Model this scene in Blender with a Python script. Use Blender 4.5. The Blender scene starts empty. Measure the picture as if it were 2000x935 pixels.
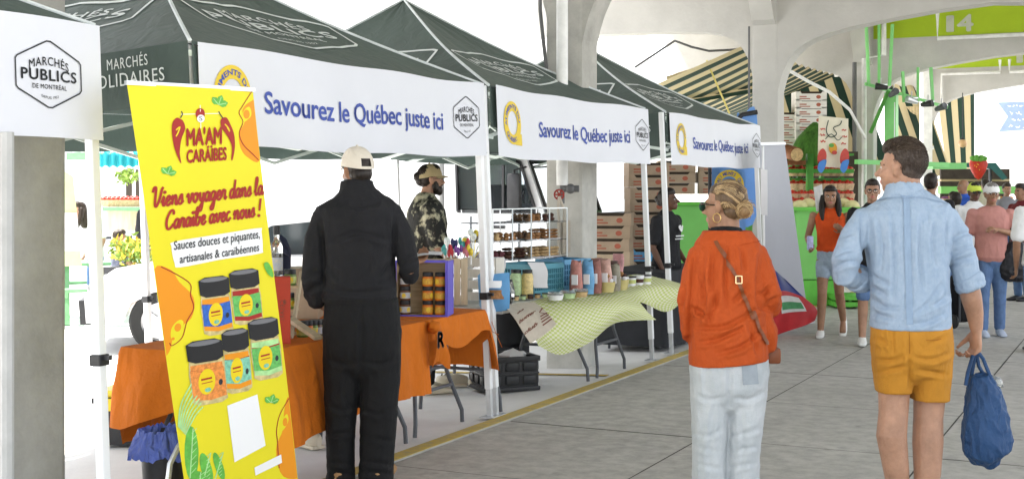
import bpy, bmesh, math, random
from mathutils import Vector, Matrix, noise
random.seed(7)
R = math.radians
SC = bpy.context.scene
COL = SC.collection
V = Vector
# ------------------------------------------------------------------ camera, sky, sun, exposure
TH = R(26.03); cT, sT = math.cos(TH), math.sin(TH); FPX = 2560.0; CH = 1.6
cd = bpy.data.cameras.new('camera'); cam = bpy.data.objects.new('camera', cd); COL.objects.link(cam)
cam.location = (0, 0, CH); cam.rotation_euler = (R(90), 0, TH)
cd.sensor_width = 36; cd.lens = 36 * FPX / 2000; cd.shift_y = -(467.5 - 362) / 2000; cd.clip_end = 500; cd.clip_start = .05
SC.camera = cam
SUN_EL, SUN_AZ = R(62), R(-100)          # azimuth measured from +Y towards +X
wd = bpy.data.worlds.new('World'); SC.world = wd; wd.use_nodes = True
nt = wd.node_tree; bg = nt.nodes['Background']; sky = nt.nodes.new('ShaderNodeTexSky')
sky.sky_type = 'NISHITA'; sky.sun_disc = False; sky.sun_elevation = SUN_EL; sky.sun_rotation = SUN_AZ
sky.air_density = 1.0; sky.dust_density = 1.5; sky.ozone_density = .4
hz = nt.nodes.new('ShaderNodeHueSaturation'); hz.inputs['Saturation'].default_value = .30
nt.links.new(sky.outputs[0], hz.inputs['Color']); nt.links.new(hz.outputs[0], bg.inputs[0]); bg.inputs[1].default_value = 0.15
sl = bpy.data.lights.new('sun', 'SUN'); so = bpy.data.objects.new('sun', sl); COL.objects.link(so)
sl.energy = 3.6; sl.angle = R(.6); sl.color = (1, .96, .9)
sd = V((math.sin(SUN_AZ) * math.cos(SUN_EL), math.cos(SUN_AZ) * math.cos(SUN_EL), math.sin(SUN_EL)))
so.rotation_euler = sd.to_track_quat('Z', 'Y').to_euler()
SC.view_settings.view_transform = 'Standard'; SC.view_settings.look = 'None'
SC.view_settings.exposure = 2.27; SC.view_settings.gamma = 1
SC.render.engine = 'CYCLES'
SC.cycles.use_denoising = True; SC.cycles.max_bounces = 8; SC.cycles.transparent_max_bounces = 16
SC.cycles.diffuse_bounces = 5; SC.cycles.caustics_reflective = False; SC.cycles.caustics_refractive = False
SC.cycles.sample_clamp_indirect = 6

# ------------------------------------------------------------------ measuring helpers: photo pixel + distance -> metres
def W(px, py, Z):
    a = (px - 1000) / FPX * Z
    return V((a * cT - Z * sT, a * sT + Z * cT, CH - (py - 362) / FPX * Z))
def zg(X):                                   # height of the outside ground, which falls away from the kerb
    return 0.0 if X > -4.06 else -.045 * min(3.3, -4.06 - X)
CR = V((cT, sT, 0)); CF = V((-sT, cT, 0)); UP = V((0, 0, 1))

# ------------------------------------------------------------------ materials
MATS = {}
def mat(name, col, rough=.6, var=.12, vs=6, bump=0, bs=60, metal=0, trans=0, emit=0, sheen=0, stretch=None, col2=None, spec=.4, transl=0, alpha=1, ior=1.45, fold=0, fs=9):
    if name in MATS: return MATS[name]
    m = bpy.data.materials.new(name); m.use_nodes = True; n = m.node_tree.nodes; l = m.node_tree.links
    b = n['Principled BSDF']; b.inputs['Roughness'].default_value = rough; b.inputs['Metallic'].default_value = metal
    b.inputs['Transmission Weight'].default_value = trans; b.inputs['Specular IOR Level'].default_value = spec
    b.inputs['IOR'].default_value = ior; b.inputs['Alpha'].default_value = alpha
    if sheen: b.inputs['Sheen Weight'].default_value = sheen
    c = (*col, 1); b.inputs['Base Color'].default_value = c
    tc = n.new('ShaderNodeTexCoord'); mp = n.new('ShaderNodeMapping'); l.new(tc.outputs['Object'], mp.inputs[0])
    if stretch: mp.inputs['Scale'].default_value = stretch
    if var or col2:
        t = n.new('ShaderNodeTexNoise'); t.inputs['Scale'].default_value = vs; t.inputs['Detail'].default_value = 6; t.inputs['Roughness'].default_value = .65
        l.new(mp.outputs[0], t.inputs[0]); r = n.new('ShaderNodeValToRGB')
        r.color_ramp.elements[0].position = .32; r.color_ramp.elements[1].position = .68
        lo = col if col2 else tuple(x * (1 - var) for x in col); hi = col2 if col2 else tuple(min(1, x * (1 + var)) for x in col)
        r.color_ramp.elements[0].color = (*lo, 1); r.color_ramp.elements[1].color = (*hi, 1)
        l.new(t.outputs[0], r.inputs[0]); l.new(r.outputs[0], b.inputs['Base Color'])
    if bump:
        t2 = n.new('ShaderNodeTexNoise'); t2.inputs['Scale'].default_value = bs; t2.inputs['Detail'].default_value = 4
        l.new(mp.outputs[0], t2.inputs[0]); bp = n.new('ShaderNodeBump'); bp.inputs['Strength'].default_value = bump; bp.inputs['Distance'].default_value = .01
        l.new(t2.outputs[0], bp.inputs['Height']); l.new(bp.outputs[0], b.inputs['Normal'])
    if fold:                                                # soft cloth creases
        t3 = n.new('ShaderNodeTexNoise'); t3.inputs['Scale'].default_value = fs; t3.inputs['Detail'].default_value = 2.5; t3.inputs['Distortion'].default_value = 1.6; t3.inputs['Roughness'].default_value = .45
        m3 = n.new('ShaderNodeMapping'); m3.inputs['Scale'].default_value = (1, 1, .45); l.new(tc.outputs['Object'], m3.inputs[0]); l.new(m3.outputs[0], t3.inputs[0])
        b3 = n.new('ShaderNodeBump'); b3.inputs['Strength'].default_value = fold; b3.inputs['Distance'].default_value = .05; l.new(t3.outputs[0], b3.inputs['Height'])
        if bump: l.new(bp.outputs[0], b3.inputs['Normal'])
        l.new(b3.outputs[0], b.inputs['Normal'])
    if transl:
        tr = n.new('ShaderNodeBsdfTranslucent'); tr.inputs[0].default_value = c; mx = n.new('ShaderNodeMixShader'); mx.inputs[0].default_value = transl
        l.new(b.outputs[0], mx.inputs[1]); l.new(tr.outputs[0], mx.inputs[2]); l.new(mx.outputs[0], n['Material Output'].inputs[0])
    MATS[name] = m; return m
def node_mat(name, build):
    m = bpy.data.materials.new(name); m.use_nodes = True
    build(m.node_tree, m.node_tree.nodes['Principled BSDF']); MATS[name] = m; return m
def stripes(name, ca, cb, axis, period, rough=.8, transl=0, phase=0.0, duty=.5):   # woven stripes in object space
    def f(t, b):
        n, l = t.nodes, t.links
        tc = n.new('ShaderNodeTexCoord'); sp = n.new('ShaderNodeSeparateXYZ'); l.new(tc.outputs['UV'] if axis == 'U' else tc.outputs['Object'], sp.inputs[0])
        mu = n.new('ShaderNodeMath'); mu.operation = 'MULTIPLY_ADD'; mu.inputs[1].default_value = 1 / period; mu.inputs[2].default_value = phase
        l.new(sp.outputs['XYZ'.index(axis) if axis != 'U' else 0], mu.inputs[0])
        fr = n.new('ShaderNodeMath'); fr.operation = 'FRACT'; l.new(mu.outputs[0], fr.inputs[0])
        gt = n.new('ShaderNodeMath'); gt.operation = 'GREATER_THAN'; gt.inputs[1].default_value = duty; l.new(fr.outputs[0], gt.inputs[0])
        mx = n.new('ShaderNodeMix'); mx.data_type = 'RGBA'; mx.inputs[6].default_value = (*ca, 1); mx.inputs[7].default_value = (*cb, 1)
        l.new(gt.outputs[0], mx.inputs[0]); l.new(mx.outputs[2], b.inputs['Base Color']); b.inputs['Roughness'].default_value = rough
        if transl:
            tr = n.new('ShaderNodeBsdfTranslucent'); l.new(mx.outputs[2], tr.inputs[0]); ms = n.new('ShaderNodeMixShader'); ms.inputs[0].default_value = transl
            l.new(b.outputs[0], ms.inputs[1]); l.new(tr.outputs[0], ms.inputs[2]); l.new(ms.outputs[0], n['Material Output'].inputs[0])
    return node_mat(name, f)

# ------------------------------------------------------------------ mesh builder
class MB:
    def __init__(s): s.v = []; s.f = []; s.m = []; s.uv = None
    def add(s, vs, fs, mi=0):
        o = len(s.v); s.v += [V(p) for p in vs]; s.f += [tuple(i + o for i in f) for f in fs]; s.m += [mi] * len(fs); return s
    def box(s, c, size, rot=None, mi=0, bev=0):
        x, y, z = [k / 2 for k in size]; c = V(c)
        if bev:
            bm = bmesh.new(); bmesh.ops.create_cube(bm, size=1, matrix=Matrix.Diagonal((*size, 1)))
            bmesh.ops.bevel(bm, geom=bm.edges[:], offset=bev, segments=2, profile=.6, affect='EDGES')
            vs = [v.co.copy() for v in bm.verts]; bm.verts.index_update(); fs = [tuple(v.index for v in f.verts) for f in bm.faces]; bm.free()
        else:
            vs = [V((i, j, k)) for i in (-x, x) for j in (-y, y) for k in (-z, z)]
            fs = [(0, 1, 3, 2), (4, 6, 7, 5), (0, 4, 5, 1), (2, 3, 7, 6), (0, 2, 6, 4), (1, 5, 7, 3)]
        if rot is not None:
            M = rot if isinstance(rot, Matrix) else Matrix.Rotation(rot, 3, 'Z'); vs = [M @ v for v in vs]
        return s.add([v + c for v in vs], fs, mi)
    def bar(s, p, q, w, h=None, mi=0, up=UP):               # square bar between two points
        p, q = V(p), V(q); h = h or w; d = (q - p).normalized(); a = d.cross(up)
        if a.length < 1e-3: a = d.cross(V((1, 0, 0)))
        a.normalize(); b = a.cross(d).normalized(); a = a * w / 2; b = b * h / 2
        vs = [r + i * a + j * b for r in (p, q) for i, j in ((-1, -1), (1, -1), (1, 1), (-1, 1))]
        return s.add(vs, [(3, 2, 1, 0), (4, 5, 6, 7)] + [(i, (i + 1) % 4, 4 + (i + 1) % 4, 4 + i) for i in range(4)], mi)
    def tube(s, pts, r, n=8, mi=0, cap=True):
        pts = [V(p) for p in pts]; k = len(pts); rs = r if isinstance(r, (list, tuple)) else [r] * k
        rings = []; ref = None
        for i in range(k):
            t = (pts[min(i + 1, k - 1)] - pts[max(i - 1, 0)]).normalized()
            if ref is None: ref = t.cross(UP) if abs(t.z) < .95 else t.cross(V((1, 0, 0)))
            a = (ref - ref.dot(t) * t).normalized(); b = t.cross(a); ref = a
            rings.append([pts[i] + rs[i] * (math.cos(2 * math.pi * j / n) * a + math.sin(2 * math.pi * j / n) * b) for j in range(n)])
        return s.rings(rings, mi, cap)
    def rings(s, rings, mi=0, cap=True):
        n = len(rings[0]); vs = [p for r in rings for p in r]
        fs = [(i * n + j, i * n + (j + 1) % n, (i + 1) * n + (j + 1) % n, (i + 1) * n + j) for i in range(len(rings) - 1) for j in range(n)]
        if cap: fs += [tuple(range(n - 1, -1, -1)), tuple((len(rings) - 1) * n + j for j in range(n))]
        return s.add(vs, fs, mi)
    def lathe(s, c, prof, n=20, mi=0, cap=True, M=None):    # prof: (radius, z)
        c = V(c); rr = []
        for r, z in prof:
            ring = [V((max(r, 1e-4) * math.cos(2 * math.pi * j / n), max(r, 1e-4) * math.sin(2 * math.pi * j / n), z)) for j in range(n)]
            rr.append([c + (M @ p if M else p) for p in ring])
        return s.rings(rr, mi, cap)
    def ball(s, c, r, n=12, k=8, mi=0, M=None, jit=0):
        r = r if isinstance(r, (list, tuple)) else (r, r, r); c = V(c); rr = []
        for i in range(k + 1):
            a = math.pi * min(max(i / k, .012), .988)
            rr.append([V((r[0] * math.sin(a) * math.cos(2 * math.pi * j / n), r[1] * math.sin(a) * math.sin(2 * math.pi * j / n), -r[2] * math.cos(a))) for j in range(n)])
        if jit: rr = [[p * (1 + jit * noise.noise(p * 40 + c * 9)) for p in g] for g in rr]
        return s.rings([[c + (M @ p if M else p) for p in g] for g in rr], mi)
    def grid(s, fn, nu, nv, mi=0):
        vs = [fn(i / nu, j / nv) for j in range(nv + 1) for i in range(nu + 1)]
        return s.add(vs, [(j * (nu + 1) + i, j * (nu + 1) + i + 1, (j + 1) * (nu + 1) + i + 1, (j + 1) * (nu + 1) + i) for j in range(nv) for i in range(nu)], mi)
    def sheet(s, fn, nu, nv, th, mi=0):                     # grid with thickness
        g = MB().grid(fn, nu, nv); me = bpy.data.meshes.new('t'); me.from_pydata(g.v, [], g.f); bm = bmesh.new(); bm.from_mesh(me)
        bmesh.ops.recalc_face_normals(bm, faces=bm.faces[:]); bmesh.ops.solidify(bm, geom=bm.faces[:], thickness=th)
        bm.verts.index_update(); s.add([v.co.copy() for v in bm.verts], [tuple(v.index for v in f.verts) for f in bm.faces], mi); bm.free(); bpy.data.meshes.remove(me); return s
    def prism(s, poly, fn, d0, d1, mi=0):                   # extrude 2D polygon; fn(u,v,d) -> point
        n = len(poly); vs = [fn(u, v, d0) for u, v in poly] + [fn(u, v, d1) for u, v in poly]
        return s.add(vs, [tuple(range(n - 1, -1, -1)), tuple(range(n, 2 * n))] + [(i, (i + 1) % n, n + (i + 1) % n, n + i) for i in range(n)], mi)
    def mesh(s, name, smooth=False, angle=40):
        me = bpy.data.meshes.new(name); me.from_pydata([tuple(v) for v in s.v], [], s.f); me.polygons.foreach_set('material_index', s.m)
        if s.uv: 
            u = me.uv_layers.new(name='UVMap')
            for lp in me.loops: u.data[lp.index].uv = s.uv[lp.vertex_index]
        if smooth:
            me.polygons.foreach_set('use_smooth', [True] * len(me.polygons))
            bm = bmesh.new(); bm.from_mesh(me); ca = R(angle)
            for e in bm.edges:
                if len(e.link_faces) == 2 and e.calc_face_angle(0) > ca: e.smooth = False
            bm.to_mesh(me); bm.free()
        me.update(); return me
def tag(o, label=None, cat=None, group=None, kind=None):
    if label: o['label'] = label
    if cat: o['category'] = cat
    if group: o['group'] = group
    if kind: o['kind'] = kind
    return o
def link(name, me, mats, parent=None, loc=(0, 0, 0), rot=(0, 0, 0), label=None):
    o = bpy.data.objects.new(name, me); COL.objects.link(o); o.location = loc; o.rotation_euler = rot
    for m in (mats if isinstance(mats, (list, tuple)) else [mats]): me.materials.append(m)
    if parent: o.parent = parent
    if label: o['label'] = label
    return o
def part(name, mb, mats, parent=None, smooth=False, angle=40, label=None, off=None):
    if off is not None: mb.v = [p - off for p in mb.v]
    return link(name, mb.mesh(name, smooth, angle), mats, parent, label=label)
def thing(name, label, cat, loc=(0, 0, 0), rot=(0, 0, 0), group=None):
    o = bpy.data.objects.new(name, None); COL.objects.link(o); o.location = loc; o.rotation_euler = rot; o.empty_display_size = .1
    return tag(o, label, cat, group)
def single(name, mb, mats, label, cat, loc=(0, 0, 0), rot=(0, 0, 0), group=None, smooth=False, angle=40, world=False):
    if world: loc = V(loc); mb.v = [p - loc for p in mb.v]
    o = link(name, mb.mesh(name, smooth, angle), mats, None, loc, rot); return tag(o, label, cat, group)
def struct(name, mb, mats, smooth=False):
    return tag(link(name, mb.mesh(name, smooth), mats), kind='structure')
def copy_tree(o, parent=None):
    c = o.copy(); COL.objects.link(c)
    if parent: c.parent = parent
    for ch in [x for x in COL.objects if x.parent == o]: copy_tree(ch, c)
    return c
def place(proto, loc, rotz, label, used=[]):
    o = proto if proto not in used else copy_tree(proto)
    if proto not in used: used.append(proto)
    o.location = loc; o.rotation_euler = (0, 0, rotz); o['label'] = label; return o

# ------------------------------------------------------------------ flat print: text and shapes in 2D, laid on any surface
def text2d(s, size=1, bold=0, shear=0, space=1.0):
    cu = bpy.data.curves.new('t', 'FONT'); cu.body = s; cu.size = size; cu.offset = bold; cu.shear = shear; cu.space_character = space
    cu.resolution_u = 3; cu.fill_mode = 'FRONT'; o = bpy.data.objects.new('t', cu); COL.objects.link(o)
    bpy.context.view_layer.update(); dg = bpy.context.evaluated_depsgraph_get(); me = bpy.data.meshes.new_from_object(o.evaluated_get(dg))
    vs = [(v.co.x, v.co.y) for v in me.vertices]; fs = [tuple(p.vertices) for p in me.polygons]
    bpy.data.objects.remove(o); bpy.data.curves.remove(cu); bpy.data.meshes.remove(me); return vs, fs
class Print:
    def __init__(s, fn): s.mb = MB(); s.fn = fn; s.lay = 0      # fn(u, v, lift)
    def raw(s, vs, fs, mi=0, lift=None):
        s.mb.add([s.fn(u, v, (s.lay if lift is None else lift)) for u, v in vs], fs, mi)
    def text(s, t, x0, y0, x1, h, mi=0, bold=0, shear=0, space=1.0, dy=0, warp=None, flip=1):
        vs, fs = text2d(t, 1, 0, shear, space)
        xs = [p[0] for p in vs]; a, b = min(xs), max(xs); k = (x1 - x0) / (b - a); hh = h / .73; l0 = s.lay
        for q, (bx, by) in enumerate(((-1, 0), (1, 0), (0, 1), (0, -1), (0, 0)) if bold else ((0, 0),)):
            out = []
            for x, y in vs:
                u = (x - a + bx * bold * .8) * k; f = u / (x1 - x0); w = warp(f) if warp else 0
                out.append((x0 + u, y0 + dy * f + w + flip * (y + by * bold * .8) * hh))
            s.lay = l0 + .0003 * q; s.raw(out, fs, mi)
        s.lay = l0
    def poly(s, pts, mi=0): s.raw(pts, [tuple(range(len(pts)))], mi)
    def stroke(s, pts, w, mi=0, closed=False):
        n = len(pts); P = [V((p[0], p[1])) for p in pts]; L = []
        for i in range(n):
            a = P[(i - 1) % n] if (closed or i) else P[0]; b = P[(i + 1) % n] if (closed or i < n - 1) else P[-1]
            d = (b - a); d = d.normalized() if d.length > 1e-9 else V((1, 0)); L.append(V((-d.y, d.x)) * w / 2)
        vs = [tuple(P[i] + L[i]) for i in range(n)] + [tuple(P[i] - L[i]) for i in range(n)]
        s.raw(vs, [(i, (i + 1) % n, n + (i + 1) % n, n + i) for i in range(n if closed else n - 1)], mi)
    def ring(s, cx, cy, r0, r1, ry=1, n=40, mi=0):
        vs = [(cx + r * math.cos(2 * math.pi * i / n), cy + ry * r * math.sin(2 * math.pi * i / n)) for r in (r0, r1) for i in range(n)]
        s.raw(vs, [(i, (i + 1) % n, n + (i + 1) % n, n + i) for i in range(n)], mi)
    def disc(s, cx, cy, rx, ry, mi=0, n=28): s.poly([(cx + rx * math.cos(2 * math.pi * i / n), cy + ry * math.sin(2 * math.pi * i / n)) for i in range(n)], mi)
def smooth_pts(P, k=5, closed=False):
    n = len(P); out = []
    for i in range(n if closed else n - 1):
        g = (lambda j: P[j % n]) if closed else (lambda j: P[min(max(j, 0), n - 1)])
        p0, p1, p2, p3 = g(i - 1), g(i), g(i + 1), g(i + 2)
        for q in range(k):
            t = q / k
            out.append(tuple(.5 * (2 * p1[d] + (p2[d] - p0[d]) * t + (2 * p0[d] - 5 * p1[d] + 4 * p2[d] - p3[d]) * t * t + (3 * p1[d] - p0[d] - 3 * p2[d] + p3[d]) * t ** 3) for d in range(2)))
    if not closed: out.append(tuple(P[-1]))
    return out
def emblem(pr, cx, cy, w, h, mi=0, lw=.02):                 # elongated hexagon with the market's four lines of writing
    hexa = [(0, .5), (.5, .22), (.5, -.22), (0, -.5), (-.5, -.22), (-.5, .22)]; pts = []
    for i in range(6):
        a, b = hexa[i], hexa[(i + 1) % 6]
        for q in range(6): t = .06 + .88 * q / 5; pts.append((cx + w * (a[0] + (b[0] - a[0]) * t), cy + h * (a[1] + (b[1] - a[1]) * t)))
    pr.stroke(pts, lw * min(w, h) * 1.3, mi, True)
    pr.text('MARCHÉS', cx - .3 * w, cy + .13 * h, cx + .3 * w, .13 * h, mi, .012, warp=lambda f: -.28 * h * (f - .5) ** 2, space=1.12)
    pr.text('PUBLICS', cx - .42 * w, cy - .09 * h, cx + .42 * w, .165 * h, mi, .03, space=1.1)
    pr.text('DE MONTRÉAL', cx - .26 * w, cy - .215 * h, cx + .26 * w, .07 * h, mi, .012, space=1.1)
    pr.text('DEPUIS 1952', cx - .13 * w, cy - .36 * h, cx + .13 * w, .04 * h, mi, 0, warp=lambda f: .1 * h * (f - .5) ** 2)
# ================================================================== THE SETTING
conc = mat('aged_concrete', (.43, .42, .385), .85, .22, 2.5, .35, 30)
conc_dark = mat('shaded_concrete', (.31, .305, .285), .85, .25, 2, .35, 30)  # darker copy of the concrete, the column's shade put into its colour
whitewash = mat('whitewash', (.49, .48, .452), .8, .11, 1.1, .3, 25)
lime = mat('lime_paint', (.36, .50, .015), .55, .06, 3)
greyletter = mat('grey_letter_paint', (.5, .52, .42), .7)
white_metal = mat('white_metal', (.78, .79, .8), .3, .03, 5)
black_pl = mat('black_plastic', (.022, .022, .024), .45, .2, 20)
green_paint = mat('green_paint', (.13, .50, .06), .45, .12, 4)
green_dk = mat('green_timber', (.055, .24, .03), .6, .25, 5)
def floor_nodes(t, b):
    n, l = t.nodes, t.links
    tc = n.new('ShaderNodeTexCoord')
    def noi(sc, d=6, s=(1, 1, 1)):
        mp = n.new('ShaderNodeMapping'); mp.inputs['Scale'].default_value = s; l.new(tc.outputs['Object'], mp.inputs[0])
        x = n.new('ShaderNodeTexNoise'); x.inputs['Scale'].default_value = sc; x.inputs['Detail'].default_value = d; x.inputs['Roughness'].default_value = .68; l.new(mp.outputs[0], x.inputs[0]); return x
    a, c, e = noi(.7, 8), noi(9, 8), noi(90, 3)
    r = n.new('ShaderNodeValToRGB'); r.color_ramp.elements[0].position = .3; r.color_ramp.elements[1].position = .72
    r.color_ramp.elements[0].color = (.36, .35, .325, 1); r.color_ramp.elements[1].color = (.47, .458, .43, 1); l.new(a.outputs[0], r.inputs[0])
    r2 = n.new('ShaderNodeValToRGB'); r2.color_ramp.elements[0].position = .33; r2.color_ramp.elements[1].position = .62
    r2.color_ramp.elements[0].color = (.74, .73, .72, 1); r2.color_ramp.elements[1].color = (1.08, 1.07, 1.05, 1); l.new(c.outputs[0], r2.inputs[0])
    mx = n.new('ShaderNodeMix'); mx.data_type = 'RGBA'; mx.blend_type = 'MULTIPLY'; mx.inputs[0].default_value = 1; l.new(r.outputs[0], mx.inputs[6]); l.new(r2.outputs[0], mx.inputs[7])
    r3 = n.new('ShaderNodeValToRGB'); r3.color_ramp.elements[0].position = .27; r3.color_ramp.elements[1].position = .36       # gum spots and stains
    r3.color_ramp.elements[0].color = (.58, .57, .55, 1); r3.color_ramp.elements[1].color = (1, 1, 1, 1); l.new(noi(3.2, 3).outputs[0], r3.inputs[0])
    m2 = n.new('ShaderNodeMix'); m2.data_type = 'RGBA'; m2.blend_type = 'MULTIPLY'; m2.inputs[0].default_value = .8; l.new(mx.outputs[2], m2.inputs[6]); l.new(r3.outputs[0], m2.inputs[7])
    l.new(m2.outputs[2], b.inputs['Base Color']); b.inputs['Roughness'].default_value = .62
    bp = n.new('ShaderNodeBump'); bp.inputs['Strength'].default_value = .25; bp.inputs['Distance'].default_value = .01; l.new(e.outputs[0], bp.inputs['Height']); l.new(bp.outputs[0], b.inputs['Normal'])
slab_m = node_mat('aisle_slab_concrete', floor_nodes)
joint_m = mat('joint_dirt', (.10, .095, .085), .9)
pave_m = mat('outside_paving', (.70, .69, .67), .85, .10, 1.2, .2, 40)
yel_m = mat('worn_yellow_paint', (.58, .40, .06), .7, 0, 14, 0, col2=(.36, .30, .16))

# aisle floor: real slabs with 9 mm joints over a dirt bed
mb = MB(); xs = [-3.94 + 1.37 * k for k in range(6)]; ys = [.25 + 1.55 * k for k in range(-2, 32)]
for i in range(len(xs) - 1):
    for j in range(len(ys) - 1):
        g = .0055; dz = random.uniform(-.0015, .0015)
        x0, x1, y0, y1 = xs[i] + g, xs[i + 1] - g, ys[j] + g, ys[j + 1] - g
        mb.add([(x0, y0, dz), (x1, y0, dz), (x1, y1, dz), (x0, y1, dz)], [(0, 1, 2, 3)])
mb.add([(-3.95, -3, -.012), (3, -3, -.012), (3, 50, -.012), (-3.95, 50, -.012)], [(0, 1, 2, 3)], 1)
mb.add([(2.92, -3, 0), (60, -3, 0), (60, 50, 0), (2.92, 50, 0)], [(0, 1, 2, 3)])
struct('floor', mb, [slab_m, joint_m])
mb = MB(); mb.box((-4.0, 23, -.06), (.115, 54, .13)); mb.box((-4.0, 23, .0070), (.10, 54, .004), mi=1); struct('kerb', mb, [conc, yel_m])
mb = MB(); 
def outy(u, v):
    x = -4.064 - 100 * u ** 2.2; return V((x, -40 + 160 * v, zg(x) - .012))
mb.grid(outy, 40, 60); struct('paving', mb, pave_m, True)
mb = MB(); mb.box((-5.2, 10.35, zg(-5.2) - .004), (2.1, .07, .004), rot=Matrix.Rotation(R(-2.58), 3, 'Y')); struct('bay_line', mb, yel_m)
mb = MB(); mb.add([(-300, -300, -.5), (300, -300, -.5), (300, 300, -.5), (-300, 300, -.5)], [(0, 1, 2, 3)]); struct('ground', mb, pave_m)
mb = MB(); mb.box((-1.7, 17, 5.1), (7.0, 42, .14)); mb.box((-6.95, 17, 5.06), (3.5, 42, .1)); struct('roof', mb, whitewash)  # outer slab is unseen, extended over the tents to keep the sun off

# concrete frames: column, arched cross beam over the aisle, wing beam outside, corbel, painted band with the bay number
PROF = [(0, 2.8), (.02, 2.9), (.05, 3.02), (.09, 3.14), (.15, 3.27), (.23, 3.38), (.33, 3.47), (.48, 3.555), (.7, 3.63), (1.0, 3.70), (1.5, 3.78), (2.1, 3.86), (2.75, 3.915)]
WING = [(0, 2.95), (.03, 3.15), (.08, 3.33), (.16, 3.48), (.28, 3.6), (.45, 3.68), (.7, 3.73), (1.2, 3.76), (3.6, 3.8)]
def frame(Y, label, m, number=None, band=True, wing=True):
    t = thing('concrete_frame', label, 'column', (-4.75, Y, 0), group='concrete frames along the market aisle'); o = V((-4.75, Y, 0))
    mb = MB(); mb.box((-4.745, Y, 2.3), (.36, .36, 5.3), bev=.03); part('column', mb, m, t, off=o)
    mb = MB(); mb.box((1.35, Y, 2.3), (.5, .5, 5.4), bev=.035); part('column', mb, m, t, off=o)
    pr = [(-4.585 + a, b) for a, b in PROF] + [(1.12 - a, b) for a, b in reversed(PROF[:-1])]
    top = 4.26 if band else 5.02
    mb = MB(); mb.prism(pr + [(1.12, top), (-4.585, top)], lambda u, v, d: V((u, Y + d, v)), -.172, .172); part('cross_beam', mb, m, t, off=o)
    if band:
        mb = MB(); mb.prism([(-4.57, 4.262), (1.1, 4.262), (1.1, 5.02), (-4.57, 5.02)], lambda u, v, d: V((u, Y + d, v)), -.168, .168); part('painted_band', mb, lime, t, off=o)
    if number:
        p = Print(lambda u, v, l: V((u, Y - .172 - .004 - l, v)))
        for x, ch in zip(number[1], number[0]): p.text(ch, x, 4.33, x + (.10 if ch == '1' else .25), .3, 0, .02 if ch == '1' else .035)
        part('bay_number', p.mb, greyletter, t, off=o)
    if wing:
        pl = [(-4.905 - a, b) for a, b in WING]
        mb = MB(); mb.prism(pl + [(-8.58, 4.55), (-4.905, 5.02)], lambda u, v, d: V((u, Y - d, v)), -.15, .15); part('wing_beam', mb, m, t, off=o)
    mb = MB(); mb.prism([(-.17, 3.78), (-.29, 3.84), (-1.03, 5.0), (-.17, 5.0)], lambda u, v, d: V((-4.745 + d, Y + u, v)), -.155, .155); part('corbel', mb, m, t, off=o)
    return t
fA = frame(4.42, 'grey concrete column behind the hexagon banner at the left edge', conc_dark)
fB = frame(10.96, 'concrete column rising through the gap between the tents, with a pipe and red valve', conc)
fC = frame(17.75, 'white arched frame springing from the column beside the grey roll-up stand', whitewash, band=False)
fD = frame(24.55, 'white frame with lime green band numbered 14', whitewash, ('14', (-3.28, -3.10)))
fE = frame(31.35, 'farthest white frame with lime green band numbered 12', whitewash, ('12', (-2.70, -2.52)))
pipe_m = mat('painted_pipe', (.75, .75, .73), .4); dk_pipe = mat('dark_conduit', (.12, .12, .12), .5); red_m = mat('red_enamel', (.30, .03, .02), .5)
# column B: pilaster, downpipe with valve, conduit
t = thing('drain_pipe', 'white downpipe on the concrete column ending in a red valve wheel', 'pipe', (-4.6, 10.6, 1.6)); o = V((-4.6, 10.6, 1.6))
a = W(1098, 362, 11.55); mb = MB(); mb.tube([a, (a.x, a.y, 5)], .052, 14); part('pipe', mb, pipe_m, t, True, off=o)
mb = MB(); mb.tube([a + V((.0, 0, -.03)), a + V((.14, .05, -.03))], .03, 10); mb.tube([a + V((0, 0, .02)), a + V((0, 0, -.16))], .022, 10); mb.ball(a + V((.07, .02, -.03)), .045); part('valve', mb, dk_pipe, t, True, off=o)
mb = MB(); c0 = W(1092, 380, 11.45)
mb.tube([c0 + .042 * (math.cos(k * math.pi / 6) * CR + math.sin(k * math.pi / 6) * UP) for k in range(13)], .008, 6)
for k in range(3): q = .042 * (math.cos(k * math.pi / 3) * CR + math.sin(k * math.pi / 3) * UP); mb.tube([c0 - q, c0 + q], .007, 6)
part('valve_wheel', mb, red_m, t, True, off=o)
def conduit(name, label, pts, r, m, cat='conduit', group=None): 
    mb = MB(); mb.tube(pts, r, 8); return single(name, mb, m, label, cat, pts[0], world=True, smooth=True, group=group)
conduit('conduit', 'dark cable running down the left side of the column between the tents', [W(1054, -60, 11.8), W(1055, 20, 11.8), W(1060, 70, 11.8), W(1067, 130, 11.8), W(1069, 200, 11.8)], .018, dk_pipe)
conduit('conduit', 'pale vertical pipe on the near side of the left edge column', [W(14, 258, 5.2), W(14, 600, 5.2), W(14, 1150, 5.2)], .026, mat('grey_pipe', (.42, .42, .41), .5))
conduit('conduit', 'square bent white pipe hung below the number 14', [(-3.42, 24.2, 4.7), (-3.42, 24.2, 4.2), (1.0, 24.2, 4.2)], .035, pipe_m)
conduit('conduit', 'white pipe across the beam numbered 12, far back', [(-4.3, 31.05, 3.4), (-4.3, 31.05, 4.12), (-3.05, 31.05, 4.12), (-3.05, 31.05, 4.4)], .035, pipe_m)
conduit('conduit', 'right hand white pipe loop on the far beam below the 12', [(-2.85, 31.05, 4.4), (-2.85, 31.05, 4.12), (1.0, 31.05, 4.12)], .035, pipe_m)
conduit('conduit', 'white pipe down the face of the column under the 14', [(-4.7, 24.2, .3), (-4.7, 24.2, 3.9), (-4.35, 24.2, 3.95), (-4.35, 24.2, 5)], .045, pipe_m)
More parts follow.
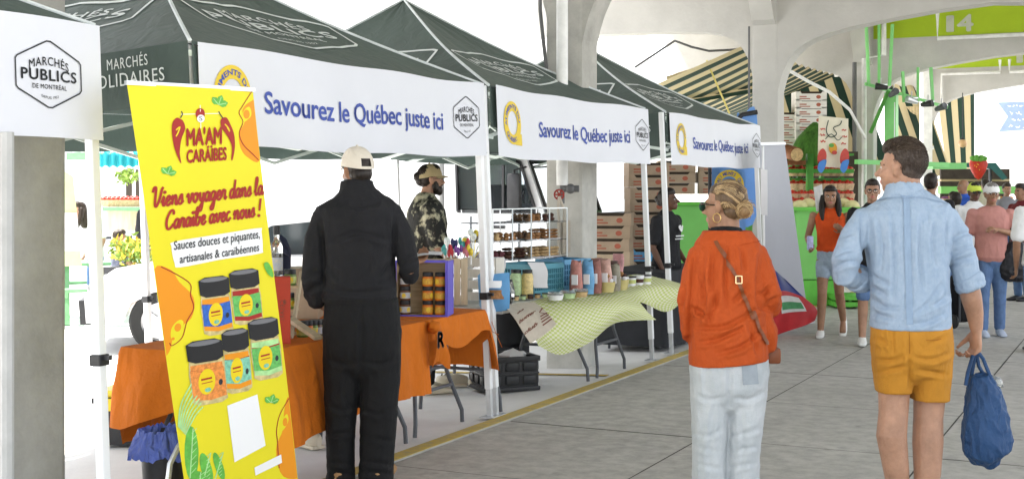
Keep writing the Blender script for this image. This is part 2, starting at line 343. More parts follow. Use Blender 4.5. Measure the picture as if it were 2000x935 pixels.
conduit('conduit', 'thin dark conduit down the edge of the white column beside the roll-up stand', [W(1463, 300, 17.4), W(1463, 52, 17.4)], .015, dk_pipe)
conduit('conduit', 'dark conduit up the white column behind the drinks poster', [W(1669, 330, 23.7), W(1669, 122, 23.7)], .04, dk_pipe)
def cable(label, pts, r=.012, m=dk_pipe): 
    q = []
    for i in range(len(pts) - 1):
        for k in range(4): q.append(pts[i].lerp(pts[i + 1], k / 4))
    q.append(pts[-1]); mb = MB(); mb.tube(q, r, 6); return single('cable', mb, m, label, 'cable', pts[0], world=True, smooth=True)
cable('black cable rising and sagging under the wing beam above the third tent', [W(1240, 132, 19), W(1318, 80, 19), W(1350, 92, 19), W(1385, 100, 19), W(1440, 97, 19)], .018)
cable('white cable looping down from the arch beside the drinks poster', [W(1545, 140, 19), W(1580, 160, 19.5), W(1620, 180, 20), W(1660, 215, 20.5), W(1690, 270, 21)], .025, pipe_m)
cable('thin yellow rope across the striped awning', [W(1380, 118, 19.5), W(1400, 165, 19.5), W(1425, 222, 19.5)], .014, mat('yellow_rope', (.6, .5, .15)))

# striped awnings
cream, dkgreen = (.50, .42, .25), (.012, .035, .022)
awn_m = stripes('striped_awning_cloth', cream, dkgreen, 'U', .2, .85, .15)
def awning(label, tl, tr, bl, br, rep, sag, period=.2, nu=40, nv=14):
    mb = MB(); 
    def fn(u, v):
        p = tl.lerp(tr, u).lerp(bl.lerp(br, u), v); return p + V((0, 0, -sag * math.sin(math.pi * u) * math.sin(math.pi * min(1, v * .9 + .1)) + .03 * math.sin(u * rep * 6.28)))
    mb.grid(fn, nu, nv); mb.uv = [(i / nu * rep * period, j / nv) for j in range(nv + 1) for i in range(nu + 1)]
    return single('striped_awning', mb, awn_m, label, 'awning', tl, world=True, smooth=True, angle=80, group='striped awnings between the columns')
awning('green and cream striped awning sloping away behind the third tent', V((-5.2, 18.3, 3.62)), V((-5.2, 24.2, 3.62)), V((-8.6, 18.3, 2.3)), V((-8.6, 24.2, 2.3)), 13, .15)
awning('striped green and cream awning bellying up at the top of the wing arch', W(1300, 150, 21), W(1420, 112, 22), W(1330, 205, 20.5), W(1480, 180, 21.5), 0.001, 0)
bpy.data.objects['striped_awning.001'].data.uv_layers[0]
_o = bpy.data.objects['striped_awning.001']; _u = _o.data.uv_layers[0]
for lp in _o.data.loops:
    k = lp.vertex_index; _u.data[lp.index].uv = ((k // 41) / 14 * 1.0, 0)
awning('striped awning hanging behind the drinks poster', W(1500, 140, 24.3), W(1676, 150, 24.6), W(1560, 345, 23.9), W(1745, 345, 24.1), 5, 0)
awning('striped awning hanging between the column of the 14 and the tall green post', W(1715, 165, 30), W(1800, 170, 30.2), W(1775, 345, 29.6), W(1860, 345, 29.8), 3.1, 0)
awning('rightmost striped awning, hung in front of the white building', W(1826, 150, 36), W(1903, 150, 36.2), W(1850, 345, 35.6), W(1903, 345, 36), 2.8, 0)

# white building far behind the car park and the white shop building at the end of the aisle
bw = mat('white_render', (.72, .71, .69), .9, .05, .6); glass_d = mat('dark_window_glass', (.05, .06, .07), .08, .1, 3)
t = thing('white_building', 'long white rendered building far behind the tents', 'building', (-34, 30, 0))
mb = MB(); mb.box((0, 0, 5.5), (6, 110, 11.2)); part('wall', mb, bw, t)
mb = MB(); mb.box((3.02, 0, 10.9), (.3, 110.2, .3)); part('cornice', mb, conc, t)
for k in range(9):
    mb = MB(); mb.box((3.03, -44 + k * 11, 1.9), (.12, 2.2, 1.5)); w = part('window', mb, pipe_m, t); mb = MB(); mb.box((3.1, -44 + k * 11, 1.9), (.04, 2.0, 1.3)); part('pane', mb, mat('pale_glass', (.5, .55, .58), .1), w)
pm = [mat('mural_pink', (.72, .55, .6), .9), mat('mural_blue', (.55, .6, .72), .9), mat('mural_red', (.72, .5, .48), .9)]
p = Print(lambda u, v, l: V((3.02 + l, u, v))); rnd = random.Random(3)
for k in range(16):
    p.lay = .004 + k * .001; p.disc(-2 + rnd.uniform(-1.6, 1.6), 6 + rnd.uniform(-1.4, 1.2), rnd.uniform(.15, .4), rnd.uniform(.4, .9), k % 3, 9)
part('mural', p.mb, pm, t)
t = thing('white_shop', 'white shop building at the end of the aisle with a blue banner', 'building', (2.5, 46, 0)); o = V(t.location)
mb = MB(); mb.box((8.5, 2, 4), (15.0, 4, 8.4)); part('wall', mb, bw, t)
mb = MB(); mb.box((.55, -.03, 1.25), (1.1, .2, 2.5)); part('door', mb, mat('brown_door', (.25, .1, .05)), t)
mb = MB(); mb.box((2.4, -.04, 1.6), (1.6, .2, 1.6)); part('window', mb, glass_d, t)
mb = MB(); mint = mat('mint_paint', (.35, .6, .5), .5)
for k in range(16): mb.tube([(.9 + k * .3, -.05, 3.6), (.9 + k * .3, -1.2, 3.25)], .15, 8)
part('scalloped_canopy', mb, mint, t)
# swallow-tailed blue banner with pale lettering
bb = mat('faded_blue_banner', (.2, .26, .55), .8, .1, 3)
t = thing('swallowtail_sign', 'faded blue swallow-tailed sign on the white shop', 'sign', W(1975, 230, 44)); o = V(t.location)
q = [(1948, 200), (2060, 197), (2060, 250), (1950, 258), (1968, 228)]; mb = MB(); mb.prism(q, lambda u, v, d: W(u, v, 44 + d), 0, .06); part('board', mb, bb, t, off=o)
p = Print(lambda u, v, l: W(u, v, 43.97)); 
rnd = random.Random(5)
for y, h, x0, st in ((207, 2.2, 1968, 2.2), (221, 5, 1972, 4), (234, 3, 1976, 2.6), (247, 5, 1970, 4)):
    x = x0
    while x < 2054: L = rnd.randint(3, 7); p.stroke(smooth_pts([(x + i * st * .5, y + rnd.uniform(-h, h) * .8) for i in range(L)], 3), .9); x += L * st * .5 + st
part('lettering', p.mb, white_metal, t, off=o)
# ================================================================== TENTS
can_m = mat('dark_green_canopy', (.066, .092, .082), .6, .1, 3, .2, 14, transl=.15, fold=.25, fs=6)
pip_m = mat('pale_piping', (.62, .66, .66), .6); ink_w = mat('pale_ink', (.66, .7, .69), .7, 0)
ban_m = mat('white_banner_vinyl', (.64, .65, .70), .45, .02, 2); ink_k = mat('charcoal_ink', (.03, .032, .036), .6, 0)
ink_b = mat('blue_ink', (.05, .085, .36), .6, 0); ink_y = mat('yellow_ink', (.72, .52, .04), .6, 0)
alu = mat('brushed_aluminium', (.6, .62, .64), .32, .05, 20, metal=.6); frame_m = mat('pale_mint_tent_frame', (.66, .74, .70), .4, .03)
TX, TILT = -4.07, R(-2.6)
def tent(y0, L, label, front_hem=False, legs=(1, 1, 1, 1)):
    t = thing('market_tent', label, 'tent', (TX, y0, 0), (0, TILT, 0), group='dark green market tents along the kerb')
    D = 3.05; z0, zp = 2.30, 3.27; P = V((-1.58, L / 2, zp)); C = [V((0, 0, z0)), V((0, L, z0)), V((-D, L, z0)), V((-D, 0, z0))]
    def roof(i):
        a0, a1 = C[i], C[(i + 1) % 4]
        def f(a, b, lift=0):
            p = a0.lerp(a1, a).lerp(P, b); sag = -.10 * math.sin(math.pi * b) * (.55 + .45 * math.sin(math.pi * a)) - .03 * math.sin(math.pi * a) * (1 - b) ** 3
            n = (a1 - a0).cross(P - a0).normalized(); n = n if n.z > 0 else -n
            wr = .012 * noise.noise(V((a * 9, b * 5, y0 + i))) * math.sin(math.pi * a) + .006 * math.sin(a * 40 + b * 9) * b * (1 - b)
            return p + V((0, 0, sag)) + n * (lift + wr)
        return f
    mb = MB()
    for i in range(4): mb.grid(roof(i), 24, 16)
    part('canopy', mb, can_m, t, True, 70)
    def val(i):
        a0, a1 = C[i], C[(i + 1) % 4]; n = (a1 - a0).cross(UP).normalized()
        if n.dot((a0 + a1) / 2 - V((-1.5, L / 2, z0))) < 0: n = -n
        return lambda u, v, l=0: a0 + (a1 - a0).normalized() * u + V((0, 0, -v - .03 * math.sin(math.pi * min(1, max(0, u / (a1 - a0).length))))) + n * (.012 + l + .008 * math.sin(u * 3.1 + y0 * 3) * v / .28)
    for i in range(4):
        Li = (C[(i + 1) % 4] - C[i]).length; fv = val(i); mb = MB().grid(lambda a, b: fv(a * Li, b * .29), 20, 4); part('valance', mb, can_m, t, True, 70)
    mb = MB()
    for i in range(4):
        f = roof(i); mb.tube([f(0, k / 12, .004) for k in range(13)], .011, 6)
    part('piping', mb, pip_m, t, True)
    for i in (0, 3):                                    # the emblem on the aisle side and on the near side
        f = roof(i); Li = (C[(i + 1) % 4] - C[i]).length; sl_ = (P - (C[i] + C[(i + 1) % 4]) / 2).length
        def g(u, v, l, f=f, Li=Li, sl_=sl_):
            b = .39 + v / sl_; return f(.5 + u / (Li * (1 - b)), b, .006 + l)
        p = Print(g); emblem(p, 0, 0, 1.5, .64, 0, .03); part('emblem', p.mb, ink_w, t)
    fv = val(3); Li = D                                   # near side valance, read from outside: u runs from back to front
    p = Print(lambda u, v, l: fv(u, v, .006)); p.text('MARCHÉS', 2.54, .088, 2.80, .056, 0, .0, space=1.15, flip=-1); part('lettering', p.mb, ink_w, t); p = Print(lambda u, v, l: fv(u, v, .006)); p.text('SOLIDAIRES', 2.43, .175, 2.90, .068, 0, .0, space=1.1, flip=-1); part('lettering', p.mb, ink_w, t)
    for k, (x, y) in enumerate(((-.03, -.03 if y0 > 6 else .03), (-.03, L - .01), (-D + .03, L - .03), (-D + .03, .03))):
        if not legs[k]: continue
        mb = MB(); mb.box((x, y, 1.25), (.045, .045, 2.1), bev=.006); 
        lg = part('leg', mb, white_metal, t); mb = MB(); mb.box((x, y, .45), (.034, .034, .88)); part('inner_tube', mb, alu, lg)
        mb = MB(); mb.box((x, y, .84), (.062, .062, .05), bev=.006); mb.box((x + .045, y, .85), (.04, .02, .02)); part('clamp', mb, black_pl, lg)
        mb = MB(); mb.box((x, y, .012), (.11, .11, .008)); part('foot_plate', mb, alu, lg)
    mb = MB()
    for i in range(4):                                    # scissor trusses under the eaves
        a0, a1 = C[i], C[(i + 1) % 4]; d = a1 - a0; inn = (V((-1.5, L / 2, z0)) - (a0 + a1) / 2).normalized() * .04
        for k in range(2):
            q0, q1 = a0 + d * k / 2 + inn, a0 + d * (k + 1) / 2 + inn
            mb.bar(q0 + V((0, 0, -.05)), q1 + V((0, 0, -.36)), .012, .028); mb.bar(q0 + V((0, 0, -.36)), q1 + V((0, 0, -.05)), .012, .028)
    cen = V((-1.52, L / 2, 2.75))
    for i in range(4):
        m_ = (C[i] + C[(i + 1) % 4]) / 2; mb.bar(m_ + V((0, 0, -.1)), cen, .02, .03); mb.bar(C[i] + V((0, 0, -.06)), cen + V((0, 0, .2)), .02, .03)
    part('scissor_frame', mb, frame_m, t)
    mb = MB(); mb.tube([cen + V((0, 0, -.1)), P + V((0, 0, -.05))], .022, 8); part('centre_pole', mb, frame_m, t)
    return t
T0, T1, T2, T3 = (1.30, 3.07), (5.0, 3.06), (8.17, 3.15), (11.88, 3.25)
tent(*T0, 'dark green tent at the left edge carrying the lone hexagon banner')
tent(*T1, 'nearest whole dark green tent, over the orange tables, its near side lettered')
tent(*T2, 'middle dark green tent, over the pastry display')
tent(*T3, 'farthest dark green tent, behind the concrete column')
def hang(t, L, label, q=None, txt=None, hexa=None):
    y0 = t; th = thing('hanging_banner', label, 'banner', (TX, y0, 0), (0, TILT, 0), group='white banners hung on the tent fronts')
    def f(u, v, l=0): return V((.035 + l + .010 * math.sin(u * 2.3 + y0) + .004 * math.sin(u * 7), u, v - .012 * math.sin(math.pi * u / L) + .006 * math.sin(u * 5 + y0)))
    mb = MB().sheet(lambda a, b: f(.03 + a * (L - .05), 1.80 + .5 * b), 40, 4, .002); part('panel', mb, ban_m, th, True, 60)
    mb = MB()
    for u in (.03, L - .02):
        for z in (1.82, 2.28): mb.bar(f(u, z, 0), V((-.02, u + (.03 if u < 1 else -.03) * -1, z + .01)), .006)
    part('tie', mb, ink_k, th)
    if txt:
        p = Print(lambda u, v, l: f(u, v, .004)); p.text('Savourez le Québec juste ici', txt[0] * L, 1.975, txt[1] * L, .118, 0, .022, space=.97); part('lettering', p.mb, ink_b, th)
    if q:
        p = Print(lambda u, v, l: f(u, v, .004 + l)); cx, cy, r = q * L, 2.05, .155; w = .95
        n = 40; vs = [(cx + w * rr * math.cos(2 * math.pi * i / n), cy + rr * math.sin(2 * math.pi * i / n)) for rr in (.085, r) for i in range(n)]
        p.raw(vs, [(i, (i + 1) % n, n + (i + 1) % n, n + i) for i in range(n)]); p.lay = .001
        p.poly([(cx + .03, cy - r), (cx + .155, cy - r), (cx + .15, cy - r * .45), (cx + .09, cy - .08)])
        def arc(s, a0, a1, up):
            vs, fs = text2d(s, 1, .02); xs = [v[0] for v in vs]; A, B = min(xs), max(xs); out = []
            for x, y in vs:
                a = R(a0 + (a1 - a0) * (x - A) / (B - A)); rr = .105 + y * .042 if up else .137 - y * .042; out.append((cx + w * rr * math.cos(a), cy + rr * math.sin(a)))
            p.lay = .002; p.raw(out, fs, 1)
        arc('ALIMENTS DU', 195, 5, True); arc('QUÉBEC', 215, 300, False); part('logo', p.mb, [ink_y, ink_b], th)
    if hexa:
        p = Print(lambda u, v, l: f(u, v, .004)); emblem(p, hexa * L, 2.06, .35, .285, 0, .018); part('emblem', p.mb, ink_k, th)
    return th
hang(T0[0], T0[1], 'white banner at the left edge printed with a large dark hexagon emblem', hexa=.895)
hang(T1[0], T1[1], 'nearest white banner with blue wording, half hidden by the yellow roll-up', .09, (.175, .80), .905)
hang(T2[0], T2[1], 'middle white banner with yellow ring logo and blue wording, above the pastry display', .085, (.24, .83), .93)
hang(T3[0], T3[1], 'farthest white banner with blue wording, beside the grey roll-up stand', .10, (.21, .83), .935)

# ================================================================== YELLOW ROLL-UP BANNER
b_y = mat('yellow_print', (.72, .63, .014), .5, .03, 2); b_o = mat('orange_print', (.74, .27, .008), .5, 0); b_r = mat('chili_red_print', (.33, .018, .012), .5, 0)
b_do = mat('dot_print', (.74, .56, .008), .5, 0); b_g = mat('leaf_print', (.12, .42, .06), .5, .25, 20); b_lg = mat('pale_leaf_print', (.38, .66, .28), .5, .2, 20)
b_k = mat('cap_print', (.015, .015, .016), .4, 0); b_w = mat('white_print', (.8, .8, .8), .5, 0); b_gl = mat('glass_print', (.55, .45, .2), .4, .3, 30)
b_bl = mat('blue_label_print', (.03, .12, .45), .5, .3, 60); b_oj = mat('orange_label_print', (.70, .24, .05), .5, .3, 60); b_gr = mat('green_label_print', (.12, .42, .1), .5, .3, 60); b_tq = mat('teal_label_print', (.2, .5, .35), .5, .3, 60)
b_hi = mat('cap_sheen_print', (.16, .16, .17), .4, 0)
YM = [b_y, b_o, b_r, b_do, b_g, b_lg, b_k, b_w, b_gl, b_bl, b_oj, b_gr, b_tq, ink_k, b_hi]
TLp, TRp = V((-3.90, 4.27, 2.03)), V((-3.70, 4.87, 2.033)); BLp = V((-3.885, 4.665, .06)); BRp = BLp + (TRp - TLp) * .955
bnrm = (TRp - TLp).cross(BLp - TLp).normalized(); bnrm = bnrm if bnrm.x > 0 else -bnrm
def bq(px, py):
    v = (py - (163 + 15 * (px - 250) / 243)) / 868; xl = 250 + .1425 * (py - 163); xr = 493 + .1017 * (py - 178); return (px - xl) / (xr - xl), v
def bsurf(u, v, l=0): return TLp.lerp(TRp, u).lerp(BLp.lerp(BRp, u), v) + bnrm * (l + .012 * math.sin(math.pi * u) + .004 * math.sin(v * 7 + u * 3))
t = thing('roll_up_banner', 'yellow roll-up banner with red chillies and printed sauce jars at the orange table', 'banner', (-3.8, 4.95, 0)); o = V(t.location)
mb = MB().sheet(lambda a, b: bsurf(a, b, 0), 20, 40, .0015); part('panel', mb, b_y, t, True, 60, off=o)
mb = MB(); mb.bar(TLp + V((0, 0, .004)) - (TRp - TLp) * .01, TRp + V((0, 0, .004)) + (TRp - TLp) * .01, .022, .018); part('top_rail', mb, alu, t, off=o)
mb = MB(); mb.bar(BLp + V((0, 0, -.02)), BRp + V((0, 0, -.02)), .12, .075); part('base_cassette', mb, alu, t, off=o)
mb = MB(); mb.tube([(BLp + BRp) / 2 - bnrm * .03, (TLp + TRp) / 2 - bnrm * .03], .011); part('support_pole', mb, alu, t, off=o)
def bpr(): return Print(lambda px, py, l: bsurf(*bq(px, py), .0012 + l))
def clipx(pts):                                            # keep print inside the panel's edges
    out = []
    for x, y in pts:
        y = min(y, 1015); xl = 250 + .1425 * (y - 163); xr = 493 + .1017 * (y - 178); out.append((min(max(x, xl + .8), xr - .8), y))
    return out
p = bpr()
for i in range(15):                                        # halftone dots
    for j in range(30):
        x, y = 262 + i * 11 + (j % 2) * 5.5, 178 + j * 8
        r = 4.3 * max(0, 1 - (i * .62 + j * .25) / 9.0)
        if r > .7: p.disc(x + .14 * (y - 165), y, r, r, 3, 8)
for i in range(9):
    for j in range(26):
        x, y = 488 - i * 9 - (j % 2) * 4.5, 215 + j * 7
        r = 2.6 * max(0, 1 - i / 6 - abs(j - 14) / 22)
        if r > .5: p.disc(x + .10 * (y - 180), y, r, r, 3, 8)
        y2 = 660 + j * 7
        if r > .5: p.disc(x + 3 + .10 * (y2 - 180), y2, r, r, 3, 8)
part('halftone_dots', p.mb, YM, t, off=o); p = bpr()
p.lay = .0008
p.poly(clipx(smooth_pts([(487, 200), (470, 215), (474, 240), (462, 262), (464, 290), (478, 310), (505, 320), (512, 260), (505, 200)], 4, True)), 1)
p.poly(clipx(smooth_pts([(300, 515), (330, 520), (345, 545), (372, 580), (368, 620), (340, 640), (330, 680), (310, 690), (300, 600)], 4, True)), 1)
p.poly(clipx(smooth_pts([(560, 815), (548, 840), (545, 880), (530, 920), (545, 980), (590, 985), (590, 880)], 4, True)), 1)
p.lay = .0016
p.poly(smooth_pts([(478, 212), (468, 225), (466, 240), (474, 240), (488, 228), (486, 212)], 4, True), 0); p.poly(smooth_pts([(346, 620), (334, 632), (332, 650), (338, 662), (350, 640), (354, 625)], 4, True), 0)
p.poly(smooth_pts([(553, 850), (542, 862), (538, 880), (545, 882), (556, 866)], 4, True), 0)
p.lay = .0022
p.disc(478, 225, 7, 9, 1); p.disc(344, 634, 6, 8, 1); p.disc(336, 655, 3, 3, 1); p.disc(549, 866, 5, 9, 1)
p.stroke(smooth_pts([(490, 180), (470, 208), (462, 222), (470, 240), (462, 262), (470, 285), (490, 305), (503, 318)], 5), 1.8, 2)
p.stroke(smooth_pts([(312, 512), (340, 530), (365, 552), (366, 575), (372, 600), (360, 625), (352, 655), (335, 668), (330, 662)], 5), 1.8, 2)
p.stroke(smooth_pts([(558, 818), (538, 848), (531, 880), (533, 905), (536, 960)], 5), 1.8, 2)
p.lay = .0008
for bx, by, sx, sy, a in ((372, 888, 22, 55, .1), (398, 925, 17, 34, .6), (420, 925, 13, 30, .7), (385, 965, 30, 40, .2)):   # painted palm and banana leaves
    pts = [(bx + sx * math.sin(k) * .55 + (by - by) + a * sy * -math.cos(k) * .4, by - sy * math.cos(k)) for k in [2 * math.pi * i / 16 for i in range(16)]]
    p.poly(clipx(pts), 4); p.lay += .0006; p.stroke(clipx([(bx - a * sy * .35, by + sy * .9), (bx + a * sy * .35, by - sy * .9)]), 2, 5)
    for q in range(-3, 4):
        y = by + q * sy * .24; p.stroke(clipx([(bx, y), (bx + sx * .38, y - sy * .16)]), 1.2, 5)
    p.lay += .0002
for k in range(7): p.stroke(clipx(smooth_pts([(348 + k * 2, 830 + k * 3), (352 + k * 4, 785 + k * 5), (372 + k * 3, 745 + k * 9)], 4)), 2.6, 5)
def leaf(x, y, s):
    for a in (-40, 20, 80): 
        d = V((math.sin(R(a)), -math.cos(R(a)))); n = V((-d.y, d.x)); q = [V((x, y)) + d * (s * k) + n * (s * w) for k, w in ((0, 0), (.35, .33), (.7, .3), (1, 0), (.7, -.3), (.35, -.33))]
        p.poly([tuple(z) for z in q], 4); p.lay += .0003; p.stroke([(x, y), tuple(V((x, y)) + d * s * .8)], 1.4, 5)
p.lay = .003; leaf(419, 205, 20); leaf(321, 335, 17); leaf(519, 818, 18); p.poly(smooth_pts([(509, 530), (518, 528), (527, 545), (528, 560), (516, 550)], 4, True), 4)
def by_anchor(name, mb, anchors):                           # one part per printed motif
    A = [bsurf(*bq(*a)) for a in anchors]; q = [MB() for a in A]
    for f_, mi in zip(mb.f, mb.m):
        vs = [mb.v[i] for i in f_]; c_ = sum(vs, V((0, 0, 0))) / len(vs); k = min(range(len(A)), key=lambda i: (A[i] - c_).length); q[k].add(vs, [tuple(range(len(vs)))], mi)
    for m_ in q:
        if m_.v: part(name, m_, YM, t, off=o)
by_anchor('printed_motif', p.mb, [(488, 250), (335, 600), (550, 900), (372, 880), (405, 925), (355, 790), (419, 205), (321, 335), (519, 818), (518, 545)])
p = bpr(); p.lay = .004                                     # brand block: sun, two chillies, two words
p.disc(382, 222, 9, 11, 2); p.lay = .0046; p.disc(383, 231, 7.5, 7.5, 7); p.lay = .0052; p.text('S', 379.5, 235, 386, 9, 13, 0, flip=-1); p.lay = .004
for q, w in (([(345, 222), (420, 222)], 1.2), ([(382, 205), (383, 250)], 1.2)): p.stroke(q, w, 7)
p.poly(smooth_pts([(336, 229), (329, 240), (329, 262), (333, 285), (341, 308), (346, 316), (343, 296), (346, 270), (353, 250), (350, 236), (343, 230)], 4, True), 2)
p.poly(smooth_pts([(424, 233), (434, 230), (441, 240), (450, 262), (452, 288), (447, 314), (444, 312), (446, 292), (441, 275), (430, 258), (423, 246)], 4, True), 2)
p.stroke(smooth_pts([(344, 229), (348, 222), (346, 216)], 4), 2.2, 13); p.stroke(smooth_pts([(428, 232), (422, 224), (419, 218)], 4), 2.2, 13)
p.lay = .0048; p.stroke(smooth_pts([(336, 252), (343, 246), (340, 256), (336, 264)], 4), 2.4, 3); p.stroke(smooth_pts([(431, 243), (438, 251), (441, 258), (436, 250)], 4), 2.4, 3)
p.text("MA'AM", 356, 282, 424, 33, 2, .06, dy=-1, flip=-1); p.text('CARAIBES', 356, 315, 434, 25, 2, .05, dy=-2, flip=-1); p.disc(397, 286.5, 2.4, 2.6, 2, 8); p.disc(403.5, 286.2, 2.4, 2.6, 2, 8)
part('emblem', p.mb, YM, t, off=o)
# handwritten lines, drawn as strokes (x-height 1)
GL = {'V': (1.25, [[(-.1, 1.5), (.05, 2.0), (.3, 1.95), (.32, 1.2), (.38, .2), (.6, 0), (.95, .8), (1.1, 1.7), (1.3, 2.0)]]), 'C': (1.15, [[(1.0, 1.5), (.95, 1.9), (.6, 2.0), (.2, 1.4), (.08, .7), (.3, .05), (.7, .05), (1.1, .5)]]),
 'i': (.5, [[(0, .3), (.25, 1), (.2, .3), (.32, 0), (.55, .3)], [(.3, 1.42), (.34, 1.46)]]), 'ï': (.5, [[(0, .3), (.25, 1), (.2, .3), (.32, 0), (.55, .3)], [(.1, 1.45), (.14, 1.5)], [(.42, 1.45), (.46, 1.5)]]),
 'e': (.8, [[(0, .3), (.5, .55), (.6, .85), (.38, 1), (.15, .6), (.25, .1), (.5, 0), (.85, .35)]]), 'n': (1.0, [[(0, .5), (.18, 1), (.2, .5), (.16, 0)], [(.18, .5), (.5, 1), (.66, .8), (.66, .2), (.8, 0), (1.02, .3)]]),
 's': (.7, [[(0, .3), (.4, 1.05), (.5, .7), (.55, .2), (.3, 0), (.08, .15)], [(.5, .1), (.75, .35)]]), 'v': (.85, [[(0, .6), (.15, 1), (.25, .5), (.4, 0), (.65, .6), (.68, 1), (.9, .85)]]),
 'o': (.85, [[(.45, 1), (.15, .8), (.12, .3), (.38, 0), (.65, .35), (.62, .85), (.45, 1), (.6, .75), (.9, .85)]]), 'y': (.85, [[(0, .6), (.15, 1), (.2, .4), (.4, .1), (.62, .5)], [(.68, 1), (.66, .2), (.55, -.8), (.3, -1), (.15, -.75), (.5, -.2), (.9, .3)]]),
 'a': (.9, [[(.65, .85), (.4, 1), (.12, .7), (.12, .2), (.35, 0), (.6, .4), (.68, 1)], [(.68, 1), (.66, .25), (.78, 0), (.95, .3)]]), 'g': (.88, [[(.65, .85), (.4, 1), (.12, .7), (.12, .25), (.35, .05), (.6, .4), (.68, 1)], [(.68, 1), (.66, .1), (.55, -.8), (.3, -1), (.15, -.75), (.5, -.2), (.92, .3)]]),
 'r': (.75, [[(0, .3), (.2, 1.05), (.3, .9), (.52, .95), (.5, .3), (.6, 0), (.8, .3)]]), 'd': (.9, [[(.65, .85), (.4, 1), (.12, .7), (.12, .2), (.35, 0), (.6, .4), (.7, 1), (.75, 2.0)], [(.72, 1.6), (.67, .25), (.78, 0), (.95, .3)]]),
 'l': (.55, [[(0, .3), (.35, 1.3), (.35, 1.9), (.2, 1.9), (.14, 1.2), (.16, .3), (.3, 0), (.6, .3)]]), 'b': (.85, [[(0, .3), (.3, 1.3), (.3, 1.95), (.15, 1.8), (.12, .6), (.2, .05), (.5, .05), (.68, .6), (.5, .95), (.6, .8), (.9, .85)]]),
 'c': (.75, [[(.6, .85), (.4, 1), (.12, .6), (.18, .1), (.45, 0), (.8, .35)]]), 'u': (.95, [[(0, .6), (.15, 1), (.14, .3), (.3, 0), (.55, .3), (.66, 1)], [(.66, 1), (.65, .25), (.78, 0), (1.0, .3)]]), '!': (.5, [[(.3, 2.0), (.22, .6)], [(.18, .05), (.2, .1)]]), ' ': (.5, [])}
def script_line(p, s, x0, y0, x1, y1, xh, w, mi):
    tot = sum(GL[c][0] for c in s); k = (x1 - x0) / tot; cx = 0
    for c in s:
        for st in GL[c][1]:
            pts = smooth_pts([(a, b) for a, b in st], 4); q = []
            for a, b in pts:
                u = cx + a + .12 * b; q.append((x0 + u * k, y0 + (y1 - y0) * u / tot - b * xh))
            p.stroke(q, w, mi); 
            if len(st) == 2 and abs(st[0][1] - st[1][1]) < .1: p.disc(q[0][0], q[0][1], w * .75, w * .75, mi, 8)
        cx += GL[c][0]
p = bpr(); p.lay = .004; script_line(p, 'Viens voyager dans la', 294, 396, 511, 388, 18, 4.6, 2); script_line(p, 'Caraïbe avec nous !', 318, 441, 505, 431, 17.5, 4.6, 2)
part('handwritten_lettering', p.mb, YM, t, off=o)
p = bpr(); p.lay = .003; p.poly(smooth_pts([(336, 466), (330, 476), (336, 508), (346, 517), (420, 511), (500, 508), (508, 500), (506, 464), (500, 456), (420, 460)], 4, True), 7)
p.lay = .004; p.text('Sauces douces et piquantes,', 334, 482, 502, 18, 13, .012, dy=-6, flip=-1); p.text('artisanales & caraïbéennes', 345, 509, 500, 17, 13, .012, dy=-7, flip=-1)
p.lay = .003; p.poly([(486, 945), (540, 932), (542, 950), (488, 962)], 7); p.poly([(434, 806), (492, 795), (508, 905), (448, 924)], 7)
by_anchor('wording_panel', p.mb, [(418, 487), (514, 948), (470, 865)])
def pjar(x, y, w, h, lab, sauce, tilt):                     # a printed jar: cap, glass, label, oval
    def T(a, b): return (x + a * w + b * h * tilt, y + b * h)
    p.poly([T(*q) for q in ((-.46, .3), (.46, .3), (.5, .5), (.47, .95), (.3, 1.0), (-.3, 1.0), (-.47, .95), (-.5, .5))], 8); p.lay += .0006
    p.poly([T(*q) for q in ((-.44, .36), (.44, .36), (.45, .9), (0, .94), (-.45, .9))], sauce); p.lay += .0006
    p.poly([T(*q) for q in ((-.46, .44), (0, .47), (.46, .44), (.46, .82), (0, .86), (-.46, .82))], lab); p.stroke([T(-.46, .45), T(0, .48), T(.46, .45)], 3, 2); p.lay += .0006
    c = T(-.05, .64); p.disc(c[0], c[1], w * .23, h * .2, 3); p.lay += .0006
    p.stroke([T(-.2, .60), T(.1, .59)], 3.6, 2); p.stroke([T(-.2, .66), T(.1, .65)], 1.8, 2); p.disc(T(-.05, .77)[0], T(-.05, .77)[1], w * .09, h * .035, 12, 10); p.disc(T(.32, .68)[0], T(.32, .68)[1], w * .06, h * .05, 13, 8)
    p.poly([T(*q) for q in ((-.5, .03), (-.3, -.02), (.3, -.02), (.5, .03), (.49, .28), (.3, .33), (-.3, .33), (-.49, .28))], 6); p.lay += .0006
    p.disc(T(0, .03)[0], T(0, .03)[1], w * .45, h * .04, 14, 16)
for k, a in enumerate(((408, 545, 58, 115, 9, 1, .1), (467, 538, 60, 110, 11, 2, .1), (390, 668, 66, 128, 10, 10, .12), (448, 656, 52, 128, 12, 1, .08), (504, 643, 62, 125, 11, 5, .1))):
    p = bpr(); p.lay = .003 + .0002 * k; pjar(*a); part('printed_jar', p.mb, YM, t, off=o)
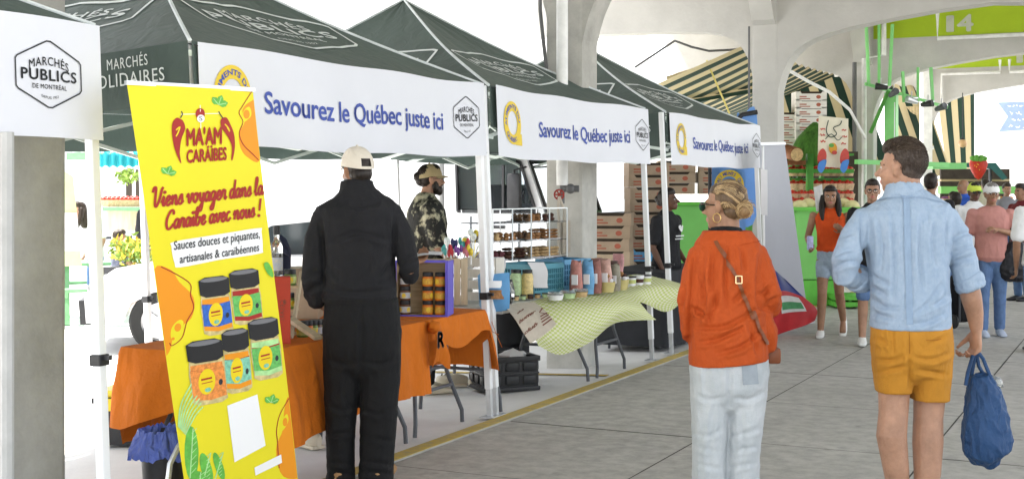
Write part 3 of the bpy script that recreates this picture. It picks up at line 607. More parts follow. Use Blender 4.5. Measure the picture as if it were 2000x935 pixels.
# ================================================================== TABLES AND CLOTHS
grey_leg = mat('grey_powder_coat', (.075, .08, .09), .4, .1, 10); ttop = mat('table_plastic', (.6, .6, .58), .5)
or_c = mat('orange_tablecloth', (.54, .135, .007), .9, .12, 3, .35, 70, fold=.45, fs=6); wood = mat('pale_wood', (.50, .37, .22), .6, .25, 3, .2, 30, stretch=(1, 1, 12)); wood2 = mat('raw_pine', (.55, .45, .31), .65, .2, 3, .2, 30, stretch=(9, 1, 1))
def table(label, x0, x1, y0, y1, along_y=True, z=.74):
    c = V(((x0 + x1) / 2, (y0 + y1) / 2, zg((x0 + x1) / 2))); t = thing('folding_table', label, 'table', c, group='folding tables in the market stalls')
    mb = MB(); mb.box((0, 0, z - .02 - c.z), (x1 - x0, y1 - y0, .04), bev=.01); part('tabletop', mb, ttop, t, True)
    L = (y1 - y0 if along_y else x1 - x0); Wd = (x1 - x0 if along_y else y1 - y0); ax = V((0, 1, 0)) if along_y else V((1, 0, 0)); wx = V((1, 0, 0)) if along_y else V((0, 1, 0))
    for s in (-1, 1):
        e = ax * s * (L / 2 - .16); mb = MB(); out = ax * s
        for q in (-1, 1):
            g = zg((c + e + wx * q * Wd * .42).x) - c.z
            pts = [e + wx * q * Wd * .26 + V((0, 0, z - .05 - c.z)), e + wx * q * Wd * .27 + V((0, 0, .40)), e + wx * q * Wd * .33 + out * .02 + V((0, 0, .29)), e + wx * q * Wd * .41 + out * .06 + V((0, 0, .12)), e + wx * q * Wd * .42 + out * .06 + V((0, 0, g + .005))]
            m1 = MB(); m1.tube([V(a) for a in pts], .0145, 8); lg = part('leg', m1, grey_leg, t, True)
        mb.tube([e + wx * Wd * .26 + V((0, 0, .43)), e - wx * Wd * .26 + V((0, 0, .43))], .012, 8); mb.tube([e + wx * Wd * .31 + out * .02 + V((0, 0, .3)), e - wx * Wd * .31 + out * .02 + V((0, 0, .3))], .012, 8)
        part('crossbar', mb, grey_leg, t, True); m1 = MB(); m1.tube([e + V((0, 0, .43)), e * .35 + V((0, 0, z - .05 - c.z))], .010, 6); part('brace', m1, grey_leg, t, True)
    return t
table('front folding table under the long orange cloth, behind the man in black', -4.86, -4.1, 5.3, 7.12)
table('folding table set crosswise under the frayed orange cloth with a black R', -5.9, -4.12, 7.17, 7.93, False)
table('folding table under the green checked cloth and the linen bag', -4.86, -4.08, 8.2, 10.0)
table('folding table under the farther green checked cloth by the two tent poles', -5.6, -4.05, 10.05, 10.8, False)
table('dark draped folding table in front of the woman in the black T-shirt', -4.95, -4.3, 12.15, 13.7)
def drape(label, x0, x1, y0, y1, z, hem, amp=.02, flare=.12, seed=0, n=180, m=14, name='tablecloth', ma=None, group=None):
    per = []; r = .03
    cor = [((x1 - r, y0 + r), -90), ((x1 - r, y1 - r), 0), ((x0 + r, y1 - r), 90), ((x0 + r, y0 + r), 180)]
    cs = []
    for k, ((cx, cy), a0) in enumerate(cor):
        for q in range(5): a = R(a0 + 22.5 * q); cs.append((V((cx + r * math.cos(a), cy + r * math.sin(a))), V((math.cos(a), math.sin(a)))))
        nx = cor[(k + 1) % 4]; a = R(a0 + 90); p0 = cs[-1][0]; p1 = V((nx[0][0] + r * math.cos(R(nx[1])), nx[0][1] + r * math.sin(R(nx[1]))))
        kk = int((p1 - p0).length / .04)
        for q in range(1, kk): cs.append((p0.lerp(p1, q / kk), V((math.cos(a), math.sin(a)))))
    N = len(cs); mb = MB(); vs = []
    for i, (p, nn) in enumerate(cs):
        h = hem(p.x, p.y)
        for j in range(m + 1):
            d = j / m * (z - h); w = amp * (noise.noise(V((p.x * 4 + seed, p.y * 4, d * 1.0))) * 1.2 + .9 * (1 - abs(noise.noise(V((p.x * 7 + seed + 3, p.y * 7, d * .8))))) ** 3 + .35 * math.sin(i * .55 + seed + 2 * noise.noise(V((p.y * 2, 0, seed)))))
            o_ = .010 + (flare * d + w * min(1, d / .25)) if d > .012 else .004 * j; vs.append(V((p.x + nn.x * o_, p.y + nn.y * o_, z + .006 - d + (.004 if j == 0 else 0))))
    fs = [(i * (m + 1) + j, ((i + 1) % N) * (m + 1) + j, ((i + 1) % N) * (m + 1) + j + 1, i * (m + 1) + j + 1) for i in range(N) for j in range(m)]
    mb.add(vs, fs); fs = tuple(i * (m + 1) for i in range(N)); mb.f.append(fs); mb.m.append(0)
    return single(name, mb, ma or or_c, label, 'tablecloth', ((x0 + x1) / 2, (y0 + y1) / 2, z), world=True, smooth=True, angle=75, group=group)
def hemA(x, y):
    if y < 5.35: return .33 + .17 * max(0, 1 - abs(x + 4.3) / .5)
    return .24 + .05 * math.sin(y * 2.2) + .03 * (y - 5.3)
drape('long orange tablecloth hanging low behind the man in black', -4.88, -4.08, 5.28, 7.14, .742, hemA, .040, .10, 1)
drape('frayed orange tablecloth bunched at its corner, tied with a black R', -5.92, -4.08, 7.15, 7.96, .744, lambda x, y: (.58 + .04 * math.sin(y * 9)) if x > -4.12 and y < 7.93 else (.30 + .05 * math.sin(x * 4)), .024, .14, 4)
# knot, ribbon and frayed threads
t = thing('cloth_knot', 'knotted corner of orange cloth with a black letter R ribbon hanging', 'knot', (-4.03, 7.14, .72)); o = V(t.location)
mb = MB(); mb.ball((-4.03, 7.14, .715), (.045, .05, .04), jit=.3); 
mb.grid(lambda a, b: V((-4.02 + .03 * math.sin(b * 3) + .02 * a, 7.14 + (a - .5) * (.04 + .16 * b) + .05 * b, .71 - .24 * b + .03 * math.sin(a * 5))), 8, 8); part('knot', mb, or_c, t, True, off=o)
p = Print(lambda u, v, l: V((-3.955, 7.06 + u, .6 + v))); p.text('R', 0, 0, .075, .10, 0, .07); part('ribbon_letter', p.mb, black_pl, t, off=o)
mb = MB(); rnd = random.Random(5)
for k in range(14):
    q = V((-4.03 - rnd.random() * .5, 8.0, .70 - rnd.random() * .1)); mb.tube([q, q + V((.02, .03, -.05 - rnd.random() * .06)), q + V((.05, .06 + rnd.random() * .05, -.1 - rnd.random() * .12))], .002, 4)
part('frayed_threads', mb, or_c, t, off=o)
# gingham
def ging(t, b):
    n, l = t.nodes, t.links; tc = n.new('ShaderNodeTexCoord'); sp = n.new('ShaderNodeSeparateXYZ'); l.new(tc.outputs['UV'], sp.inputs[0]); g = []
    for k in (0, 1):
        fr = n.new('ShaderNodeMath'); fr.operation = 'FRACT'; l.new(sp.outputs[k], fr.inputs[0]); gt = n.new('ShaderNodeMath'); gt.operation = 'GREATER_THAN'; gt.inputs[1].default_value = .5; l.new(fr.outputs[0], gt.inputs[0]); g.append(gt)
    ad = n.new('ShaderNodeMath'); ad.operation = 'SUBTRACT'; l.new(g[0].outputs[0], ad.inputs[0]); l.new(g[1].outputs[0], ad.inputs[1]); dv = n.new('ShaderNodeMath'); dv.operation = 'ABSOLUTE'; l.new(ad.outputs[0], dv.inputs[0])
    r = n.new('ShaderNodeValToRGB'); r.color_ramp.interpolation = 'CONSTANT'; e = r.color_ramp.elements; e[0].color = (.62, .61, .44, 1); e[0].position = 0; e[1].color = (.42, .48, .12, 1); e[1].position = .5
    l.new(dv.outputs[0], r.inputs[0]); l.new(r.outputs[0], b.inputs['Base Color']); b.inputs['Roughness'].default_value = .7
ging_m = node_mat('gingham_oilcloth', ging)
def cat2(rows, u, v):
    def c1(P, t):
        n = len(P) - 1; x = t * n; i = min(int(x), n - 1); f = x - i; p0, p1, p2, p3 = P[max(i - 1, 0)], P[i], P[i + 1], P[min(i + 2, n)]
        return .5 * (2 * p1 + (p2 - p0) * f + (2 * p0 - 5 * p1 + 4 * p2 - p3) * f * f + (3 * p1 - p0 - 3 * p2 + p3) * f ** 3)
    return c1([c1(r, u) for r in rows], v)
def cloth(name, label, cat, rows, ma, uvs, nu=36, nv=24, wob=.006):
    mb = MB(); mb.grid(lambda u, v: cat2(rows, u, v) + V((0, 0, wob * noise.noise(V((u * 5, v * 5, len(label))))), ), nu, nv); mb.uv = [(i / nu * uvs[0], j / nv * uvs[1]) for j in range(nv + 1) for i in range(nu + 1)]
    return single(name, mb, ma, label, cat, rows[0][0], world=True, smooth=True, angle=80)
rC = [[W(1010, 596, 9.52), W(1085, 576, 10.0), W(1140, 570, 10.4), W(1195, 568, 10.7), W(1240, 578, 10.8)], [W(1020, 612, 9.25), W(1090, 607, 9.52), W(1150, 597, 9.92), W(1210, 586, 10.4), W(1258, 600, 10.75)], [W(1038, 645, 9.12), W(1098, 652, 9.32), W(1160, 634, 9.8), W(1222, 604, 10.36), W(1270, 614, 10.78)], [W(1052, 675, 9.15), W(1095, 692, 9.36), W(1152, 668, 9.78), W(1205, 630, 10.3), W(1282, 624, 10.85)]]
cloth('gingham_tablecloth', 'green and cream checked tablecloth swept up by the wind beside the linen bag', 'tablecloth', rC, ging_m, (26, 15))
rD = [[W(1180, 552, 11.15), W(1240, 536, 11.8), W(1290, 543, 12), W(1336, 555, 12)], [W(1178, 571, 10.75), W(1235, 561, 11.3), W(1287, 557, 11.6), W(1333, 563, 11.8)], [W(1200, 578, 10.7), W(1240, 575, 11.05), W(1277, 590, 11.4), W(1331, 580, 11.7)], [W(1215, 583, 10.7), W(1255, 591, 11), W(1300, 609, 11.4), W(1328, 593, 11.6)]]
cloth('gingham_tablecloth', 'farther green checked tablecloth lifting in the wind near the two tent poles', 'tablecloth', rD, ging_m, (20, 12))
linen = mat('linen_bag', (.50, .44, .36), .9, .08, 20, .4, 120); br_ink = mat('brown_ink', (.18, .06, .04), .8)
rB = [[W(984, 597, 9.2), W(1012, 592, 9.3), W(1044, 590, 9.4)], [W(1005, 622, 9.02), W(1034, 610, 9.14), W(1062, 605, 9.26)], [W(1022, 650, 8.95), W(1048, 632, 9.05), W(1074, 618, 9.15)], [W(1036, 670, 8.98), W(1064, 652, 9.04), W(1087, 632, 9.1)]]
t = thing('linen_bag', 'beige linen bag with brown wording hanging over the checked cloth', 'bag', W(1030, 620, 9.1)); o = V(t.location)
mb = MB().sheet(lambda u, v: cat2(rB, u, v), 16, 16, .004); part('panel', mb, linen, t, True, 60, off=o)
def bs(px, py, l):                                         # invert in the photo plane by bilinear fit
    u = .5; v = .5
    A, B, C_, D_ = V((984, 597)), V((1044, 590)), V((1036, 670)), V((1087, 632)); q = V((px, py))
    for _ in range(12):
        P = A.lerp(B, u).lerp(C_.lerp(D_, u), v); du = (B - A).lerp(D_ - C_, v); dv = (C_ - A).lerp(D_ - B, u); e = q - P; det = du.x * dv.y - du.y * dv.x
        u += (e.x * dv.y - e.y * dv.x) / det; v += (du.x * e.y - du.y * e.x) / det
    n = V((.75, -.45, .5)); return cat2(rB, min(1, max(0, u)), min(1, max(0, v))) + n * .008
p = Print(bs)
for s_, x, y, w, h in (('the', 1008, 613, 14, 5), ('butter', 1010, 626, 34, 11), ('club', 1020, 645, 30, 13)):
    vs, fs = text2d(s_, 1, .03); xs = [k[0] for k in vs]; a = min(xs); k = w / (max(xs) - a); p.raw([(x + (vx - a) * k * .86 + vy * h * .25, y - (vx - a) * k * .5 - vy * h * .9 + h * .4) for vx, vy in vs], fs)
p.stroke([(1047, 612), (1060, 600), (1068, 606), (1064, 614)], 2, 0, True)
for k in range(4): p.stroke([(1050 + k * 2, 620 + k * 5), (1070 + k * 1.5, 608 + k * 5)], 2.2)
part('lettering', p.mb, br_ink, t, off=o)
bk_c = mat('black_tablecloth', (.02, .021, .025), .8, .15, 6)
drape('black tablecloth to the ground on the table of the woman in the black T-shirt', -4.97, -4.27, 12.12, 13.72, .742, lambda x, y: .02, .02, .05, 7, ma=bk_c, name='black_tablecloth')

# ================================================================== GOODS ON THE TABLES
glass = mat('jar_glass', (.9, .95, .93), .04, 0, trans=.9); acr = mat('clear_acrylic', (.93, .96, .97), .03, 0, trans=.96, ior=1.2)
lab_y = mat('yellow_paper_label', (.72, .5, .05), .6, .3, 60, col2=(.5, .2, .04)); lab_b = mat('blue_paper_label', (.3, .36, .5), .6, .3, 60, col2=(.55, .5, .4)); lab_g = mat('green_paper_label', (.35, .5, .15), .6, .3, 60, col2=(.6, .55, .2))
sau_o = mat('orange_sauce', (.62, .16, .015), .3, .25, 40); sau_r = mat('dark_sauce', (.12, .05, .02), .3, .3, 40); sau_g = mat('green_sauce', (.14, .22, .05), .3, .3, 40)
def make_jar(sauce, lab):
    t = thing('sauce_jar', 'jar', 'jar', (0, 0, 0)); r = .036
    mb = MB(); mb.lathe((0, 0, 0), [(0, .002), (r * .9, 0), (r, .006), (r, .056), (r * .86, .066), (0, .066)], 16); part('jar_body', mb, sauce, t, True)
    mb = MB(); mb.lathe((0, 0, 0), [(0, .062), (r * .93, .063), (r * .96, .066), (r * .96, .086), (r * .9, .090), (0, .090)], 20); part('lid', mb, black_pl, t, True)
    mb = MB(); mb.lathe((0, 0, 0), [(r + .0008, .012), (r + .0008, .05)], 20, cap=False); part('paper_label', mb, lab, t, True)
    mb = MB(); f = lambda u, v, l: V(((r + .002) * math.cos(u), (r + .002) * math.sin(u), .031 + v))
    p = Print(f)
    for a in (-2.0, -.4, 1.2): p.disc(a, 0, .36, .016, 0, 12)
    part('oval_mark', p.mb, ink_y, t); return t
jars = {'o': make_jar(sau_o, lab_y), 'r': make_jar(sau_r, lab_b), 'g': make_jar(sau_g, lab_g)}
def jar(k, loc, rz, label): 
    o_ = place(jars[k], loc, rz, label); o_['group'] = 'sauce jars on the orange tables'; return o_
# purple framed crate with jars on shelves
purple = mat('purple_paint', (.13, .10, .52), .5, .1, 8)
t = thing('display_crate', 'wooden display crate with purple painted edges holding sauce jars', 'crate', (-4.25, 7.36, .755), (0, 0, R(18)))
mb = MB(); w_, h_, d_ = .34, .355, .2
mb.box((0, d_ - .006, h_ / 2), (w_, .012, h_)); part('back_panel', mb, wood, t)
for x in (-w_ / 2, w_ / 2): mb = MB(); mb.box((x, d_ / 2, h_ / 2), (.014, d_, h_)); mb.box((x, -.004, h_ / 2), (.018, .01, h_ + .01), mi=1); part('side_panel', mb, [purple if x > 0 else wood, purple], t)
for z in (0, h_): mb = MB(); mb.box((0, d_ / 2, z), (w_ - .016, d_, .012)); mb.box((0, -.004, z), (w_ - .02, .01, .016), mi=1); part('shelf_board', mb, [wood, purple], t)
M = Matrix.Translation((-4.25, 7.36, .755)) @ Matrix.Rotation(R(18), 4, 'Z'); nm = ['left', 'middle', 'right']; hn = ['bottom', 'middle', 'top']
for c_, x in enumerate((-.115, .035, .118)):
    for r_ in range(3):
        jar('r' if c_ == 0 else 'o', M @ V((x, .05, .008 + r_ * .0915)), .7 * r_ + c_, f"{'dark' if c_ == 0 else 'orange'} sauce jar in the purple crate, {hn[r_]} of the {nm[c_]} stack")
# jar rack left of the man in black
t = thing('wooden_rack', 'small stepped wooden rack of jars beside the red wine box', 'rack', (-4.5, 6.02, .75), (0, 0, R(25)))
for k in range(3): mb = MB(); mb.box((0, .04 + .05 * k, .012 + .13 * k), (.36, .09, .012)); part('shelf_board', mb, wood, t)
for x in (-.18, .18): mb = MB(); mb.bar((x, -.12, .0), (x, .2, .34), .05, .015, up=V((1, 0, 0))); part('side_board', mb, wood2, t)
M = Matrix.Translation((-4.5, 6.02, .75)) @ Matrix.Rotation(R(25), 4, 'Z')
for r_ in range(3):
    for c_ in range(4): jar('gogg'[c_] if r_ else 'gggo'[c_], M @ V((-.13 + .085 * c_, .04 + .05 * r_, .019 + .13 * r_)), c_ * 1.3 + r_, f"{'orange' if ('gogg'[c_] if r_ else 'gggo'[c_]) == 'o' else 'green'} sauce jar on the {['lowest', 'middle', 'top'][r_]} step of the small rack, {['first', 'second', 'third', 'last'][c_]} from left")
# red wine box with gilt word, bottle on it
red_box = mat('red_card', (.42, .035, .012), .5, .08, 8); t = thing('wine_box', 'tall red wine box lettered in dark capitals on the orange cloth', 'box', W(548, 684, 7.0) + V((0, 0, 0)), (0, 0, TH + R(10))); t.location.z = .752
mb = MB(); mb.box((0, .06, .18), (.105, .1, .36), bev=.003); part('box_body', mb, red_box, t)
p = Print(lambda u, v, l: V((.0 + v, .0085, .11 + u) if False else (.012 - v, .0085, .235 - u))); p.text('CESARI', 0, -.008, .105, .024, 0, 0, space=1.1); part('lettering', p.mb, br_ink, t)
p = Print(lambda u, v, l: V((.022 + u, .0085, .225 + v))); p.ring(0, 0, .006, .009, 1.5, 10); p.disc(0, 0, .004, .006, 0, 8); part('emblem', p.mb, br_ink, t)
t = thing('sauce_bottle', 'glass bottle of dark sauce with a black top on the red wine box', 'bottle', W(540, 552, 7.05)); t.location.z = 1.1135
mb = MB(); mb.lathe((0, 0, 0), [(0, 0), (.033, .002), (.034, .02), (.034, .155), (.025, .18), (.015, .195), (.014, .225), (0, .225)], 18); part('bottle_body', mb, glass, t, True)
mb = MB(); mb.lathe((0, 0, 0), [(0, .004), (.030, .006), (.030, .12), (0, .12)], 16); part('contents', mb, sau_r, t, True)
mb = MB(); mb.lathe((0, 0, 0), [(.0345, .03), (.0345, .1)], 18, cap=False); part('paper_label', mb, lab_b, t, True)
mb = MB(); mb.lathe((0, 0, 0), [(0, .22), (.019, .22), (.019, .265), (.012, .27), (0, .27)], 14); part('cap', mb, black_pl, t, True)
dk_cl = mat('navy_cloth', (.012, .014, .03), .9, .2, 9)
t = single('rolled_umbrella', MB().tube([W(553, 548, 8.2), W(553, 520, 8.2), W(552, 490, 8.2), W(548, 470, 8.2), W(540, 455, 8.2)], [.02, .05, .055, .04, .01], 10).tube([W(552, 482, 8.18), W(560, 490, 8.15), W(566, 500, 8.12)], [.03, .025, .004], 8), dk_cl, 'dark folded umbrella standing behind the glass bottle', 'umbrella', W(553, 548, 8.2), world=True, smooth=True)
kraft = mat('kraft_card', (.34, .255, .175), .8, .12, 5, .1, 40); kraft2 = mat('tan_card', (.40, .31, .21), .8, .1, 5, .1, 40)
t = thing('cardboard_box', 'plain brown cardboard box behind the red wine box', 'box', W(575, 640, 8.3), (0, 0, TH)); t.location.z = .752
mb = MB(); mb.box((0, .12, .16), (.3, .22, .32), bev=.004); part('box_body', mb, kraft, t); mb = MB(); mb.box((0, .12, .3215), (.05, .22, .002)); part('tape', mb, wood2, t)
# tall crates of sweets
t = thing('sweets_crate', 'upright pale plank crate holding bags of coloured sweets', 'crate', W(893, 596, 9.3), (0, 0, TH + R(8))); t.location.z = .752
for k in range(3): mb = MB(); mb.box((-.05 + k * .05, 0, .165), (.046, .012, .33), bev=.002); part('plank', mb, wood2, t)
for x in (-.07, .07): mb = MB(); mb.box((x, .1, .165), (.012, .18, .33)); part('side_panel', mb, wood2, t)
mb = MB(); mb.box((0, .1, .2), (.13, .17, .012)); part('shelf_board', mb, wood2, t)
ww = mat('white_washed_wood', (.58, .55, .50), .7, .15, 4, .2, 30, stretch=(9, 1, 1))
t = thing('slatted_crate', 'whitewashed slatted crate beside the upright plank crate', 'crate', W(936, 594, 9.55), (0, 0, TH - R(20))); t.location.z = .752
for k in range(4): mb = MB(); mb.box((0, 0, .04 + .083 * k), (.24, .012, .062), bev=.002); part('slat', mb, ww, t)
for x in (-.125, .125): mb = MB(); mb.box((x, .085, .16), (.012, .17, .32)); part('end_panel', mb, ww, t)
sweets = [mat('sweet_' + n, c, .25, .2, 60) for n, c in (('teal', (.05, .3, .28)), ('red', (.5, .05, .06)), ('violet', (.2, .07, .3)), ('pink', (.6, .2, .25)), ('yellow', (.7, .55, .05)), ('clear', (.7, .75, .72)), ('navy', (.03, .04, .12)))]
rnd = random.Random(11)
for k in range(9):
    x, y = 868 + (k % 5) * 13 + (k // 5) * 6, 492 - (k // 5) * 14; Z = 9.35 + .09 * (k // 5); w0 = W(x, y, Z)
    t = thing('sweet_bundle', f"{['teal', 'red', 'violet', 'pink', 'yellow', 'clear', 'navy'][k % 7]} wrapped sweets in the plank crate, {'back' if k > 4 else 'front'} row, {['first', 'second', 'third', 'fourth', 'fifth'][k % 5]} from left", 'sweets', w0, group='bundles of wrapped sweets')
    mb = MB()
    for q in range(5):
        a = V((rnd.uniform(-.02, .02), rnd.uniform(-.015, .015), rnd.uniform(-.01, .03))); mb.ball(a, (.013, .013, .028), 8, 6)
    part('wrapped_sweet', mb, sweets[k % 7], t, True); mb = MB(); mb.tube([(0, 0, -.01), (0, 0, -.09)], .006, 6); part('stick', mb, white_metal, t)
t = thing('cellophane_bouquet', 'clear and yellow cellophane lollipop bunch on the slatted crate', 'sweets', W(935, 470, 9.5)); o = V(t.location); rnd = random.Random(2)
for k in range(9):
    w0 = W(906 + k * 6 + rnd.uniform(-3, 3), 462 + rnd.uniform(-16, 10), 9.5 + rnd.uniform(0, .1)); mb = MB(); mb.ball(w0, (.024, .018, .026), 9, 6, jit=.4); mb.tube([w0, W(925, 505, 9.52)], .003, 5); part('lollipop', mb, sweets[5] if k % 4 else sweets[4], t, True, off=o)
# blue paper bags with a cookie window
blu_bag = mat('blue_paper_bag', (.12, .32, .58), .6, .1, 8, .3, 30); cook = mat('baked_brown', (.30, .15, .06), .8, .35, 30, .6, 60); cook2 = mat('pale_biscuit', (.52, .36, .18), .8, .3, 30, .5, 60); choc = mat('dark_brownie', (.07, .028, .018), .6, .4, 40, .6, 50); red_cake = mat('purple_cake', (.14, .04, .05), .7, .4, 40, .6, 60)
t = thing('cookie_bag', 'blue paper bag with a clear window of cookies behind the tent leg', 'bag', W(958, 598, 9.2)); o = V(t.location)
mb = MB().sheet(lambda a, b: W(936 + a * 52 + b * 6 * (a - .5), 596 - b * 58 + 4 * math.sin(a * 3), 9.2 + .02 * math.sin(a * 6) - .05 * math.sin(b * 3)), 12, 12, .05); part('bag_body', mb, blu_bag, t, True, off=o)
mb = MB(); mb.grid(lambda a, b: W(944 + a * 40, 584 - b * 18, 9.09 - .02 * math.sin(a * 3)), 8, 4); part('window_band', mb, cook, t, True, off=o)
mb = MB(); mb.grid(lambda a, b: W(944 + a * 36, 562 - b * 14, 9.09 - .02 * math.sin(a * 3)), 8, 4); part('paper_band', mb, white_metal, t, True, off=o)
t = thing('bagged_loaf', 'loaf in a clear crinkled bag beside the blue cookie bag', 'bread', W(985, 575, 9.5)); o = V(t.location)
mb = MB(); mb.ball(o + V((0, 0, -.02)), (.05, .05, .08), 14, 10, jit=.25); part('loaf', mb, cook2, t, True, off=o)
mb = MB(); mb.ball(o + V((0, 0, .01)), (.075, .07, .125), 16, 12, jit=.35); part('clear_bag', mb, acr, t, True, 30, off=o)
# blue plastic crates
def crate_mat(name, c): return mat(name, c, .5, .1, 6)
def plastic_crate(loc, rz, w, d, h, m, label, name='plastic_crate', slots=True):
    t = thing(name, label, 'crate', loc, (0, 0, rz)); 
    for k, (c, L) in enumerate((((0, -d / 2), w), ((0, d / 2), w), ((-w / 2, 0), d), ((w / 2, 0), d))):
        mb = MB(); fr = k < 2
        def bx(u, z, su, sz, dep=.014): mb.box((c[0] + (u if fr else 0), c[1] + (0 if fr else u), z), ((su, dep, sz) if fr else (dep, su, sz)))
        bx(0, h - .02, L, .04, .022); bx(0, .02, L, .04, .018); nn = max(3, int(L / .026))
        for q in range(nn + 1): bx(-L / 2 + L * q / nn, h / 2, .009, h - .07)
        for q in range(1, 4): bx(0, .04 + (h - .08) * q / 4, L - .02, .008, .011)
        part('crate_wall', mb, m, t)
    mb = MB(); mb.box((0, 0, .012), (w - .02, d - .02, .01)); part('crate_floor', mb, m, t)
    mb = MB(); mb.box((0, 0, h * .45), (w - .05, d - .05, h * .8)); part('inner_shade', mb, mat('blue_crate_shade', (.05, .12, .16), .8), t); return t  # solid dark box paints the shade seen through the crate slots
teal = crate_mat('teal_crate_plastic', (.10, .30, .38)); bluep = crate_mat('blue_crate_plastic', (.13, .34, .55))
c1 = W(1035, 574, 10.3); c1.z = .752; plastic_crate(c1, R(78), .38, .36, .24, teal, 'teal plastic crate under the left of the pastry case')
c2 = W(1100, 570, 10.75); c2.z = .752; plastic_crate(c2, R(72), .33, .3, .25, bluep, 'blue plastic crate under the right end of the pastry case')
# hanging price sheets
paper = mat('white_paper', (.74, .73, .75), .8, .03, 4)
for lab_, q in (('curled white price sheet hung on the teal crate', (1030, 512, 1062, 510, 1047, 562, 1074, 563, 10.02)), ('narrow white sheet beside the tent leg', (964, 502, 985, 503, 966, 548, 984, 546, 9.75))):
    Z = q[8]; t = single('price_sheet', MB().sheet(lambda a, b, q=q, Z=Z: W(q[0] + (q[2] - q[0]) * a, q[1], Z).lerp(W(q[4] + (q[6] - q[4]) * a, q[5], Z - .03), b) + V((.015 * math.sin(b * 5), 0, 0)), 6, 10, .001), paper, lab_, 'paper sheet', W(q[0], q[1], Z), world=True, smooth=True)
# acrylic three-tier case with baking
t = thing('pastry_case', 'clear acrylic three-shelf case of cookies standing on the plastic crates', 'display case', W(1034, 507, 10.35)); o = V(t.location)
LC, RC = W(962, 507, 10.1), W(1107, 505, 10.85); LC.z = RC.z = 1.01; dv = (RC - LC); bk = V((-dv.y, dv.x, 0)).normalized() * .32; dv_n = dv.normalized()
for z in (0, .145, .29, .40): mb = MB().prism([(0, 0), (1, 0), (1, 1), (0, 1)], lambda a, b, d, z=z: LC + dv * a + bk * b + V((0, 0, z + d)), 0, .006); part('shelf', mb, acr, t, off=o)
for a in (0, .5, 1): mb = MB().prism([(0, 0), (.40, 0), (.40, 1), (0, 1)], lambda z, b, d, a=a: LC + dv * a + dv_n * (d - .0025) + bk * b + V((0, 0, z)), 0, .005); part('divider', mb, acr, t, off=o)
for k in range(5):
    mb = MB(); q = LC + dv * (k / 4) - bk * .01; mb.bar(q, q + V((0, 0, .405)), .008); part('edge_strip', mb, mat('acrylic_edge', (.8, .84, .85), .15, 0), t, off=o)
mb = MB(); mb.bar(LC + V((0, 0, .405)), RC + V((0, 0, .405)), .008); part('edge_strip', mb, MATS['acrylic_edge'], t, off=o)
rnd = random.Random(21); cnt = 0; shelfn = ['bottom', 'middle', 'top']
spots = [(0, .04, .24, red_cake, 'purple cake squares', 0), (0, .27, .36, choc, 'dark brownies', 0), (0, .40, .5, choc, 'stacked black cookies', 1), (0, .55, .72, cook2, 'pale biscuits', 1), (0, .74, .97, cook2, 'round oat cookies', 1), (1, .03, .2, cook2, 'iced slices', 0), (1, .24, .40, cook, 'caramel bars', 0), (1, .5, .72, cook, 'nut cookies', 0), (1, .75, .97, cook, 'brown cookies', 1), (2, .52, .72, cook, 'chewy brown bars', 0), (2, .76, .92, choc, 'dark muffins', 0)]
for sh, a0, a1, m_, nm_, st in spots:
    z = 1.02 + .145 * sh; tt = thing('pastry_tray', f"tray of {nm_} on the {shelfn[sh]} shelf of the acrylic case", 'pastry', LC + dv * ((a0 + a1) / 2) + bk * .4 + V((0, 0, z - 1.01))); oo = V(tt.location); L = dv.length * (a1 - a0); n = max(2, int(L / .055))
    mb = MB(); mb.prism([(a0, .1), (a1, .1), (a1, .85), (a0, .85)], lambda a, b, d, z=z: LC + dv * a + bk * b + V((0, 0, z - 1.01 - .003 + d)), 0, .004); part('tray', mb, black_pl if m_ is choc else paper, tt, off=oo)
    for i in range(n):
        for j in range(2):
            for q in range(3 if st else 2):
                pz = LC + dv * (a0 + (i + .5) / n * (a1 - a0)) + bk * (.25 + .4 * j) + V((rnd.uniform(-.006, .006), 0, z - 1.01 + .014 + q * .026)); mb = MB()
                if st: mb.ball(pz, (.033, .033, .013), 12, 6, jit=.15)
                else: mb.ball(pz, (.027, .03, .019), 9, 6, jit=.5, M=Matrix.Rotation(rnd.uniform(-.5, .5), 3, 'X'))
                part('cookie', mb, m_, tt, True, off=oo)
# small goods in front of the crates
pet = mat('clear_tub', (.85, .88, .85), .08, .1, trans=.8); green_can = mat('pale_green_sweets', (.42, .55, .3), .4, .3, 60); amber = mat('amber_sweets', (.62, .48, .2), .4, .3, 60)
for k, (x, m_, n_) in enumerate(((1008, green_can, 'pale green'), (1030, amber, 'amber'))):
    b0 = W(x, 578, 9.85); b0.z = .752; t = thing('sweet_jar', f'tall black-lidded jar of {n_} sweets before the teal crate', 'jar', b0)
    mb = MB(); mb.lathe((0, 0, 0), [(0, 0), (.042, .002), (.044, .02), (.044, .17), (.034, .19), (0, .19)], 16); part('jar_body', mb, m_, t, True); mb = MB(); mb.lathe((0, 0, 0), [(0, .19), (.038, .19), (.038, .215), (0, .216)], 16); part('lid', mb, black_pl, t, True)
for k in range(9):
    b0 = W(966 + k * 14, 590 - k * 1.2, 9.5 + k * .06); b0.z = .752; t = thing('spread_pot', f'small black-lidded pot in the table edge row, {["first", "second", "third", "fourth", "fifth", "sixth", "seventh", "eighth", "last"][k]} from the blue bag', 'pot', b0, group='small pots along the table edge')
    mb = MB(); mb.lathe((0, 0, 0), [(0, 0), (.019, .001), (.022, .028), (0, .028)], 12); part('pot_body', mb, [cook2, green_can, choc][k % 3], t, True); mb = MB(); mb.lathe((0, 0, 0), [(0, .028), (.024, .028), (.024, .036), (0, .037)], 12); part('lid', mb, black_pl, t, True)
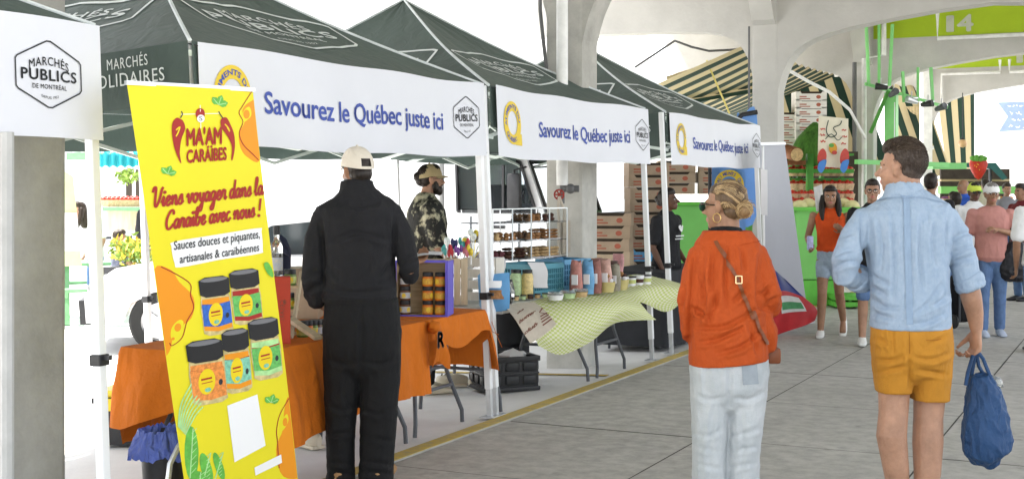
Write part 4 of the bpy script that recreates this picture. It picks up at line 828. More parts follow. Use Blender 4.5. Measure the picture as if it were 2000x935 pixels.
for k in range(3):
    b0 = W(1085 + k * 24, 585 - k * 3, 9.7 + k * .14); b0.z = .752; t = thing('salad_tub', f'clear plastic tub of {["pale dough", "herbs", "biscuits"][k]} on the table edge', 'tub', b0, (0, 0, k))
    mb = MB(); mb.lathe((0, 0, 0), [(0, 0), (.05, .001), (.062, .04), (0, .045)], 14); part('tub_body', mb, [paper, green_can, cook2][k], t, True); mb = MB(); mb.lathe((0, 0, 0), [(0, .044), (.064, .044), (.055, .062), (0, .066)], 14); part('lid', mb, pet, t, True)
bags = [(1125, 560, (.40, .17, .14), 'brown'), (1148, 555, (.12, .3, .5), 'blue'), (1163, 560, (.25, .10, .08), 'dark brown'), (1183, 550, (.5, .3, .25), 'rosy'), (1138, 578, (.62, .6, .57), 'white'), (1200, 548, (.22, .2, .15), 'black and white')]
for k, (x, y, c, n_) in enumerate(bags):
    b0 = W(x, y + 14, 10.2 + .07 * k); b0.z = .752; t = thing('bread_bag', f'{n_} printed paper bread bag right of the blue crates', 'bag', b0, group='bread bags on the table'); h = .26 - .12 * (k == 4) - .05 * (k == 5); m_ = mat('bag_paper_' + n_.replace(' ', '_'), c, .5, .35, 14, .5, 25)
    mb = MB(); mb.rings([[V(((.055 - .02 * abs(z - .3)) * math.cos(a) * (1 + .14 * noise.noise(V((a * 2, z * 4, k)))), (.04 - .03 * max(0, z - .5)) * math.sin(a) * (1 + .2 * noise.noise(V((a * 3, z * 5, k + 9)))), z * h + .01 * math.sin(a * 3 + k) * z)) for a in [2 * math.pi * i / 18 for i in range(18)]] for z in [i / 9 for i in range(10)]]); part('bag_body', mb, m_, t, True)
    mb = MB(); mb.box((.01, -.05, h * .45), (.05, .012, h * .3), bev=.003); part('paper_label', mb, paper, t)
rnd = random.Random(31)
for k in range(8):
    b0 = W(1120 + k * 12.5, 565 - (k % 2) * 3, 10.62 + .07 * k); b0.z = .752; n_ = ['amber', 'ivory', 'dark', 'amber', 'pink', 'ivory', 'dark', 'pink'][k]; c_ = dict(amber=(.42, .24, .06), ivory=(.62, .58, .48), dark=(.10, .06, .05), pink=(.5, .25, .25))[n_]
    t = thing('snack_packet', f'crinkled {n_} snack packet in the back row behind the bread bags, {["first", "second", "third", "fourth", "fifth", "sixth", "seventh", "last"][k]} from left', 'packet', b0, (0, 0, rnd.uniform(-.5, .5)), group='snack packets behind the bread bags'); h = rnd.uniform(.17, .27); m_ = mat('packet_' + n_, c_, .3, .4, 22, .5, 40)
    mb = MB(); mb.rings([[V(((.05 + .006 * math.sin(z * 9 + k)) * math.cos(a) * (1 + .2 * noise.noise(V((a, z * 4, k)))), max(.004, .034 * math.sin(math.pi * min(1, z * .8 + .2))) * math.sin(a), z * h)) for a in [2 * math.pi * i / 16 for i in range(16)]] for z in [i / 8 for i in range(9)]]); part('packet_body', mb, m_, t, True); mb = MB(); mb.box((0, -.036, h * .5), (.05, .008, h * .25), bev=.003); part('paper_label', mb, paper, t)
for k in range(5):
    b0 = W(592 + k * 9, 652, 7.35 + .02 * k); b0.z = .752; o_ = jar('gogrg'[k], b0, k, f'loose sauce jar standing on the orange cloth by the small rack, {["first", "second", "third", "fourth", "last"][k]} from left')
t = thing('wood_offcut', 'pale plank leaning against the small rack on the orange cloth', 'plank', W(592, 655, 7.15)); o = V(t.location); mb = MB(); mb.bar(W(566, 622, 7.3), W(622, 660, 7.1), .05, .02); part('plank', mb, wood2, t, off=o)
for k in range(4):
    b0 = W(1218 + k * 15, 553 - k * 2, 11.0 + .1 * k); b0.z = .752; t = thing('dip_tub', f'small white tub with a dark label beside the far checked cloth, {["first", "second", "third", "last"][k]} from left', 'tub', b0, group='white tubs by the far checked cloth'); mb = MB(); mb.lathe((0, 0, 0), [(0, 0), (.035, 0), (.042, .07), (0, .07)], 16); part('tub_body', mb, paper, t, True); mb = MB(); mb.lathe((0, 0, 0), [(.039, .02), (.0415, .052)], 16, cap=False); part('paper_label', mb, [choc, lab_g][k % 2], t, True); mb = MB(); mb.lathe((0, 0, 0), [(0, .068), (.045, .068), (.045, .08), (0, .081)], 16); part('lid', mb, [white_metal, black_pl][k % 2], t, True)
ker = mat('yellow_ceramic', (.5, .42, .18), .4)
for k, x in enumerate((1186, 1213)):
    b0 = W(x, 571 - k * 4, 10.4 + .25 * k); b0.z = .752; t = thing('paper_bowl', f'{["near", "far"][k]} mustard yellow bowl of wrapped snacks by the checked cloth', 'bowl', b0); mb = MB(); mb.lathe((0, 0, 0), [(0, 0), (.05, .002), (.068, .085), (.064, .085), (.048, .01), (0, .01)], 18); part('bowl', mb, ker, t, True)
    for q in range(6): mb = MB(); mb.ball((.03 * math.cos(q), .03 * math.sin(q), .09 + .02 * (q % 3)), (.025, .02, .02), 8, 6, jit=.3); part('snack', mb, [paper, choc, cook][q % 3], t, True)
t = thing('cloth_bag', 'cream cloth bag hanging from the red valve on the column', 'bag', W(1094, 395, 11.4)); o = V(t.location); mb = MB()
for s_ in (-1, 1): mb.tube([W(1092, 384, 11.4), W(1094 + 6 * s_ + 2, 410, 11.38), W(1098 + 5 * s_, 440, 11.36)], .012, 6)
part('handle', mb, linen, t, True, off=o); mb = MB().sheet(lambda a, b: W(1088 + a * 26, 432 + b * 62 + 3 * math.sin(a * 4), 11.36 + .03 * math.sin(a * 5)), 8, 8, .03); part('bag_body', mb, linen, t, True, off=o)

# ================================================================== UNDER THE TABLES
t = thing('collapsible_crate', 'black folding plastic crate with square panels under the linen bag', 'crate', (0, 0, 0)); bl = W(1000, 762, 10.35); bl.z = zg(bl.x); t.location = bl; t.rotation_euler = (0, 0, TH + R(22))
ww_, dd, hh = .44, .36, .27
for k, (c, L, rz) in enumerate((((0, 0), ww_, 0), ((ww_ / 2, dd / 2), dd, R(90)), ((0, dd), ww_, 0), ((-ww_ / 2, dd / 2), dd, R(90)))):
    mb = MB(); Rz = Matrix.Rotation(rz, 3, 'Z'); C0 = V((c[0], c[1], 0))
    def bb(p_, s_, bev=.004): mb.box(C0 + Rz @ V(p_), s_, Rz, bev=bev)
    bb((0, 0, hh / 2), (L, .014, hh)); sg = 1 if k in (2, 1) else -1; sg = {0: -1, 1: -1, 2: 1, 3: 1}[k]
    bb((0, sg * .011, hh - .02), (L + .02, .02, .04)); bb((0, sg * .011, .015), (L + .02, .02, .03)); bb((0, sg * .009, hh / 2), (L, .014, .016))
    for i in range(3):
        for z in (.085, .19): bb((-L / 2 + L * (i + .5) / 3, sg * .010, z), (L / 3 - .035, .012, .07), .012)
    part('crate_wall', mb, black_pl, t, True)
mb = MB(); mb.box((0, dd / 2, .02), (ww_, dd, .02)); part('crate_floor', mb, black_pl, t)
mb = MB(); mb.ball((.08, dd / 2, .24), (.12, .1, .06), 12, 8, jit=.5); mb2 = mb; single('crumpled_paper', mb, paper, 'crumpled white paper in the black folding crate', 'paper', bl, (0, 0, TH + R(22)), smooth=True)
t = thing('storage_bag', 'soft black bag slumped under the table behind the linen bag', 'bag', W(992, 690, 11.1)); o = V(t.location); o.z = zg(o.x); t.location = o
mb = MB(); mb.rings([[V((.20 * w2 * math.cos(a) * (1 + .1 * noise.noise(V((math.cos(a) * 2, math.sin(a) * 2, z * 5)))), .16 * w2 * math.sin(a), z)) for a in [2 * math.pi * i / 24 for i in range(24)]] for z, w2 in ((.29, .8), (.32, 1), (.42, 1.05), (.55, .95), (.62, .6), (.64, .2))]); mb.box((0, 0, .145), (.3, .24, .29), bev=.02); part('bag_body', mb, bk_c, t, True); mb = MB(); mb.tube([(-.1, -.05, .6), (-.06, -.08, .68), (.06, -.08, .68), (.1, -.05, .6)], .012, 6); part('handle', mb, bk_c, t, True)
t = thing('tool_box', 'black tool box with a yellow lid behind the left tent leg', 'tool box', W(258, 862, 8.45), (0, 0, TH - R(6))); t.location.z = zg(t.location.x)
mb = MB(); mb.rings([[V((sx * w2, sy * d2 + .16, z)) for sx, sy in ((-1, -1), (1, -1), (1, 1), (-1, 1))] for w2, d2, z in ((.23, .13, 0), (.25, .15, .27), (.27, .17, .275), (.27, .17, .31))]); part('box_body', mb, black_pl, t)
yl = mat('yellow_plastic', (.72, .53, .02), .4); mb = MB(); mb.box((0, .16, .335), (.5, .3, .05), bev=.015); mb.box((.02, .16, .37), (.3, .08, .03), bev=.01); part('lid', mb, yl, t, True)
mb = MB(); mb.box((.1, -.003, .12), (.08, .012, .1), bev=.003); part('sticker', mb, mat('cream_sticker', (.7, .62, .3), .5, .4, 60), t)
for x in (-.15, .15): mb = MB(); mb.box((x, -.008, .27), (.05, .02, .08), bev=.004); part('latch', mb, yl, t)
t = thing('waste_bin', 'small black bin lined with a crumpled blue bag beside the yellow banner', 'bin', (0, 0, 0)); q = W(322, 900, 6.35); q.z = zg(q.x); t.location = q
mb = MB(); mb.lathe((0, 0, 0), [(0, 0), (.092, 0), (.118, .42), (.112, .42), (.085, .01), (0, .012)], 28); part('bin_body', mb, black_pl, t, True)
lin = mat('blue_liner_film', (.13, .19, .62), .18, .2, 10, .5, 18, transl=.35, fold=1, fs=16); n_ = 96; rr = []
for z, r_ in ((.305, .150), (.335, .155), (.37, .148), (.405, .139), (.43, .129), (.438, .118), (.425, .110), (.35, .105)):
    ring = []; z0_ = z - .16
    for i in range(n_):
        a = 2 * math.pi * i / n_; c_ = V((math.cos(a), math.sin(a), 0)); w = 1 + (.20 * noise.noise(c_ * 2.5 + V((0, 0, z * 8))) + .09 * noise.noise(c_ * 8 + V((0, 0, z * 14)))) * (1 if z0_ < .25 else .5)
        ring.append(V((r_ * w * c_.x, r_ * w * c_.y, z + .05 * noise.noise(c_ * 2 + V((0, 0, 4))) * (1 if z0_ < .21 else .5) + .02 * noise.noise(c_ * 7))))
    rr.append(ring)
mb = MB(); mb.rings(rr, cap=False); part('bag_liner', mb, lin, t, True, 80)
t = thing('folding_stool', 'bent grey metal stool leg leaning behind the yellow banner', 'stool', W(345, 900, 6.2)); o = V(t.location); o.z = 0; t.location = o
mb = MB(); mb.tube([W(364, 850, 6.25), W(348, 872, 6.2), W(332, 905, 6.15), W(326, 960, 6.15), W(325, 1020, 6.18)], .013, 8); mb.tube([W(364, 850, 6.25), W(395, 850, 6.5), W(400, 1010, 6.5)], .013, 8); part('leg', mb, alu, t, True, off=o)
mb = MB(); mb.box(W(385, 848, 6.45), (.2, .2, .025), bev=.01); part('seat', mb, black_pl, t, off=o)
clog = mat('beige_clog', (.58, .52, .40), .6, .05, 8)
def shoe(x, y, Z, label, m_, rz, k=1, name='clog', cat='shoe'):
    b0 = W(x, y, Z); b0.z = zg(b0.x); t = thing(name, label, cat, b0, (0, 0, rz)); mb = MB(); mb.rings([[V((.05 * k * w * math.cos(a), (yy * .27 - .13) * k, max(.0, .045 + h * math.sin(a)) * k)) for a in [2 * math.pi * i / 14 for i in range(14)]] for yy, w, h in ((0, .35, .03), (.08, .7, .045), (.35, .8, .06), (.55, .95, .055), (.8, 1.0, .045), (.95, .75, .035), (1, .3, .02))]); part('upper', mb, m_, t, True)
    mb = MB(); mb.box((0, 0, .012 * k), (.085 * k, .25 * k, .02 * k), bev=.008); part('sole', mb, m_, t)
    for i in range(4): mb = MB(); mb.ball(((i % 2 - .5) * .03, .06 + .03 * (i // 2), .093 * k), .006, 6, 4); part('vent_hole', mb, black_pl, t)
shoe(884, 752, 10.8, 'beige clog under the table behind the crossbar, left of the pair', clog, 1.9); shoe(948, 764, 10.6, 'beige clog beside the tent leg, right of the pair', clog, 2.2)
shoe(598, 858, 8.2, 'pale shoe peeking under the orange cloth beside the yellow banner', clog, 1.2, 1.1, 'shoe')
# ================================================================== PEOPLE
def remesh(mb, vox, it=4, disp=None, fac=.5):
    me = bpy.data.meshes.new('t'); me.from_pydata([tuple(v) for v in mb.v], [], mb.f); bm = bmesh.new(); bm.from_mesh(me); bmesh.ops.recalc_face_normals(bm, faces=bm.faces[:]); bm.to_mesh(me); bm.free()
    o = bpy.data.objects.new('t', me); COL.objects.link(o); r = o.modifiers.new('r', 'REMESH'); r.mode = 'VOXEL'; r.voxel_size = vox
    if it: s_ = o.modifiers.new('s', 'SMOOTH'); s_.iterations = it; s_.factor = fac
    bpy.context.view_layer.update(); dg = bpy.context.evaluated_depsgraph_get(); res = bpy.data.meshes.new_from_object(o.evaluated_get(dg))
    bpy.data.objects.remove(o); bpy.data.meshes.remove(me)
    if disp:
        ns = [v.normal.copy() for v in res.vertices]
        for v, n in zip(res.vertices, ns): v.co = v.co + n * disp(v.co, n)
    res.materials.clear(); res.polygons.foreach_set('use_smooth', [True] * len(res.polygons)); res.update(); return res
def folds(amp, s=(9, 9, 4), ridge=.6, seed=0, z0=-9):
    S = V(s); sd_ = V((seed, seed * 2, 0))
    def f(co, n):
        p = V((co.x * S.x, co.y * S.y, co.z * S.z)) + sd_; w = noise.noise_vector(p * .6) * .7; a = noise.noise(p + w); b = noise.noise(p * 2.3 + w + V((5, 5, 5)))
        return min(1, max(0, (co.z - z0) / .09)) * amp * (a * (1 - ridge) + ridge * ((1 - abs(b)) ** 3 - .45) + .25 * noise.noise(p * 5))
    return f
import numpy as np
def creases(me, lines, Z, depth=.011, w=5.0):                # pressed-in creases drawn as polylines on the back of a garment (metres at distance Z)
    n = len(me.vertices); co = np.empty(n * 3); me.vertices.foreach_get('co', co); co = co.reshape(-1, 3); no = np.empty(n * 3); me.vertices.foreach_get('normal', no); no = no.reshape(-1, 3)
    zc = co @ np.array(CF); xc = co @ np.array(CR); P = np.stack([1000 + FPX * xc / zc, 362 - FPX * (co[:, 2] - CH) / zc], 1); fac = np.clip(-(no @ np.array(CF)) * 2 + .6, 0, 1); dis = np.zeros(n)
    for ln in lines:
        pts = smooth_pts(ln, 6) if len(ln) > 2 else ln; best = np.full(n, 1e9); sgn = np.zeros(n); tt = np.zeros(n); m = len(pts) - 1
        for i in range(m):
            a = np.array(pts[i]); b = np.array(pts[i + 1]); d = b - a; L2 = d @ d + 1e-9; t = np.clip(((P - a) @ d) / L2, 0, 1); q = P - (a + t[:, None] * d); dd = np.hypot(q[:, 0], q[:, 1]); k = dd < best
            best[k] = dd[k]; sgn[k] = np.sign(d[0] * q[k, 1] - d[1] * q[k, 0]); tt[k] = (i + t[k]) / m
        s_ = best * sgn; env = np.sin(np.pi * np.clip(tt * .9 + .05, 0, 1)) ** .6
        dis += env * depth * (-np.exp(-(s_ / w) ** 2) + .75 * np.exp(-((s_ - 1.7 * w) / (1.1 * w)) ** 2) + .25 * np.exp(-((s_ + 1.9 * w) / (1.3 * w)) ** 2))
    co += no * (dis * fac)[:, None]; me.vertices.foreach_set('co', co.reshape(-1)); me.update(); return me
def loft(mb, rings, n=16, ex=2.0, side=None, round_ends=True):   # rings: (centre, half width, half depth)
    k = len(rings); P = [V(r[0]) for r in rings]; out = []
    def ring(c, a, b, T):
        sd_ = side if side is not None else CR; A = sd_ - sd_.dot(T) * T
        if A.length < .05: A = CF - CF.dot(T) * T
        A.normalize(); B = T.cross(A); pts = []
        for j in range(n):
            t = 2 * math.pi * j / n; x, y = math.cos(t), math.sin(t); pts.append(c + A * a * math.copysign(abs(x) ** (2 / ex), x) + B * b * math.copysign(abs(y) ** (2 / ex), y))
        return pts
    for i in range(k):
        T = (P[min(i + 1, k - 1)] - P[max(i - 1, 0)]).normalized(); a, b = rings[i][1], rings[i][2]
        if i == 0 and round_ends: out.append(ring(P[i] - T * min(a, b) * .6, a * .45, b * .45, T)); out.append(ring(P[i] - T * min(a, b) * .35, a * .8, b * .8, T))
        out.append(ring(P[i], a, b, T))
        if i == k - 1 and round_ends: out.append(ring(P[i] + T * min(a, b) * .35, a * .8, b * .8, T)); out.append(ring(P[i] + T * min(a, b) * .6, a * .45, b * .45, T))
    mb.rings(out)
def limb(mb, pts, rs, n=12):
    Q = [V(p) for p in pts]; loft(mb, [(q, r, r) for q, r in zip(Q, rs)], n)
def hand(mb, wr, d, nrm, th, curl=.4, s=1.0, spread=1.0):   # d: towards the fingertips, nrm: the way the palm faces, th: thumb side
    d, nrm, th = d.normalized(), nrm.normalized(), th.normalized()
    loft(mb, [(wr - d * .015 * s, .026 * s, .019 * s), (wr + d * .025 * s, .032 * s, .017 * s), (wr + d * .06 * s, .040 * s, .016 * s), (wr + d * .088 * s, .038 * s, .013 * s)], 12, side=th)
    for k, ln in enumerate((.92, 1.05, 1.0, .8)):
        b = wr + d * (.085 - .004 * abs(k - 1.2)) * s + th * (.029 - .0195 * k) * s * spread; a = 0; pts = [b - d * .02 * s, b]; q = b
        for seg, l_ in enumerate((.042, .027, .021)):
            a += curl * (.8, 1.2, .8)[seg]; dd = d * math.cos(a) + nrm * math.sin(a); q = q + dd * l_ * ln * s; pts.append(q)
        limb(mb, pts, [.0095 * s, .0092 * s, .0085 * s, .0078 * s, .0066 * s], 8)
    b = wr + d * .02 * s + th * .024 * s; dd = (d * .75 + th * .65 + nrm * .25).normalized(); q1 = b + dd * .042 * s; q2 = q1 + (d * .85 + th * .2 + nrm * .45 * curl * 2).normalized() * .03 * s; q3 = q2 + (d * .9 + nrm * .5 * curl * 2).normalized() * .024 * s
    limb(mb, [b, q1, q2, q3], [.014 * s, .0115 * s, .0095 * s, .0075 * s], 8)
class Head:                                                  # local frame: right, forward, up; origin at ear level
    def __init__(s, c, fwd, k=1.0, up=UP):
        s.c = V(c); s.f = fwd.normalized(); s.u = (up - up.dot(s.f) * s.f).normalized(); s.r = s.f.cross(s.u); s.k = k
    def w(s, x, y, z): return s.c + (s.r * x + s.f * y + s.u * z) * s.k
    def l(s, p): d = (p - s.c) / s.k; return V((d.dot(s.r), d.dot(s.f), d.dot(s.u)))
    def M(s): return Matrix((s.r, s.f, s.u)).transposed()
    def ell(s, mb, c, r, n=20, k=14): mb.ball(s.w(*c), tuple(x * s.k for x in r), n, k, M=s.M())
    def build(s, mb, nose=1.0, neck=None, nr=.058, jaw=1.0):
        s.ell(mb, (0, -.012, .032), (.074, .094, .086)); s.ell(mb, (0, .026, -.03), (.063, .066, .078)); s.ell(mb, (0, .044, -.072), (.047 * jaw, .046, .042)); s.ell(mb, (0, .066, -.092), (.026 * jaw, .026, .022))
        s.ell(mb, (0, .07, .02), (.055, .024, .016)); s.ell(mb, (-.036, .062, -.03), (.022, .026, .02)); s.ell(mb, (.036, .062, -.03), (.022, .026, .02))
        limb(mb, [s.w(0, .088, .012), s.w(0, .102, -.012), s.w(0, .114 + .006 * nose, -.033)], [.009 * s.k, .011 * s.k, .0145 * s.k * nose], 8); s.ell(mb, (-.012, .098, -.036), (.009, .011, .008)); s.ell(mb, (.012, .098, -.036), (.009, .011, .008))
        s.ell(mb, (0, .092, -.060), (.022, .011, .006)); s.ell(mb, (0, .090, -.071), (.019, .012, .007))
        for q in (-1, 1): s.ell(mb, (q * .074, -.006, -.012), (.009, .019, .031)); s.ell(mb, (q * .080, -.014, .002), (.008, .014, .018)); s.ell(mb, (q * .030, .078, .001), (.013, .010, .010))
        if neck is not None: limb(mb, [s.w(0, -.02, .0), s.w(0, -.018, -.07), V(neck)], [nr * s.k * .95, nr * s.k, nr * s.k * 1.12], 14)
    def paint(s, me, skin, hairc, lips, eyes=True, beard=None):
        ms = [skin, lips, mat('eye_white', (.6, .57, .53), .25, 0), mat('dark_iris', (.02, .012, .008), .2, 0), hairc]
        for m in ms: me.materials.append(m)
        for p in me.polygons:
            q = s.l(p.center)
            if abs(q.x) > .1 or q.y < -.02 or abs(q.z) > .15: continue
            ax = abs(q.x); i = 0
            if q.y > .082 and ax < .023 - .25 * abs(q.z + .066) and abs(q.z + .066) < .0115: i = 1
            if eyes and q.y > .06 and ((ax - .030) / .0125) ** 2 + ((q.z - .001) / .0062) ** 2 < 1: i = 3 if abs(ax - .030) < .0058 else 2
            if q.y > .05 and .012 < ax < .048 and abs(q.z - .019 + .25 * abs(ax - .032)) < .0045: i = 4
            if eyes and q.y > .06 and abs(ax - .030) < .0135 and abs(q.z - .008) < .0022: i = 3
            if beard and beard(q): i = 4
            p.material_index = i
def skin_mat(name, c): 
    m = mat('skin_' + name, c, .48, .22, 9, .22, 120); m.node_tree.nodes['Principled BSDF'].inputs['Subsurface Weight'].default_value = .12; m.node_tree.nodes['Principled BSDF'].inputs['Subsurface Radius'].default_value = (.012, .005, .003); return m
def hair_mat(name, c, c2): return mat('hair_' + name, c, .42, .3, 38, .7, 60, stretch=(1, 1, .12), col2=c2, spec=.3)
def lips_mat(name, c): return mat('lips_' + name, c, .4, .05)
H_DK = hair_mat('dark', (.010, .007, .006), (.035, .026, .02)); H_BR = hair_mat('brown', (.022, .014, .009), (.06, .042, .028)); H_GR = hair_mat('grey', (.12, .11, .10), (.3, .28, .26)); H_BL = hair_mat('blonde', (.12, .065, .025), (.52, .36, .17))
S_FAIR, S_TAN, S_BRN, S_DARK = skin_mat('fair', (.36, .20, .128)), skin_mat('tan', (.31, .168, .10)), skin_mat('brown', (.27, .135, .075)), skin_mat('deep', (.11, .052, .03))
L_FAIR, L_DK = lips_mat('rose', (.42, .15, .12)), lips_mat('plum', (.13, .045, .04))
def pt(name, me, m, parent, o): 
    for v in me.vertices: v.co = v.co - o
    return link(name, me, m if isinstance(m, list) else [m], parent)
def body(name, me, parent, o):
    for v in me.vertices: v.co = v.co - o
    ob = bpy.data.objects.new(name, me); COL.objects.link(ob); ob.parent = parent; return ob
black_k = mat('black_knit', (.012, .012, .014), .9, .2, 8, .35, 160, fold=.28, fs=9); black_j = mat('black_jersey', (.0048, .0048, .0054), .85, .2, 6, .3, 140, fold=.28, fs=9)
cap_w = mat('cream_cap_cotton', (.66, .60, .51), .85, .06, 10, .4, 140); sole_w = mat('white_rubber', (.75, .75, .72), .5)
def capmesh(h, ma, parent, o, brim_dir=1, ext=.012, strap=False, name='cap'):
    mb = MB(); n, k = 36, 12; rr = []
    for i in range(k + 1):
        a = i / k * math.pi / 2; rr.append([h.w(.084 * math.cos(a) ** .8 * math.cos(t) * (1 + ext), -.010 + .104 * math.cos(a) ** .8 * math.sin(t) * (1 + ext), (.022 + .112 * math.sin(a)) - (.022 if math.sin(t) < 0 else 0) * math.cos(a) * -math.sin(t)) for t in [2 * math.pi * j / n for j in range(n)]])
    if strap:                                                # cut the arched opening over the back strap
        vs = [p for r in rr for p in r]; fs = []
        for i in range(k):
            for j in range(n):
                t = 2 * math.pi * (j + .5) / n; back = abs(t - 1.5 * math.pi) < (.0, .42, .40, .28)[min(i, 3)]
                if back and 1 <= i <= 3: continue
                fs.append((i * n + j, i * n + (j + 1) % n, (i + 1) * n + (j + 1) % n, (i + 1) * n + j))
        mb.add(vs, fs)
    else: mb.rings(rr, cap=False)
    mb.ball(h.w(0, -.01, .134), .008, 8, 6)
    cp = part(name, mb, ma, parent, True, 70, off=o)
    mb = MB().sheet(lambda a, b: h.w((a - .5) * (.15 - .03 * b), .085 - .055 * (2 * (a - .5)) ** 2 * (1) + b * (.075 - .03 * (2 * a - 1) ** 2), .036 - .012 * b - .022 * (2 * a - 1) ** 2), 14, 8, .004); part('brim', mb, ma, cp, True, 60, off=o); return cp
def px_rings(Z, L): return [(W(a, b, Z + dz), w * Z / FPX, dp) for a, b, dz, w, dp in L]

# ---- man in black at the orange table
Z = 7.02; o = W(702, 945, Z); o.z = 0
t = thing('person', 'man in a black knit top, black trousers and cream cap, holding a leaflet', 'person', o)
hd = Head(W(697, 333, Z + .02), CF * .82 - CR * .57 + UP * -.05, .97)
mb = MB(); hd.build(mb, 1.1, W(697, 385, Z), .064)
loft(mb, px_rings(Z, [(703, 640, 0, 62, .10), (703, 590, 0, 60, .105), (702, 520, 0, 62, .10), (700, 450, 0, 70, .10), (700, 412, 0, 55, .075), (698, 385, 0, 32, .06)]))
for x0, x1, x2 in ((670, 668, 668), (738, 738, 737)): limb(mb, [W(x0, 640, Z), W(x1, 775, Z - .02), W(x2, 905, Z), W(x2, 930, Z)], [.085, .058, .042, .042])
handR = W(812, 507, Z + .20); limb(mb, [W(758, 438, Z), W(787, 466, Z - .01), W(800, 525, Z - .03), W(806, 515, Z + .15)], [.034, .040, .042, .032]); limb(mb, [W(642, 438, Z), W(615, 468, Z - .01), W(608, 545, Z - .04), W(625, 585, Z + .16)], [.034, .040, .043, .032])
hand(mb, W(806, 514, Z + .15), CF * .85 + CR * .4 + UP * .15, UP, -CR * .9 + CF * .4, .5); hand(mb, W(625, 585, Z + .16), CF * .8 + UP * -.3, CR, UP, .5)
for x in (668, 737): loft(mb, [(W(x, 930, Z + .0), .04, .05), (W(x, 938, Z + .12), .04, .04)], side=CR)
me = remesh(mb, .008, 3); hd.paint(me, S_BRN, H_DK, L_DK, beard=lambda q: q.z < -.045 and q.y > .0 and q.z > -.12 and not (abs(q.x) < .022 and abs(q.z + .066) < .01)); body('body', me, t, o)
mb = MB()
loft(mb, px_rings(Z, [(703, 588, 0, 72, .135), (703, 560, 0, 72, .142), (702, 500, 0, 70, .138), (701, 450, 0, 77, .138), (700, 425, 0, 85, .135), (700, 405, 0, 83, .118), (700, 393, 0, 68, .10), (699, 382, 0, 48, .086), (698, 371, 0, 36.5, .075), (697, 363, 0, 33.5, .070), (697, 354, .005, 32, .068)]), 22, 2.3, round_ends=False)
limb(mb, [W(767, 422, Z), W(787, 462, Z - .01), W(800, 522, Z - .03), W(800, 538, Z + .02), W(800, 528, Z + .13)], [.062, .060, .054, .052, .038])
limb(mb, [W(633, 422, Z), W(615, 468, Z - .01), W(608, 545, Z - .04), W(612, 575, Z + .02), W(622, 587, Z + .13)], [.062, .060, .054, .050, .038])
limb(mb, [W(622, 560, Z - .01), W(618, 590, Z + .03)], [.055, .05])
me = creases(remesh(mb, .007, 5, folds(.004, (8, 8, 4), .7, 1)), [[(626, 415), (630, 470), (634, 560)], [(772, 412), (768, 470), (773, 560)], [(782, 520), (800, 505), (815, 500)], [(780, 545), (800, 552)], [(598, 545), (612, 530), (626, 528)], [(600, 570), (616, 560)], [(640, 560), (690, 572), (760, 566)], [(650, 470), (700, 455), (755, 468)], [(668, 398), (700, 404), (735, 398)], [(640, 520), (665, 545)], [(766, 510), (742, 545)]], Z, .012, 5); kn = pt('sweater', me, black_k, t, o)
mb = MB(); loft(mb, px_rings(Z, [(703, 590, 0, 73.5, .14), (703, 581, 0, 74, .142)]), 30, 2.3, round_ends=False); part('ribbed_hem', mb, black_j, kn, True, off=o)
mb = MB(); loft(mb, px_rings(Z, [(706, 588, 0, 72, .135), (707, 630, 0, 76, .15), (707, 680, 0, 75, .145), (707, 715, 0, 68, .12)]), 22, 2.4)
for a in ([(672, 640, 42), (668, 740, 37), (666, 800, 31), (665, 850, 28), (666, 925, 27), (664, 938, 29)], [(744, 640, 41), (743, 740, 39), (740, 800, 37), (738, 850, 35), (735, 920, 34), (735, 936, 35)]): loft(mb, [(W(x, y, Z), w * Z / FPX, .115 - .00008 * (y - 640)) for x, y, w in a], 16, 2.3, round_ends=False)
me = creases(remesh(mb, .008, 4, folds(.005, (7, 7, 4), .7, 3)), [[(706, 600), (706, 690), (700, 750)], [(640, 700), (675, 712), (700, 705)], [(712, 705), (745, 712), (778, 698)], [(642, 790), (668, 800), (690, 792)], [(706, 800), (740, 808), (772, 796)], [(645, 850), (690, 842)], [(704, 850), (770, 862)], [(642, 900), (690, 908)], [(702, 898), (768, 908)], [(644, 922), (688, 924)], [(704, 920), (764, 926)]], Z, .0075, 5); pt('trousers', me, black_j, t, o)
tan_l = mat('tan_suede', (.35, .2, .09), .8, .15, 12); 
for x, dx in ((664, -.02), (738, .03)):
    mb = MB(); a = W(x, 938, Z); a.z = .05; 
    loft(mb, [(a + CF * -.07 + UP * -.005, .035, .045), (a + CF * -.03, .045, .05), (a + CF * .08 + CR * dx, .05, .04), (a + CF * .18 + CR * dx * 1.6, .04, .028)], 14, 2.4, side=CR); part('shoe', mb, tan_l, t, True, off=o)
capmesh(hd, cap_w, t, o, ext=.06, strap=True)
mb = MB(); hd.ell(mb, (0, -.012, .03), (.0775, .098, .088)); hd.ell(mb, (0, -.04, -.02), (.067, .064, .058)); part('hair', mb, H_DK, t, True, off=o)
t2 = thing('leaflet', 'printed leaflet in the hand of the man in black', 'leaflet', handR); mb = MB().sheet(lambda a, b: W(806 + a * 58, 503 - a * 8 - b * 6, Z + .15 + b * .16 + a * .05) + V((0, 0, .008 * math.sin(a * 4))), 8, 6, .0015); part('sheet', mb, mat('leaflet_print', (.5, .52, .6), .5, .35, 25, col2=(.75, .74, .7)), t2, True, off=V(handR))

